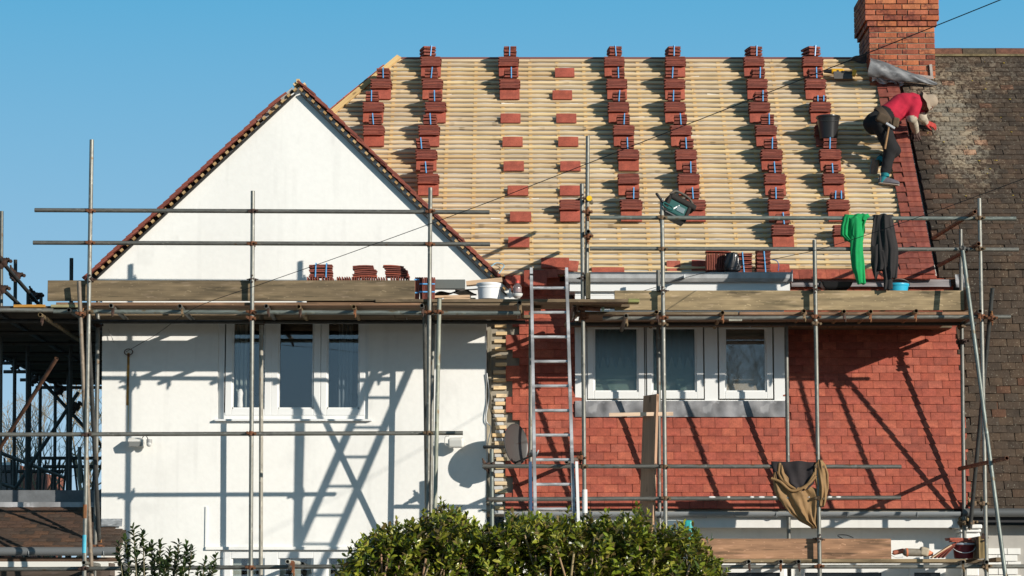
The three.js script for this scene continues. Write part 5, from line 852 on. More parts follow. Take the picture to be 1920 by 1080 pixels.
const COLS = [
  ['leftmost', [[1, 714.5, 717.5], [2, 699.5, 697.6], [3, 701, 703]]],
  ['second from left', [[0, 808, 806, { turn: 0.25 }], [1, 810.5, 808], [2, 817, 815], [3, 804.6, 805.5], [4, 799.5, 795, { skew: -0.004 }], [5, 803, 800]]],
  ['third from left', [[0, 953.6, 957], [1, 955.5, 957.8]]],
  ['fourth from left', [[0, 1152, 1155, { turn: 0.12 }], [1, 1157, 1159], [2, 1160, 1161], [3, 1169.7, 1168.6], [4, 1178.6, 1176.7], [5, 1179, null], [6, 1184, 1187]]],
  ['third from right', [[0, 1266.7, 1265.5, { turn: 0.15 }], [1, 1265.5, 1260], [2, 1266, 1265], [3, 1277.5, 1276], [4, 1287, 1288.6], [5, 1291.7, 1293], [6, 1303, 1299.6]]],
  ['second from right', [[0, 1414, 1418, { turn: 0.2 }], [1, 1420, 1423], [2, 1424.6, 1428.5], [3, 1437, 1440], [4, 1447.5, 1446], [5, 1454, 1454], [6, 1461.5, 1458], [7, 1469, 1469]]],
  ['rightmost', [[0, 1525, 1528, { turn: 0.3 }], [1, 1529.5, 1529], [2, 1539, 1539, { n: 3, straps: 2 }], [3, 1549, 1547, { n: 3 }], [4, 1557.6, 1557], [5, 1563.8, 1561, { n: 5 }], [6, 1573, 1572, { n: 4, straps: 2 }], [7, 1584, null]]],
];
for (const [cn, us] of COLS) us.forEach(([r, x, b, o], i) => {
  const ord = i ? `${ORD[i]} down` : 'topmost';
  stackUnit(x, ROWY[r], `bare red tile stack, ${ord} in the ${cn} loaded roof column`, `blue strapped dark red bundle, ${ord} in the ${cn} loaded roof column`, b, o);
});
stackUnit(1070, 416, 'lone red tile stack without a bundle, just left of the paired scaffold poles', '', null);
for (const [cn, list] of [['left', [[2, 957], [3, 961.5], [4, 963], [5, 971], [6, 976], [7, 972.6]]], ['right', [[0, 1059], [1, 1054.7], [2, 1062], [3, 1066], [4, 1070], [5, 1069]]]]) list.forEach(([r, x], i) => {
  const t = thing('loose_tile', `single red tile on the battens, ${i ? ORD[i] + ' down' : 'topmost'} in the ${cn} column of singles`, 'roof tile', roofHit(x, ROWY[r], 0.045), 'single red tiles spaced out on the battens'); faceTiles(t, 2, 0, 0.02, 0.55);
});
// odd tiles along the eaves
function eaveTile(px, py, w, h, label, n = 1, rotz = 0, lean = 0.7, off = 0.06, m) { const p = roofHit(px, py, off); const t = thing('loose_tile', label, 'roof tile', p); for (let k = 0; k < n; k++) { const g = tileGeo(w / 152, h / 152 / 0.72, 0.0125, 0.003, rnd(), rnd()); g.rotateX(Math.PI / 2); const o = mesh('tile', g, m || pick(M.clays), t); o.position.set(0, 0, -0.014 * k); o.rotation.set(-lean, 0, rotz); } }
eaveTile(1028, 493, 26, 20, 'left of the two raised red tiles topping the heap above the ladder', 3, 0, 0.72, 0.12); eaveTile(1054, 493, 26, 20, 'right of the two raised red tiles topping the heap above the ladder', 3, 0, 0.72, 0.12);
eaveTile(1074, 499, 20, 20, 'red tile tilted at the right end of the heap, beside the scaffold poles', 2, -0.12, 0.72, 0.10); eaveTile(1052, 508, 34, 12, 'narrow red tile strip under the heap above the ladder', 2, 0.03, 0.6, 0.09); eaveTile(1033, 513, 24, 15, 'small notched red tile left under the heap above the ladder', 2, 0.08, 0.6, 0.10);
eaveTile(1004, 522, 42, 26, 'large square of new red tiles behind the left ladder rail', 2, 0, 0.5, 0.10); eaveTile(962, 525, 28, 14, 'red valley tile at the foot of the gable slope, above the water bottle', 2, 0.02, 0.5, 0.06); eaveTile(982, 526, 12, 15, 'half red tile between gable foot and ladder', 1, 0, 0.5, 0.06);
eaveTile(1263, 502, 25, 20, 'upright red tile on the eaves just right of the window scaffold pole', 2, 0, 0.3, 0.03); eaveTile(1310, 501, 26, 20, 'upright red tile on the eaves left of the black wrapped pile', 2, -0.06, 0.3, 0.03); eaveTile(1340, 506, 26, 13, 'low red tile leaning against the dark tile pile on the eaves', 1, 0.06, 0.3, 0.03);
eaveTile(1450, 503, 60, 14, 'row of flat red tiles right of the strapped bundles on the eaves', 1, 0, 0.6, 0.04); eaveTile(1140, 507, 60, 10, 'row of red tiles lying in shadow behind the pale gutter', 1, 0, 0.6, 0.04);
{ // dark pile with a black bag, and tall bundles, standing on the lead flat over the window
  const zf = -0.42; const p = U(1349, 508, zf); const t = thing('tile_pile', 'dark pile of tiles on edge under flat red tiles, on the eaves', 'tile pile', p);
  for (let k = 0; k < 11; k++) { const m = mesh('tile', (() => { const g = tileGeo(0.2, 0.26, 0.0125, 0.003, rnd(), 0); g.rotateZ(Math.PI / 2); return g; })(), pick(M.stackclays), t); m.position.set(-0.14 + k * 0.021, 0.115, -0.14); m.rotation.z = rr(-0.03, 0.03); }
  const top = mesh('tile', flatGeos[0], M.clays[0], t); top.scale.set(1.15, 1, 1); top.position.set(-0.01, 0.235, -0.08); top.rotation.z = -0.03; const top2 = mesh('tile', flatGeos[1], M.clays[3], t); top2.position.set(-0.02, 0.25, -0.09); top2.rotation.z = 0.02;
  const q = U(1373, 509, zf + 0.05); const bag = thing('black_bag', 'shiny black plastic wrapping hanging beside the dark tile pile', 'plastic bag', q);
  const rings = []; for (let j = 0; j <= 12; j++) { const v = j / 12, rg = []; for (let i = 0; i < 26; i++) { const a = i / 26 * Math.PI * 2, f = 1 + 0.16 * Math.sin(a * 7 + v * 5) + 0.1 * Math.sin(a * 12 - v * 9); rg.push(V(Math.cos(a) * 0.085 * f * (0.9 + 0.25 * Math.sin(v * 4)), v * 0.225, Math.sin(a) * 0.06 * f)); } rings.push(rg); } mesh('film', loft(rings), mat(0.012, 0.012, 0.014, 0.28), bag);
  bundleAt('tall blue strapped tile bundle on the eaves, right beside the black bag', U(1398, 511, zf + 0.05), { n: 10, pitch: 0.0245 }); bundleAt('tall blue strapped tile bundle on the eaves, second right from the black bag', U(1432, 510, zf + 0.05), { n: 12, w: 0.18, pitch: 0.0245, skew: 0.0008 });
  const w = [[1448, 487], [1456, 489], [1460, 496], [1459, 508]].map(([x, y]) => U(x, y, zf + 0.1)); single('strap_offcut', 'loop of cut blue strapping sticking up beside the eaves bundles', 'strap', curveTube(w, 0.006, 16, 5), mat(0.05, 0.12, 0.32, 0.5));
}
{ const z = p => roofHit(...p, 0.09); const w = [[920, 500], [931, 493], [945, 497], [941, 505], [932, 518]].map(z); single('strap_offcut', 'bent loop of pale blue strapping on the battens right of the gable foot', 'strap', curveTube(w, 0.006, 30, 5), mat(0.20, 0.45, 0.62, 0.5)); }
// tiles on the gable scaffold
{
  const yb = 0, zf = ZA - 0.25; const deckY = U(0, 567, ZA - 0.052).y;
  const row = thing('tile_row', 'row of red tiles on edge showing just above the weathered toe board', 'tile row', [0, 0, 0]); const y = U(0, 519, zf).y;
  for (let px = 577; px < 766; px += 4.6) { if (rnd() < 0.05) continue; const p = U(px, 519, zf); const g = tileGeo(0.262, 0.163, 0.0125, 0.003, rnd(), 0); g.rotateX(Math.PI / 2); g.rotateY(Math.PI / 2); const m = mesh('tile', g, pick(M.stackclays), row); m.position.set(p.x, y - 0.082 + rr(-0.004, 0.003), zf - 0.13); m.rotation.z = rr(-0.04, 0.04); }
  const support = bx(1.15, y - 0.166 - deckY, 0.2); support.translate(U(670, 519, zf).x, (y - 0.166 + deckY) / 2, zf - 0.13); mesh('bearer', support, M.deck, row);
  const b = U(601, 520, zf - 0.02); bundleAt('tile bundle with two blue straps on the gable scaffold above the toe board', b, { n: 6, straps: 2, geos: flatGeos, w: 0.262, d: 0.163, pitch: 0.0265 });
  for (const [px, lab, sk] of [[682, 'loose pile of six red tiles, nearer the strapped bundle on the gable scaffold', 0.010], [741, 'loose fanned pile of red tiles beside the standard on the gable scaffold', 0.009]]) { const t = thing('tile_pile', lab, 'tile pile', U(px, 520, zf - 0.02)); for (let k = 0; k < 6; k++) { const g = tileGeo(0.275 - 0.008 * k, 0.163, 0.013, 0.007, rnd(), 0); const m = mesh('tile', g, pick([...M.stackclays, M.clays[1]]), t); m.position.set(0.03 - k * sk + rr(-0.02, 0.02), 0.012 + k * 0.0235, -0.09); m.rotation.set(0, rr(-0.1, 0.1), (px > 700 ? -0.06 : 0.015) + rr(-0.02, 0.02)); } }
  const e = U(796, 563, ZA - 0.12); const t = thing('tile_bundle', 'tiles strapped on edge in blue bands at the end of the weathered toe board', 'tile bundle', e);
  for (let k = 0; k < 11; k++) { const g = tileGeo(0.262, 0.163, 0.018, 0.003, rnd(), 0); g.rotateZ(Math.PI / 2); const m = mesh('tile', g, pick(M.stackclays), t); m.position.set(-0.108 + k * 0.0215, 0.131, -0.08 + rr(-0.012, 0.012)); m.rotation.z = k < 3 ? -0.07 : rr(-0.02, 0.02); }
  for (const [x0, x1, yy] of [[-0.118, -0.062, 0.235], [-0.118, -0.07, 0.085], [-0.058, 0.118, 0.185], [-0.06, 0.118, 0.095]]) { const s = bx(x1 - x0, 0.014, 0.003); s.translate((x0 + x1) / 2, yy, 0.013); mesh('strap', s, strapM, t); }
  // grey gutter lengths, black sheets and laths
  const zg = 1.0; const ch = (px0, py0, px1, py1, z, m, name, label, cat) => { const a = U(px0, py0, z), b2 = U(px1, py1, z), h = a.y - b2.y, L = b2.x - a.x; const sh = new THREE.Shape([[0, 0], [0.11, 0], [0.11, h], [0.104, h], [0.104, 0.006], [0.006, 0.006], [0.006, h], [0, h]].map(q => new THREE.Vector2(...q))); const g = new THREE.ExtrudeGeometry(sh, { depth: L, bevelEnabled: false }); g.rotateY(Math.PI / 2); uvBox(g); g.translate(a.x, b2.y, z); return single(name, label, cat, g, m); };
  ch(812, 524, 872, 541, 1.1, mat(0.13, 0.14, 0.13, 0.5), 'gutter_offcut', 'dark grey box gutter offcut lying on the deck behind the standard', 'gutter'); 
  const wgt = U(868, 541, 1.0); const wg = bx(0.28, 0.03, 0.12); wg.rotateZ(0.05); wg.translate(wgt.x + 0.05, wgt.y, wgt.z); single('white_trim', 'white plastic trim offcut under the grey gutter left of the white bucket', 'trim', wg, M.upvc);
  const bs = U(852, 549, 1.0); single('black_sheet', 'folded black sheets heaped between the grey gutter and white bucket', 'plastic sheet', (() => { const g = sheet((u, v) => V((u - 0.5) * 0.5, 0.06 * Math.sin(u * 2.6) + 0.02 * Math.sin(u * 11 + v * 3) - 0.03, -v * 0.3 + 0.03 * Math.sin(u * 8)), 30, 8, 0.012); g.translate(bs.x, bs.y, bs.z); return g; })(), M.black);
  for (const [px, py, l, r, k] of [[848, 556, 0.42, 0.02, 'upper pale timber lath on the deck under the black sheets'], [862, 560, 0.36, -0.03, 'lower pale timber lath at the deck edge left of the white bucket']]) { const p = U(px, py, 1.2), g = bx(l, 0.025, 0.05, rnd(), rnd()); g.rotateZ(r); g.translate(p.x, p.y, p.z); single('timber_lath', k, 'timber', g, M.lath); }
  const pl = U(908, 529, 0.5), pg = bx(0.42, 0.05, 0.14, rnd(), 0); pg.rotateZ(0.1); pg.translate(pl.x, pl.y, pl.z); single('timber_plank', 'pale timber plank propped behind the white bucket at the gable foot', 'timber', pg, M.lath);
  const dp = U(956, 549, 0.10); single('drain_stub', 'white drain stub at the right foot of the gable', 'pipe', cyl(V(dp.x, dp.y - 0.06, 0.1), V(dp.x, dp.y + 0.05, 0.1), 0.012, 8, false), M.upvc);
}
function bucket(name, label, pos, r0, r1, h, m, o = {}) { // tapered pail: rim, wall with thickness, bail
  const t = thing(name, label, 'bucket', pos); const P = [[0, 0], [r0, 0], [r0 + 0.004, 0.006], [r1, h - 0.03], [r1 + 0.010, h - 0.028], [r1 + 0.012, h - 0.004], [r1 + 0.006, h], [r1 - 0.002, h - 0.004], [r0 - 0.003, 0.012], [0, 0.010]];
  const g = new THREE.LatheGeometry(P.map(a => new THREE.Vector2(...a)), 36); uvBox(g); mesh('pail', g, m, t);
  const pts = []; for (let k = 0; k <= 16; k++) { const a = Math.PI * k / 16; pts.push(V(Math.cos(a) * (r1 + 0.016), h - 0.02 - (o.up ? -1 : 1) * Math.sin(a) * r1 * (o.drop ?? 0.35), Math.sin(a) * (r1 + 0.012) * 0.9)); }
  mesh('handle', curveTube(pts, 0.0045, 32, 6), o.hm || m, t); return t;
}
{
  const zb = ZA - 0.2; const p = U(917, 562, zb); const b = bucket('white_bucket', 'white plastic bucket with rim and handle on the deck beside the gable foot', p, 0.118, 0.132, 0.185, mat(0.80, 0.80, 0.80, 0.45), { drop: 0.3 });
  const q = U(970, 560, zb); const bw = thing('white_bowl', 'small white bowl balanced at the deck edge under a clear bottle', 'bowl', q); mesh('bowl', new THREE.LatheGeometry([[0, 0], [0.03, 0.003], [0.055, 0.035], [0.062, 0.056], [0.058, 0.056], [0.05, 0.034], [0, 0.008]].map(a => new THREE.Vector2(...a)), 24), mat(0.75, 0.75, 0.72, 0.5), bw);
  const bt = thing('water_bottle', 'clear plastic bottle with red cap standing in the white bowl', 'bottle', q.clone().add(V(0, 0.012, 0))); mesh('body', new THREE.LatheGeometry([[0, 0], [0.042, 0.002], [0.048, 0.02], [0.046, 0.045], [0.049, 0.06], [0.045, 0.09], [0.05, 0.12], [0.035, 0.148], [0.02, 0.16], [0.02, 0.172]].map(a => new THREE.Vector2(...a)), 24), new THREE.MeshPhysicalMaterial({ transmission: 0.9, roughness: 0.12, thickness: 0, color: new THREE.Color(0.9, 0.82, 0.82) }), bt); const cp = new THREE.CylinderGeometry(0.022, 0.022, 0.026, 16); cp.translate(0, 0.178, 0); mesh('cap', cp, mat(0.7, 0.05, 0.03, 0.45), bt); const lb = new THREE.CylinderGeometry(0.0475, 0.0475, 0.05, 24, 1, true); lb.translate(0, 0.085, 0); mesh('label', lb, mat(0.35, 0.25, 0.25, 0.6, { map: T.cloth }), bt);
}
{ // black rubble bucket standing on the rightmost tile column
  const p = roofHit(1551, 268, 0.05); const b = bucket('black_bucket', 'large shiny black builders bucket standing in front of the rightmost tile column', [p.x, p.y + 0.02, p.z + 0.14], 0.108, 0.142, 0.30, mat(0.02, 0.02, 0.021, 0.3), { drop: 0.5, hm: M.steeldark });
  const zb = ZB - 0.25; const c = U(1683, 560, zb); bucket('cyan_bucket', 'bright cyan bucket on the scaffold deck under the dark jacket', c, 0.10, 0.125, 0.17, mat(0.03, 0.42, 0.62, 0.4), { up: true, drop: 0.5, hm: M.steels[1] });
  const tr = U(1568, 547, zb), tg = thing('black_tray', 'shallow black tray on the deck behind the pale toe board, left of the green jumper', 'tray', tr); mesh('tray', (() => { const g = sheet((u, v) => { const x = (u - 0.5) * 0.36, z = (v - 0.5) * 0.24; return V(x, 0.012 + 0.09 * Math.pow(Math.max(Math.abs(u - 0.5), Math.abs(v - 0.5)) * 2, 6), z); }, 24, 16, 0.006); return g; })(), M.black, tg); 
  const hp = [[-0.18, 0.10, 0], [-0.2, 0.115, 0.02], [-0.2, 0.07, 0.08]].map(a => V(...a)); mesh('handle', curveTube(hp, 0.008, 10, 6), M.black, tg);
}
{ // cordless drill lying on a grey slate near the ridge
  const p = roofHit(1580, 151, 0.06); const s = thing('grey_slab', 'small dark grey slab propped on the battens under the yellow drill', 'slab', p); const g = new RoundedBoxGeometry(0.25, 0.115, 0.02, 2, 0.004); uvBox(g); const m = mesh('slab', g, mat(0.13, 0.12, 0.11, 0.9, { map: T.cloth }), s); m.position.set(0, 0.06, 0.05); m.rotation.x = -0.35;
  const q = roofHit(1582, 137, 0.10), t = thing('cordless_drill', 'yellow and black cordless drill lying near the ridge left of the chimney', 'drill', q); t.position.z += 0.05;
  const yel = mat(0.72, 0.38, 0.01, 0.45); const body = new THREE.CapsuleGeometry(0.036, 0.12, 6, 14); body.rotateZ(Math.PI / 2); body.translate(-0.09, 0.01, 0); mesh('motor_body', body, yel, t); const nose = new THREE.CylinderGeometry(0.018, 0.032, 0.1, 14); nose.rotateZ(Math.PI / 2); nose.translate(-0.22, 0.012, 0); mesh('chuck', nose, M.black, t); const grip = new RoundedBoxGeometry(0.15, 0.042, 0.042, 3, 0.016); grip.rotateZ(-0.12); grip.translate(0.03, -0.012, 0.03); mesh('grip', grip, M.black, t); const bat = new RoundedBoxGeometry(0.05, 0.085, 0.075, 3, 0.01); bat.rotateZ(-0.2); bat.translate(0.125, -0.02, 0.04); mesh('battery', bat, yel, t); const sc = bx(0.03, 0.02, 0.002); sc.translate(-0.09, 0.012, 0.036); mesh('label', sc, M.black, t);
}
{ // jobsite radio wedged on the guard rail
  const p = U(1268, 391, ZB - 0.22), t = thing('jobsite_radio', 'dark teal jobsite radio with rugged black frame tilted on the guard rail', 'radio', p); t.rotation.set(-0.15, 0.25, -0.42);
  const teal = mat(0.004, 0.075, 0.07, 0.75), blk = mat(0.022, 0.018, 0.015, 0.85, { map: T.cloth }); const b = new RoundedBoxGeometry(0.24, 0.17, 0.14, 3, 0.02); b.translate(0, -0.02, 0); mesh('body', b, teal, t); const top = new RoundedBoxGeometry(0.34, 0.075, 0.19, 4, 0.03); top.translate(0.03, 0.085, 0); mesh('top_guard', top, blk, t);
  for (const x of [-0.13, 0.13]) { const g = new RoundedBoxGeometry(0.045, 0.22, 0.17, 3, 0.018); g.translate(x, -0.02, 0); mesh('corner_guard', g, blk, t); } const ft = new RoundedBoxGeometry(0.28, 0.035, 0.17, 3, 0.014); ft.translate(0.01, -0.125, 0); mesh('foot', ft, M.black, t);
  mesh('handle', curveTube([V(-0.14, 0.10, 0.05), V(-0.10, 0.165, 0.05), V(0.08, 0.165, 0.05), V(0.16, 0.11, 0.05)], 0.015, 24, 8), mat(0.10, 0.085, 0.07, 0.8), t); const pn = new RoundedBoxGeometry(0.10, 0.07, 0.01, 2, 0.004); pn.translate(0.04, -0.02, 0.072); mesh('panel', pn, mat(0.01, 0.08, 0.10, 0.35), t); const lg = bx(0.014, 0.10, 0.003); lg.rotateZ(-0.6); lg.translate(-0.02, -0.02, 0.072); mesh('stripe', lg, M.upvc, t);
  const cl = thing('hose_clamp', 'black handle with teal clip hooked over the scaffold pole left of the radio', 'clamp', U(1240, 374, ZB + 0.04)); const c1 = new THREE.CapsuleGeometry(0.016, 0.11, 5, 10); c1.rotateZ(0.62); c1.translate(-0.02, 0.02, 0); mesh('grip', c1, M.black, cl); mesh('clip', curveTube([V(0.03, -0.035, 0.01), V(0.13, -0.10, 0.02), V(0.12, -0.125, 0.02), V(0.02, -0.06, 0.01), V(0.03, -0.035, 0.01)], 0.011, 30, 6), mat(0.01, 0.10, 0.09, 0.5), cl);
}
// ---------------------------------------------------------------- ladder
{
  const t = thing('ladder', 'aluminium ladder leaning on the scaffold at the tile-hung corner', 'ladder'); const z0 = ZA + 0.1, z1 = ZA + 1.45; const y0 = 505, y1 = 960; const H0 = U(0, y0, z0), H1 = U(0, y1, z1);
  const zAt = py => { let z = z0; for (let k = 0; k < 6; k++) { const y = U(0, py, z).y; z = z0 + (z1 - z0) * (H0.y - y) / (H0.y - H1.y); } return z; };
  const L = py => { const u = (py - y0) / (y1 - y0); return U(996 + 7.5 * u, py, zAt(py)); }, Rr = py => { const u = (py - y0) / (y1 - y0); return U(1062 + 13.5 * u, py, zAt(py)); };
  const ext = (f) => { const a = f(y0), b = f(y1), d = b.clone().sub(a); const k = (0.02 - a.y) / d.y; return [a, a.clone().addScaledVector(d, k)]; };
  for (const f of [L, Rr]) { const [a, b] = ext(f); const g = cylBox(a, b, 0.032, 0.075); mesh('rail', g, M.alu, t); }
  const dyr = 45.8; for (let k = 0; k < 22; k++) { const py = 540 + k * dyr * (1 + 0.0006 * k); const a = L(py), b = Rr(py); if (a.y < 0.2) break; mesh('rung', cyl(a, b, 0.0165, 12), M.alu, t); }
  // inner section of the ladder, standing a little proud lower down
  const off = V(0.045, 0, 0.06); const s0 = Rr(868), s1 = ext(Rr)[1]; mesh('rail', cylBox(s0.clone().add(off), s1.clone().add(off), 0.03, 0.05), mat(0.72, 0.72, 0.70, 0.5), t); const q0 = L(868).add(V(-0.045, 0, 0.06)), q1 = ext(L)[1].add(V(-0.045, 0, 0.06)); mesh('rail', cylBox(q0, q1, 0.03, 0.05), mat(0.04, 0.08, 0.16, 0.5), t);
  const bd = L(518); const bnd = bx(0.036, 0.05, 0.08); bnd.translate(bd.x, bd.y, bd.z); mesh('black_band', bnd, M.black, t);
}
// ---------------------------------------------------------------- leaning plank and lath by the window
{
  const a = U(1221, 741, ZB - 0.3), b = U(1213, 985, ZB - 0.15); const g = cylBox(a, b, 0.215, 0.038); single('leaning_plank', 'broad pale brown plank leaning upright inside the scaffold below the window', 'plank', g, mat(0.50, 0.31, 0.20, 0.85, { map: T.wood }));
  const c = U(1142, 778, ZB - 0.24), d = U(1262, 776, ZB - 0.24); const l = bx(d.x - c.x, 0.042, 0.025, 0, 0); l.rotateZ(0.015); l.translate((c.x + d.x) / 2, (c.y + d.y) / 2, c.z + 0.02); single('timber_lath', 'pale timber lath fixed level across the leaning plank', 'timber', l, mat(0.78, 0.58, 0.42, 0.8, { map: T.wood }));
}
// ---------------------------------------------------------------- satellite dish
{
  const p = U(966, 833, 0.42), t = thing('satellite_dish', 'dark grey oval satellite dish on an arm at the white wall corner', 'satellite dish', p);
  const d = new THREE.Group(); d.name = 'reflector'; const yaw = 0.92, pit = -0.06;
  const g = sheet((u, v) => { const r = v * 0.235, a = u * Math.PI * 2; return V(Math.cos(a) * r * 0.93, Math.sin(a) * r * 1.0, 0.62 * r * r - 0.02); }, 48, 10, 0.006); g.applyMatrix4(new THREE.Matrix4().makeRotationFromEuler(new THREE.Euler(pit, yaw, 0.18, 'YXZ'))); mesh('reflector', g, mat(0.062, 0.058, 0.055, 0.42), t);
  const rim = new THREE.TorusGeometry(0.226, 0.006, 6, 48); rim.scale(0.965, 1.038, 1); rim.translate(0, 0, 0.014); rim.applyMatrix4(new THREE.Matrix4().makeRotationFromEuler(new THREE.Euler(pit, yaw, 0.18, 'YXZ'))); mesh('rim', rim, mat(0.05, 0.05, 0.05, 0.5), t);
  const f = U(1001, 853, 0.72).sub(p), b0 = U(966, 868, 0.45).sub(p); mesh('feed_arm', cyl(b0, f, 0.012, 8), M.black, t); const h = new THREE.CylinderGeometry(0.034, 0.026, 0.09, 16); h.rotateZ(1.2); h.translate(f.x, f.y + 0.015, f.z); mesh('feed_horn', h, mat(0.05, 0.055, 0.06, 0.4), t); const h2 = new THREE.CylinderGeometry(0.03, 0.03, 0.012, 16); h2.rotateZ(1.2); h2.translate(f.x + 0.045, f.y + 0.03, f.z); mesh('feed_cap', h2, mat(0.5, 0.5, 0.5, 0.4), t);
  const w0 = U(908, 838, 0.02).sub(p), w1 = U(948, 838, 0.34).sub(p); mesh('mounting_arm', cyl(w0, w1, 0.02, 10), M.black, t); const br = new RoundedBoxGeometry(0.09, 0.12, 0.1, 2, 0.01); br.translate(-0.06, -0.02, -0.07); mesh('bracket', br, M.black, t);
  const wc = [[913, 700], [917, 740], [912, 790], [920, 800], [915, 830], [913, 870]].map(([x, y]) => U(x, y, 0.03)); single('cable', 'thin white aerial cable looping down the corner of the white wall', 'cable', curveTube(wc, 0.006, 40, 6), M.upvc);
}
// ---------------------------------------------------------------- floodlights, eye bolt, overhead wires
{
  const a = U(255, 829, 0.12), t = thing('security_light', 'white security floodlight with dome sensor on the left of the white wall', 'floodlight', a); const b = new RoundedBoxGeometry(0.185, 0.085, 0.11, 3, 0.012); b.rotateX(0.35); mesh('housing', b, mat(0.72, 0.71, 0.66, 0.45), t); const gl = bx(0.15, 0.055, 0.006); gl.rotateX(0.35); gl.translate(0, -0.024, 0.058); mesh('lens', gl, mat(0.25, 0.26, 0.25, 0.25), t); const arm = bx(0.05, 0.06, 0.12); arm.translate(0, 0.02, -0.06); mesh('arm', arm, mat(0.6, 0.6, 0.56, 0.5), t);
  const sb = new THREE.CylinderGeometry(0.034, 0.034, 0.05, 18); sb.translate(0.155, 0.008, 0); mesh('sensor', sb, mat(0.33, 0.33, 0.32, 0.45), t); const sd = new THREE.SphereGeometry(0.032, 16, 10); sd.translate(0.155, -0.024, 0.008); mesh('sensor_dome', sd, mat(0.55, 0.55, 0.53, 0.35), t); mesh('lead', curveTube([V(0.07, 0.05, -0.02), V(0.1, 0.09, -0.03), V(0.14, 0.03, -0.02)], 0.005, 12, 5), M.black, t);
  const c = U(856, 830, 0.16), s = thing('security_light', 'boxy white floodlight on the white wall beside the three scaffold poles', 'floodlight', c); const h = new RoundedBoxGeometry(0.19, 0.115, 0.12, 3, 0.03); h.rotateX(0.2); h.rotateY(-0.2); mesh('housing', h, mat(0.74, 0.73, 0.68, 0.5), s); const ba = bx(0.05, 0.05, 0.14); ba.translate(-0.02, 0, -0.09); mesh('arm', ba, mat(0.6, 0.6, 0.56, 0.5), s); mesh('lead', curveTube([V(-0.09, -0.03, 0.02), V(-0.13, -0.03, 0.01), V(-0.13, 0.07, 0.0), V(-0.09, 0.08, -0.04)], 0.005, 14, 5), mat(0.4, 0.4, 0.38, 0.6), s);
  const e = thing('eye_bolt', 'rusty ring bolt fixing the overhead wire to the white wall', 'eye bolt', U(241, 660, 0.05)); const r = new THREE.TorusGeometry(0.046, 0.006, 8, 24); r.scale(1.05, 0.85, 1); r.rotateX(-0.3); mesh('ring', r, M.rustdark, e); mesh('shank', cyl(V(0, -0.04, 0.0), V(0, -0.045, -0.06), 0.01, 8), M.rust, e);
  const c1 = [[236, 660, 0.06], [262, 645, 0.35], [292, 628, 0.75], [330, 600, 1.35], [366, 577, 1.75], [500, 529, 3.2], [640, 480, 4.8], [900, 385, 7.4], [1200, 268, 10], [1500, 150, 12.4], [1875, 0, 15], [2100, -92, 16.5]].map(q => U(...q));
  single('overhead_wire', 'long black overhead wire sweeping up from the white wall to the top right', 'wire', curveTube(c1, 0.0035, 120, 6), M.blackmatt);
  const c2 = [[1170, 555, -0.15], [1225, 540, -0.1], [1284, 521, -0.05], [1420, 492, 1.6], [1545, 465, 3.2], [1720, 408, 5.2], [1920, 335, 7.4], [2100, 268, 9.3]].map(q => U(...q));
  single('overhead_wire', 'shorter black wire rising right from the window fascia across the jumper', 'wire', curveTube(c2, 0.0035, 80, 6), M.blackmatt);
  const hk = U(1283, 520, -0.1); const hg = bx(0.012, 0.04, 0.15); hg.translate(hk.x, hk.y + 0.005, hk.z); single('wire_bracket', 'small white bracket holding the wire on the window fascia', 'bracket', hg, M.upvc);
  const w2 = [[1150, 559, 1.2], [1165, 556, 1.22], [1180, 549, 1.2]].map(q => U(...q)); 
  const fw = U(203, 617, 0.03); single('nail', 'thin bright wire end poking from the white wall under the deck', 'wire', cyl(fw, U(214, 643, 0.06), 0.004, 5), M.alu);
}
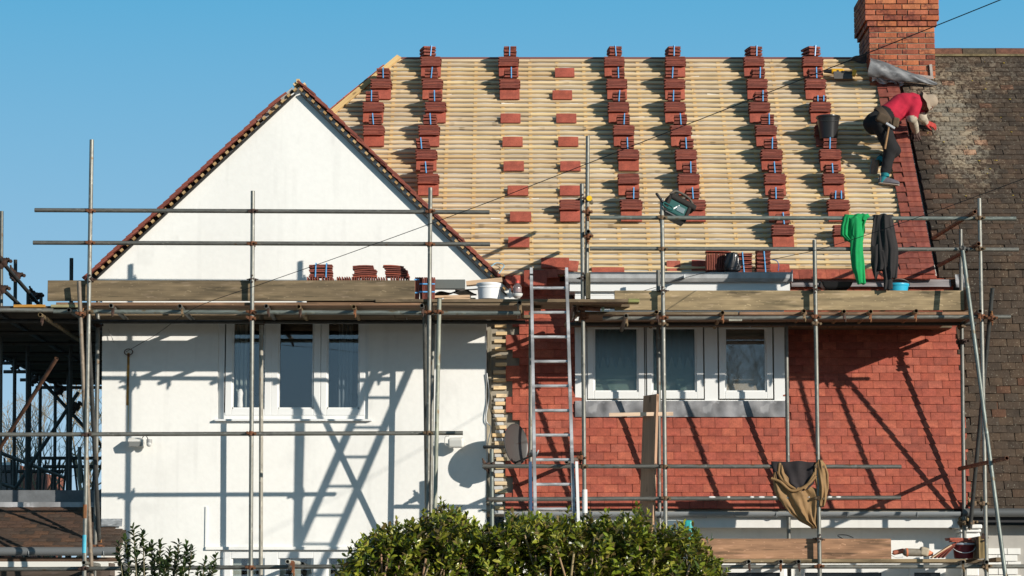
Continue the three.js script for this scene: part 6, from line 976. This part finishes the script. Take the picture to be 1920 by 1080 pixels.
// ---------------------------------------------------------------- things on the lower lift at the right
{
  const z = ZB - 0.25, y = U(0, 1047, ZBL).y; const p = U(1708, 1036, z), t = thing('power_tool', 'dusty grey and orange power tool lying on the lower scaffold boards', 'power tool', [p.x, y + 0.06, z]);
  const gy = mat(0.30, 0.26, 0.2, 0.7, { map: T.cloth }), or = mat(0.65, 0.20, 0.09, 0.6); const b = new THREE.CapsuleGeometry(0.045, 0.17, 6, 16); b.rotateZ(Math.PI / 2 - 0.03); b.translate(0.03, 0.012, 0); mesh('motor_body', b, gy, t); const hd = new RoundedBoxGeometry(0.11, 0.105, 0.1, 3, 0.03); hd.rotateZ(-0.25); hd.translate(0.15, 0.02, 0); mesh('gear_head', hd, mat(0.5, 0.42, 0.3, 0.7, { map: T.cloth }), t); const nz = new THREE.CylinderGeometry(0.02, 0.045, 0.07, 14); nz.rotateZ(-Math.PI / 2 - 0.2); nz.translate(0.215, 0.0, 0); mesh('nose', nz, or, t); const bd = new THREE.CylinderGeometry(0.049, 0.049, 0.02, 16); bd.rotateZ(Math.PI / 2); bd.translate(-0.045, 0.012, 0); mesh('orange_band', bd, or, t); const gr = new THREE.CapsuleGeometry(0.028, 0.1, 5, 12); gr.rotateZ(Math.PI / 2 + 0.2); gr.translate(-0.14, 0.02, 0); mesh('grip', gr, mat(0.38, 0.12, 0.07, 0.7), t); mesh('cable', curveTube([V(-0.2, 0.02, 0), V(-0.25, 0.0, 0.05), V(-0.17, -0.045, 0.06), V(-0.1, -0.04, 0.07)], 0.007, 20, 6), M.upvc, t);
  const rb = U(1808, 1046, z + 0.05); bucket('red_bucket', 'dark red bucket with pale rim on the lower scaffold at the right end', [rb.x, y + 0.004, z], 0.10, 0.12, 0.17, mat(0.16, 0.012, 0.018, 0.5), { drop: 0.75, hm: M.upvc }); 
  const rim = new THREE.TorusGeometry(0.126, 0.012, 8, 30); rim.rotateX(Math.PI / 2); rim.translate(0, 0.16, 0); const rbk = scene.getObjectByName('red_bucket'); mesh('rim', rim, mat(0.42, 0.45, 0.5, 0.4), rbk);
  const tp = thing('tile_pile', 'three orange red tiles laid flat over the dark red bucket', 'tile pile', [rb.x - 0.03, y + 0.185, z]); for (let k = 0; k < 3; k++) { const m = mesh('tile', pick(flatGeos), M.clays[[1, 4, 7][k]], tp); m.position.set(rr(-0.03, 0.03), 0.008 + k * 0.016, 0); m.rotation.set(0, rr(-0.2, 0.2), -0.02); }
  const lt = thing('tile_pile', 'tiles leaning in a slant against the dark red bucket', 'tile pile', [U(1768, 1046, z).x, y, z]); for (let k = 0; k < 4; k++) { const g = tileGeo(0.262, 0.163, 0.0125, 0.003, rnd(), 0); const m = mesh('tile', g, [M.stackclays[3], M.stackclays[1], M.clays[2], M.lath][k], lt); m.position.set(0.09 - k * 0.04, 0.105 - k * 0.008, 0.02 * k); m.rotation.z = 0.78 - 0.07 * k; }
  const tb = thing('teal_container', 'teal topped plastic container standing behind the hedge below the plank', 'container', U(1268, 1012, ZB - 0.2)); const tg = new RoundedBoxGeometry(0.33, 0.22, 0.25, 4, 0.03); tg.translate(0, 0.10, 0); mesh('body', tg, mat(0.10, 0.14, 0.16, 0.4), tb); const te = new RoundedBoxGeometry(0.10, 0.24, 0.26, 4, 0.035); te.translate(0.13, 0.10, 0.002); mesh('end_panel', te, mat(0.03, 0.34, 0.33, 0.4), tb); const tr = bx(0.28, 0.008, 0.2); tr.translate(-0.03, 0.214, 0); mesh('lid', tr, mat(0.3, 0.35, 0.36, 0.35), tb);
  const lp = [[1580, 1010], [1570, 1004], [1585, 1003], [1600, 1008]].map(([x, yy]) => U(x, yy, ZB - 0.3)); single('cable', 'black cable loop rising behind the orange brown toe board', 'cable', curveTube(lp, 0.006, 20, 6), M.black);
}
// ================================================================ clothes hung on the scaffold
// hanging cloth body: rings from an outline in photo columns, with folds in the depth
function hung(rows, zc, depth, folds, n = 56, seed = 1) { // rows: [py, xl, xr, (zoffset)]
  const rings = []; const R = 44;
  for (let j = 0; j < R; j++) {
    const v = j / (R - 1) * (rows.length - 1), i = Math.min(rows.length - 2, Math.floor(v)), f = v - i, a = rows[i], b = rows[i + 1]; const s = f * f * (3 - 2 * f) * 0.5 + f * 0.5;
    const py = a[0] + (b[0] - a[0]) * f, xl = a[1] + (b[1] - a[1]) * s, xr = a[2] + (b[2] - a[2]) * s, zo = (a[3] || 0) + ((b[3] || 0) - (a[3] || 0)) * f, dp = depth * (1 + ((a[4] ?? 1) - 1) + ((b[4] ?? 1) - (a[4] ?? 1)) * f);
    const ring = []; const m = U((xl + xr) / 2, py, zc + zo), w = (xr - xl) / 2 * (CAMZ - zc) / F;
    for (let k = 0; k < n; k++) {
      const t = k / n * Math.PI * 2; let x = Math.cos(t) * w, z = Math.sin(t) * dp; const q = j / R; let d = 0; for (const [amp, fr, ph, sl] of folds) d += amp * Math.sin(x / w * fr + ph + q * sl);
      const pinch = Math.min(1, 0.35 + q * 2.2); ring.push(V(m.x + x * (1 + 0.05 * Math.sin(q * 9 + ph0(seed))), m.y + 0.006 * Math.sin(x / w * 5 + seed) * (j === 0 || j === R - 1 ? 1.6 : 0.3), m.z + z + d * pinch * (0.4 + 0.6 * Math.abs(Math.sin(t)))));
    }
    rings.push(ring);
  }
  const g = loft(rings); return g;
}
const ph0 = s => s * 1.7;
const over = (x0, x1, py, z, r) => { const a = U(x0, py, z), b = U(x1, py, z); const rings = []; for (let k = 0; k <= 10; k++) { const u = k / 10, ring = []; for (let i = 0; i < 20; i++) { const t = i / 20 * Math.PI * 2; const rr2 = r * (1 + 0.12 * Math.sin(u * 21 + t) + 0.08 * Math.sin(u * 37)); ring.push(V(a.x + (b.x - a.x) * u, a.y + Math.sin(t) * rr2, z + Math.cos(t) * rr2)); } rings.push(ring); } return loft(rings); };
{
  const gm = new THREE.MeshPhysicalMaterial({ roughness: 0.95, map: T.cloth, sheen: 0.4 }); gm.color.setRGB(0.005, 0.36, 0.10);
  const t = thing('green_jumper', 'bright green jumper hung over the guard rail with one sleeve dangling', 'jumper', [0, 0, 0]);
  mesh('body', hung([[403, 1584, 1628], [410, 1579, 1626], [425, 1575, 1622], [440, 1576, 1619], [452, 1588, 1618], [458, 1598, 1616]], ZBL + 0.015, 0.050, [[0.018, 7, 0.3, 1.0], [0.010, 13, 1.0, 2], [0.006, 21, 2, -2]], 64, 1), gm, t);
  mesh('sleeve', hung([[408, 1592, 1616], [440, 1593, 1619], [470, 1594, 1618], [500, 1597, 1621], [520, 1603, 1623], [532, 1607, 1624]], ZBL + 0.055, 0.040, [[0.010, 4, 0.9, 3.0], [0.005, 9, 0.2, 9]], 48, 2), gm, t);
  mesh('hood', hung([[402, 1610, 1629], [407, 1608, 1631], [413, 1612, 1624]], ZBL + 0.02, 0.04, [[0.008, 5, 0, 2]], 32, 3), gm, t);
  mesh('back', hung([[404, 1583, 1624], [430, 1580, 1622], [452, 1582, 1616]], ZBL - 0.06, 0.022, [[0.012, 6, 1.3, 2]], 40, 5), gm, t);
}
{
  const bm = mat(0.030, 0.027, 0.027, 0.95, { map: T.cloth }); const t = thing('dark_jacket', 'charcoal jacket hung over the guard rail right of the green jumper', 'jacket', [0, 0, 0]);
  mesh('body', hung([[403, 1638, 1675], [412, 1636, 1676], [440, 1634, 1679], [470, 1633, 1684], [495, 1634, 1684], [508, 1637, 1672]], ZBL + 0.01, 0.055, [[0.022, 5, 0.2, 2.4], [0.012, 11, 1.1, -2], [0.006, 19, 0.4, 4]], 64, 2), bm, t);
  mesh('sleeve', hung([[430, 1652, 1676], [470, 1660, 1684], [500, 1662, 1684], [516, 1666, 1683], [522, 1668, 1682]], ZBL + 0.06, 0.038, [[0.010, 4, 0.5, 5], [0.005, 9, 1.7, 8]], 40, 3), bm, t);
  mesh('sleeve', hung([[470, 1645, 1668], [500, 1652, 1668], [525, 1657, 1673], [543, 1657, 1674]], ZBL + 0.04, 0.034, [[0.010, 4, 1.5, 5], [0.004, 9, 0.7, 8]], 40, 4), bm, t);
  mesh('front_flap', hung([[460, 1633, 1650], [490, 1633, 1651], [510, 1636, 1648], [524, 1640, 1644]], ZBL + 0.02, 0.03, [[0.010, 4, 0.5, 4]], 36, 6), bm, t);
  mesh('back', hung([[404, 1636, 1676], [440, 1636, 1676], [490, 1638, 1676]], ZBL - 0.06, 0.02, [[0.012, 6, 1.3, 2]], 40, 5), bm, t);
}
{
  const lin = mat(0.028, 0.022, 0.024, 0.9, { map: T.cloth }), tan = mat(0.33, 0.19, 0.075, 0.75, { map: T.cloth }); const t = thing('brown_jacket', 'tan work jacket with dark lining draped over the ledger below the right window', 'jacket', [0, 0, 0]);
  mesh('lining', hung([[866, 1448, 1534], [876, 1446, 1534], [890, 1448, 1532], [905, 1456, 1525], [916, 1476, 1516], [922, 1490, 1505]], ZBL + 0.02, 0.05, [[0.02, 6, 0.6, 3], [0.012, 11, 0.4, -4]], 64, 1), lin, t);
  const band = (pts, r) => { const g = curveTube(pts.map(q => U(...q)), r, 40, 10); return g; };
  const zz = ZBL + 0.05;
  mesh('body', hung([[885, 1450, 1462, 0.03, 0.5], [900, 1448, 1476], [918, 1450, 1535], [930, 1457, 1540], [945, 1468, 1538], [960, 1478, 1537], [975, 1495, 1534], [990, 1522, 1533]], ZBL + 0.005, 0.05, [[0.020, 7, 0.2, 4], [0.012, 13, 1.4, -5], [0.007, 23, 0.4, 7]], 72, 2), tan, t);
  mesh('collar', hung([[863, 1531, 1542], [872, 1527, 1548], [890, 1526, 1553], [915, 1530, 1554], [935, 1532, 1550], [950, 1534, 1546]], ZBL + 0.045, 0.05, [[0.014, 6, 0.2, 4], [0.008, 11, 0.9, -6]], 48, 3), tan, t);
  for (const pts of [[[1462, 868, zz], [1461, 890, zz + 0.01], [1474, 906, zz + 0.02], [1496, 917, zz + 0.03], [1515, 908, zz + 0.03], [1530, 892, zz + 0.02]], [[1446, 897, zz], [1462, 903, zz + 0.02], [1484, 920, zz + 0.03], [1504, 916, zz + 0.04]], [[1528, 885, zz + 0.01], [1520, 900, zz + 0.02], [1508, 917, zz + 0.03]]]) mesh('hem', band(pts, 0.017), tan, t);
  mesh('flap', hung([[872, 1463, 1467, 0, 0.5], [885, 1461, 1470], [900, 1464, 1482], [912, 1478, 1492]], ZBL + 0.06, 0.025, [[0.008, 5, 0.4, 4]], 32, 7), tan, t);
}
// ================================================================ the roofer
{
  const surf = (px, py, n = 0) => roofHit(px, py, n); // a point on the slope
  const ft = surf(1660, 344, 0.06); const zf = ft.z, hand2 = surf(1748, 239, 0.115), hand1 = surf(1716, 250, 0.13);
  const J = (px, py, z) => U(px, py, z);
  const zp = zf - 0.10, zs = zf - 0.38;
  const j = {
    pelvis: J(1648, 226, zp), hipN: J(1652, 236, zp + 0.09), hipF: J(1650, 233, zp - 0.10), butt: J(1640, 232, zp), waist: J(1668, 214, zp - 0.10), chest: J(1694, 198, zs + 0.08), upper: J(1711, 190, zs), neck: J(1724, 187, zs - 0.03), head: J(1738, 193, zs - 0.04),
    kneeN: J(1670, 279, zf - 0.03), ankN: J(1659, 325, zf + 0.00), heelN: J(1654, 341, zf + 0.0), toeN: J(1686, 345, zf + 0.02),
    kneeF: J(1676, 283, zf - 0.30), ankF: J(1646, 303, zf - 0.26), heelF: J(1640, 306, zf - 0.26), toeF: J(1639, 319, zf - 0.22),
    shN: J(1715, 196, zs + 0.15), elN: J(1710, 222, zs + 0.20), wrN: hand1.clone().add(V(0.0, 0.02, 0.04)), shF: J(1719, 194, zs - 0.12), elF: J(1729, 219, zs - 0.10), wrF: hand2.clone().add(V(-0.085, 0.055, 0.03)),
  };
  const RED = [0.52, 0.010, 0.042], BLK = [0.010, 0.010, 0.011], CREAM = [0.62, 0.54, 0.42], TEAL = [0.015, 0.25, 0.28], SKIN = [0.20, 0.10, 0.06], GREEN = [0.025, 0.035, 0.022];
  const caps = [ // a, b, ra, rb, colour
    [j.butt, j.waist, 0.145, 0.130, BLK], [j.pelvis, j.hipN, 0.115, 0.11, BLK], [j.waist, j.chest, 0.138, 0.155, RED], [j.chest, j.upper, 0.155, 0.115, RED], [j.upper, j.neck, 0.085, 0.060, SKIN],
    [j.hipN, j.kneeN, 0.115, 0.086, BLK], [j.kneeN, j.ankN.clone().lerp(j.kneeN, 0.12), 0.084, 0.066, BLK], [j.hipF, j.kneeF, 0.112, 0.086, BLK], [j.kneeF, j.ankF.clone().lerp(j.kneeF, 0.2), 0.082, 0.062, GREEN],
    [j.upper, j.shN, 0.09, 0.085, RED], [j.shN, j.shN.clone().lerp(j.elN, 0.72), 0.085, 0.078, RED], [j.shN.clone().lerp(j.elN, 0.68), j.elN, 0.062, 0.060, CREAM], [j.elN, j.wrN, 0.060, 0.043, CREAM], [j.upper, j.shF, 0.09, 0.080, RED], [j.shF, j.shF.clone().lerp(j.elF, 0.6), 0.076, 0.068, RED], [j.shF.clone().lerp(j.elF, 0.6), j.elF, 0.058, 0.056, CREAM], [j.elF, j.wrF, 0.057, 0.043, CREAM],
    [j.ankN, j.heelN, 0.046, 0.042, TEAL], [j.ankF, j.heelF, 0.046, 0.042, TEAL], [j.neck, j.head, 0.06, 0.075, SKIN],
  ];
  const dcap = (p, a, b, ra, rb) => { const abx = b.x - a.x, aby = b.y - a.y, abz = b.z - a.z, t = clamp(((p.x - a.x) * abx + (p.y - a.y) * aby + (p.z - a.z) * abz) / (abx * abx + aby * aby + abz * abz)); const dx = p.x - a.x - abx * t, dy = p.y - a.y - aby * t, dz = p.z - a.z - abz * t; return [Math.sqrt(dx * dx + dy * dy + dz * dz) - (ra + (rb - ra) * t), t]; };
  function field(capsules, k, cell, wrinkle, colour) {
    const lo = V(1e9, 1e9, 1e9), hi = V(-1e9, -1e9, -1e9); for (const [a, b, ra, rb] of capsules) for (const [p, r] of [[a, ra], [b, rb]]) { lo.min(p.clone().subScalar(r + 0.05)); hi.max(p.clone().addScalar(r + 0.05)); }
    const c = lo.clone().add(hi).multiplyScalar(0.5), half = Math.max(hi.x - lo.x, hi.y - lo.y, hi.z - lo.z) / 2, res = Math.ceil(2 * half / cell);
    const mc = new MarchingCubes(res, new THREE.MeshBasicMaterial(), false, false, 240000); mc.isolation = 0; const p = V(0, 0, 0), h = res / 2;
    for (let z = 0; z < res; z++) for (let y = 0; y < res; y++) for (let x = 0; x < res; x++) {
      p.set(c.x + (x - h) / h * half, c.y + (y - h) / h * half, c.z + (z - h) / h * half);
      let d = 1; if (p.x > lo.x && p.x < hi.x && p.y > lo.y && p.y < hi.y && p.z > lo.z && p.z < hi.z) { for (const [a, b, ra, rb] of capsules) { const e = dcap(p, a, b, ra, rb)[0]; if (e < d + k) { const hh = clamp(0.5 + 0.5 * (d - e) / k); d = d + (e - d) * hh - k * hh * (1 - hh); } } if (wrinkle && d < 0.05) d += wrinkle(p); }
      mc.field[x + y * res + z * res * res] = -d;
    }
    mc.update(); const n = mc.count, pos = new Float32Array(n * 3), nor = new Float32Array(n * 3), col = new Float32Array(n * 3);
    for (let i = 0; i < n; i++) { const q = V(mc.positionArray[3 * i], mc.positionArray[3 * i + 1], mc.positionArray[3 * i + 2]); p.set(c.x + q.x * half, c.y + q.y * half, c.z + q.z * half); pos.set([p.x, p.y, p.z], 3 * i); nor.set([mc.normalArray[3 * i], mc.normalArray[3 * i + 1], mc.normalArray[3 * i + 2]], 3 * i); const q2 = colour(p, capsules); col.set(q2, 3 * i); }
    let g = new THREE.BufferGeometry(); g.setAttribute('position', new THREE.BufferAttribute(pos, 3)); g.setAttribute('color', new THREE.BufferAttribute(col, 3)); g = mergeVertices(g, 1e-4); g.computeVertexNormals(); uvBox(g); return g;
  }
  const person = thing('person', 'roofer in a red T-shirt and sun hat bending over the tile edge of the roof', 'person', ft);
  const near = (p, cs) => { let best = 1e9, c = BLK; for (const [a, b, ra, rb, col] of cs) { const [d, t] = dcap(p, a, b, ra, rb); if (d < best) { best = d; c = col; } } return c; };
  const wr = p => { const a = p.x * 0.75 + p.y * 0.66, b = -p.x * 0.66 + p.y * 0.75; return 0.020 * (fbm(a * 0.06 + 0.3, b * 0.06 + p.z * 0.03 + 0.4, 70, 260, 2, 5) - 0.5) + 0.012 * (fbm(a * 0.06 + p.z * 0.02, b * 0.06, 300, 120, 2, 15) - 0.5); };
  const body = field(caps, 0.035, 0.0125, wr, (p, cs) => {
    let c = near(p, cs); if (c === BLK && p.x > j.waist.x - 0.015 && p.y > j.pelvis.y - 0.1 && p.clone().sub(j.waist).dot(j.chest.clone().sub(j.waist)) > -0.004) c = RED;
    const arm = (a, b) => { const [d, t] = dcap(p, a, b, 0.06, 0.05); return d < 0.03 ? t : -1; }; return c;
  });
  body.translate(-ft.x, -ft.y, -ft.z);
  mesh('body', body, mat(1, 1, 1, 0.9, { vertexColors: true, map: T.cloth }), person);
  // gloved hands: palm, four fingers and a thumb each
  const hand = (w, dir, up, col, name, curl) => { const f = dir.clone().normalize(), s = f.clone().cross(up).normalize(), u = s.clone().cross(f).normalize(); const cs = []; const q = (a, b, c) => w.clone().addScaledVector(f, a).addScaledVector(s, b).addScaledVector(u, c);
    cs.push([q(-0.03, 0, 0), q(0.02, 0, 0), 0.034, 0.03, col], [q(0.02, -0.026, 0), q(0.075, -0.028, 0), 0.022, 0.016, col], [q(0.02, 0, 0), q(0.08, 0, 0), 0.024, 0.017, col], [q(0.02, 0.026, 0), q(0.072, 0.028, 0), 0.022, 0.015, col]);
    [[-0.034, 0.062, -0.15], [-0.012, 0.080, -0.03], [0.011, 0.084, 0.06], [0.033, 0.072, 0.16]].forEach(([b, l, sp]) => { const m = q(0.08 + l * 0.5, b + sp * l * 0.5, -curl * 0.2 * l), e = q(0.08 + l * (0.95 - curl * 0.25), b + sp * l, -curl * 0.75 * l); cs.push([q(0.075, b * 0.9, 0), m, 0.011, 0.0095, col], [m, e, 0.0095, 0.008, col]); });
    const tm = q(0.045, 0.062, -0.01); cs.push([q(0.0, 0.03, 0), tm, 0.016, 0.012, col], [tm, q(0.085, 0.075, -0.02), 0.012, 0.009, col]);
    const g = field(cs, 0.010, 0.004, null, () => col); g.translate(-ft.x, -ft.y, -ft.z); mesh(name, g, mat(1, 1, 1, 0.8, { vertexColors: true }), person); };
  hand(j.wrF, V(1, -0.36, 0.05), RN, [0.42, 0.045, 0.035], 'hand', 0.5);
  hand(j.wrN, V(0.18, -1, 0.05), V(-0.3, 0.1, 1), [0.09, 0.05, 0.04], 'hand', 1.0);
  // head: face turned down to the tiles, hair and sun hat
  { const hd = j.head.clone().sub(ft), fwd = V(0.36, -0.92, 0.14).normalize(), up = V(0.93, 0.36, -0.02).normalize(), sd = up.clone().cross(fwd).normalize(); const B = new THREE.Matrix4().makeBasis(sd, up, fwd); const put = g => { g.applyMatrix4(B); g.translate(hd.x, hd.y, hd.z); return g; };
    const sk = new THREE.SphereGeometry(0.098, 26, 22), p = sk.attributes.position; for (let i = 0; i < p.count; i++) { let x = p.getX(i) * 0.8, y = p.getY(i) * 1.14, z = p.getZ(i); if (y < -0.03 && z > 0) { x *= 0.86; } if (z > 0.075 && Math.abs(x) < 0.018 && y > -0.035 && y < 0.02) z += 0.02 * (1 - Math.abs(x) / 0.018); if (z > 0.06 && y > 0.0 && y < 0.03 && Math.abs(Math.abs(x) - 0.032) < 0.016) z -= 0.008; p.setXYZ(i, x, y, z); } sk.computeVertexNormals(); uvBox(sk); mesh('head', put(sk), mat(...SKIN, 0.7), person);
    for (const s of [-1, 1]) { const e = new THREE.SphereGeometry(0.011, 10, 8); e.translate(s * 0.031, 0.012, 0.083); mesh('eye', put(e), mat(0.5, 0.48, 0.45, 0.3), person); const er = new THREE.SphereGeometry(0.026, 10, 8); er.scale(0.4, 1.1, 0.8); er.translate(s * 0.08, -0.005, -0.005); mesh('ear', put(er), mat(...SKIN, 0.7), person); }
    const mo = new THREE.CapsuleGeometry(0.006, 0.035, 4, 8); mo.rotateZ(Math.PI / 2); mo.translate(0, -0.062, 0.083); mesh('mouth', put(mo), mat(0.2, 0.06, 0.05, 0.6), person);
    const hair = new THREE.SphereGeometry(0.100, 20, 16, 0, Math.PI * 2, 0, 1.5); hair.scale(0.81, 1.0, 0.98); hair.rotateX(-1.25); mesh('hair', put(hair), mat(0.02, 0.014, 0.01, 0.9), person);
    const ht = new THREE.LatheGeometry([[0.0, 0.128], [0.05, 0.124], [0.085, 0.10], [0.104, 0.055], [0.112, 0.005], [0.15, -0.03], [0.178, -0.058], [0.174, -0.062], [0.145, -0.036], [0.108, -0.002], [0.098, 0.05], [0.08, 0.092], [0, 0.118]].map(a => new THREE.Vector2(...a)), 36); const hp = ht.attributes.position; for (let i = 0; i < hp.count; i++) { const a = Math.atan2(hp.getZ(i), hp.getX(i)), r = Math.hypot(hp.getX(i), hp.getZ(i)); if (r > 0.12) hp.setY(i, hp.getY(i) + 0.014 * Math.sin(a * 3 + 1) + 0.008 * Math.sin(a * 7)); hp.setX(i, hp.getX(i) * 0.93); } ht.computeVertexNormals(); uvBox(ht); ht.scale(0.86, 0.95, 0.86); ht.rotateX(0.12); ht.translate(0, 0.022, -0.008); mesh('sun_hat', put(ht), mat(0.42, 0.33, 0.24, 0.95, { map: T.cloth }), person); }
  // tool belt, pouch and the hammer hanging from it
  { const P = (px, py, z) => J(px, py, z).sub(ft); const a = j.waist.clone().sub(j.butt).normalize(), c = j.butt.clone().lerp(j.waist, 0.62).sub(ft), s = V(0, 0, 1), b = a.clone().cross(s).normalize(); const rings = []; for (const [t, r] of [[-0.05, 0.157], [-0.045, 0.165], [0.045, 0.158], [0.05, 0.150]]) { const rg = []; for (let k = 0; k < 36; k++) { const an = k / 36 * Math.PI * 2; rg.push(c.clone().addScaledVector(a, t).addScaledVector(b, Math.cos(an) * r).addScaledVector(s, Math.sin(an) * r * 1.02)); } rings.push(rg); } mesh('tool_belt', loft(rings), mat(0.07, 0.045, 0.025, 0.8, { map: T.cloth }), person);
    const pg = new RoundedBoxGeometry(0.17, 0.13, 0.085, 4, 0.035); pg.rotateZ(-0.5); const pp = P(1655, 223, zp + 0.19); pg.translate(pp.x, pp.y, pp.z); uvBox(pg); mesh('pouch', pg, mat(0.085, 0.055, 0.03, 0.85, { map: T.cloth }), person); const p2 = new RoundedBoxGeometry(0.09, 0.13, 0.08, 4, 0.025); p2.rotateZ(-0.2); const q2 = P(1679, 230, zp + 0.16); p2.translate(q2.x, q2.y, q2.z); mesh('pouch', p2, mat(0.11, 0.07, 0.035, 0.85, { map: T.cloth }), person);
    const h = thing('hammer', 'wooden handled hammer hanging from the roofer\'s tool belt', 'hammer', J(1667, 236, zp + 0.235)); const o = h.position; const e = J(1659, 279, zp + 0.2).sub(o); mesh('handle', cyl(V(0, 0, 0), e, 0.011, 10, false, 0.016), mat(0.34, 0.19, 0.08, 0.7, { map: T.wood }), h); const hd = new RoundedBoxGeometry(0.13, 0.032, 0.032, 3, 0.008); hd.rotateZ(-0.55); hd.translate(0.015, 0.0, 0.004); mesh('head', hd, M.alu, h); }
  // trainers
  for (const [heel, toe, n] of [[j.heelN, j.toeN, 0], [j.heelF, j.toeF, 1]]) {
    const f = toe.clone().sub(heel); const L = Math.max(0.25, f.length() + 0.05); f.normalize(); const u = n ? V(0.6, 0.5, 0.6).normalize() : V(0, 1, 0.0); const s = f.clone().cross(u).normalize(), uu = s.clone().cross(f).normalize(); const rings = [], sole = []; const b = heel.clone().sub(ft).addScaledVector(f, -0.045);
    for (let k = 0; k <= 12; k++) { const t = k / 12, w = 0.034 + 0.018 * Math.sin(t * 2.6) , hh = 0.088 * (1 - t * 0.62) * (k === 0 ? 0.75 : 1) * (k === 12 ? 0.5 : 1); const rg = [], so = []; for (let i = 0; i < 18; i++) { const an = i / 18 * Math.PI * 2; rg.push(b.clone().addScaledVector(f, t * L).addScaledVector(s, Math.cos(an) * w * (k === 12 ? 0.7 : 1)).addScaledVector(uu, Math.max(-0.018, Math.sin(an) * hh * (Math.sin(an) > 0 ? 1 : 0.3)))); so.push(b.clone().addScaledVector(f, t * L).addScaledVector(s, Math.cos(an) * (w + 0.005)).addScaledVector(uu, -0.022 + Math.sin(an) * 0.014)); } rings.push(rg); sole.push(so); }
    const g = loft(rings); mesh('shoe', g, n ? mat(0.30, 0.18, 0.12, 0.8, { map: T.cloth }) : mat(0.14, 0.13, 0.15, 0.8, { map: T.cloth }), person); mesh('shoe_sole', loft(sole), mat(0.34, 0.27, 0.22, 0.7), person);
    const sk = cyl(heel.clone().sub(ft).addScaledVector(uu, 0.07).addScaledVector(f, 0.03), (n ? j.ankF : j.ankN).clone().sub(ft).add(n ? V(0.04, 0.03, 0) : V(0.008, 0.03, 0)), 0.051, 16, true, 0.056); mesh('sock', sk, mat(...TEAL, 0.95, { map: T.cloth }), person);
  }
}
renderer.render(scene, camera);
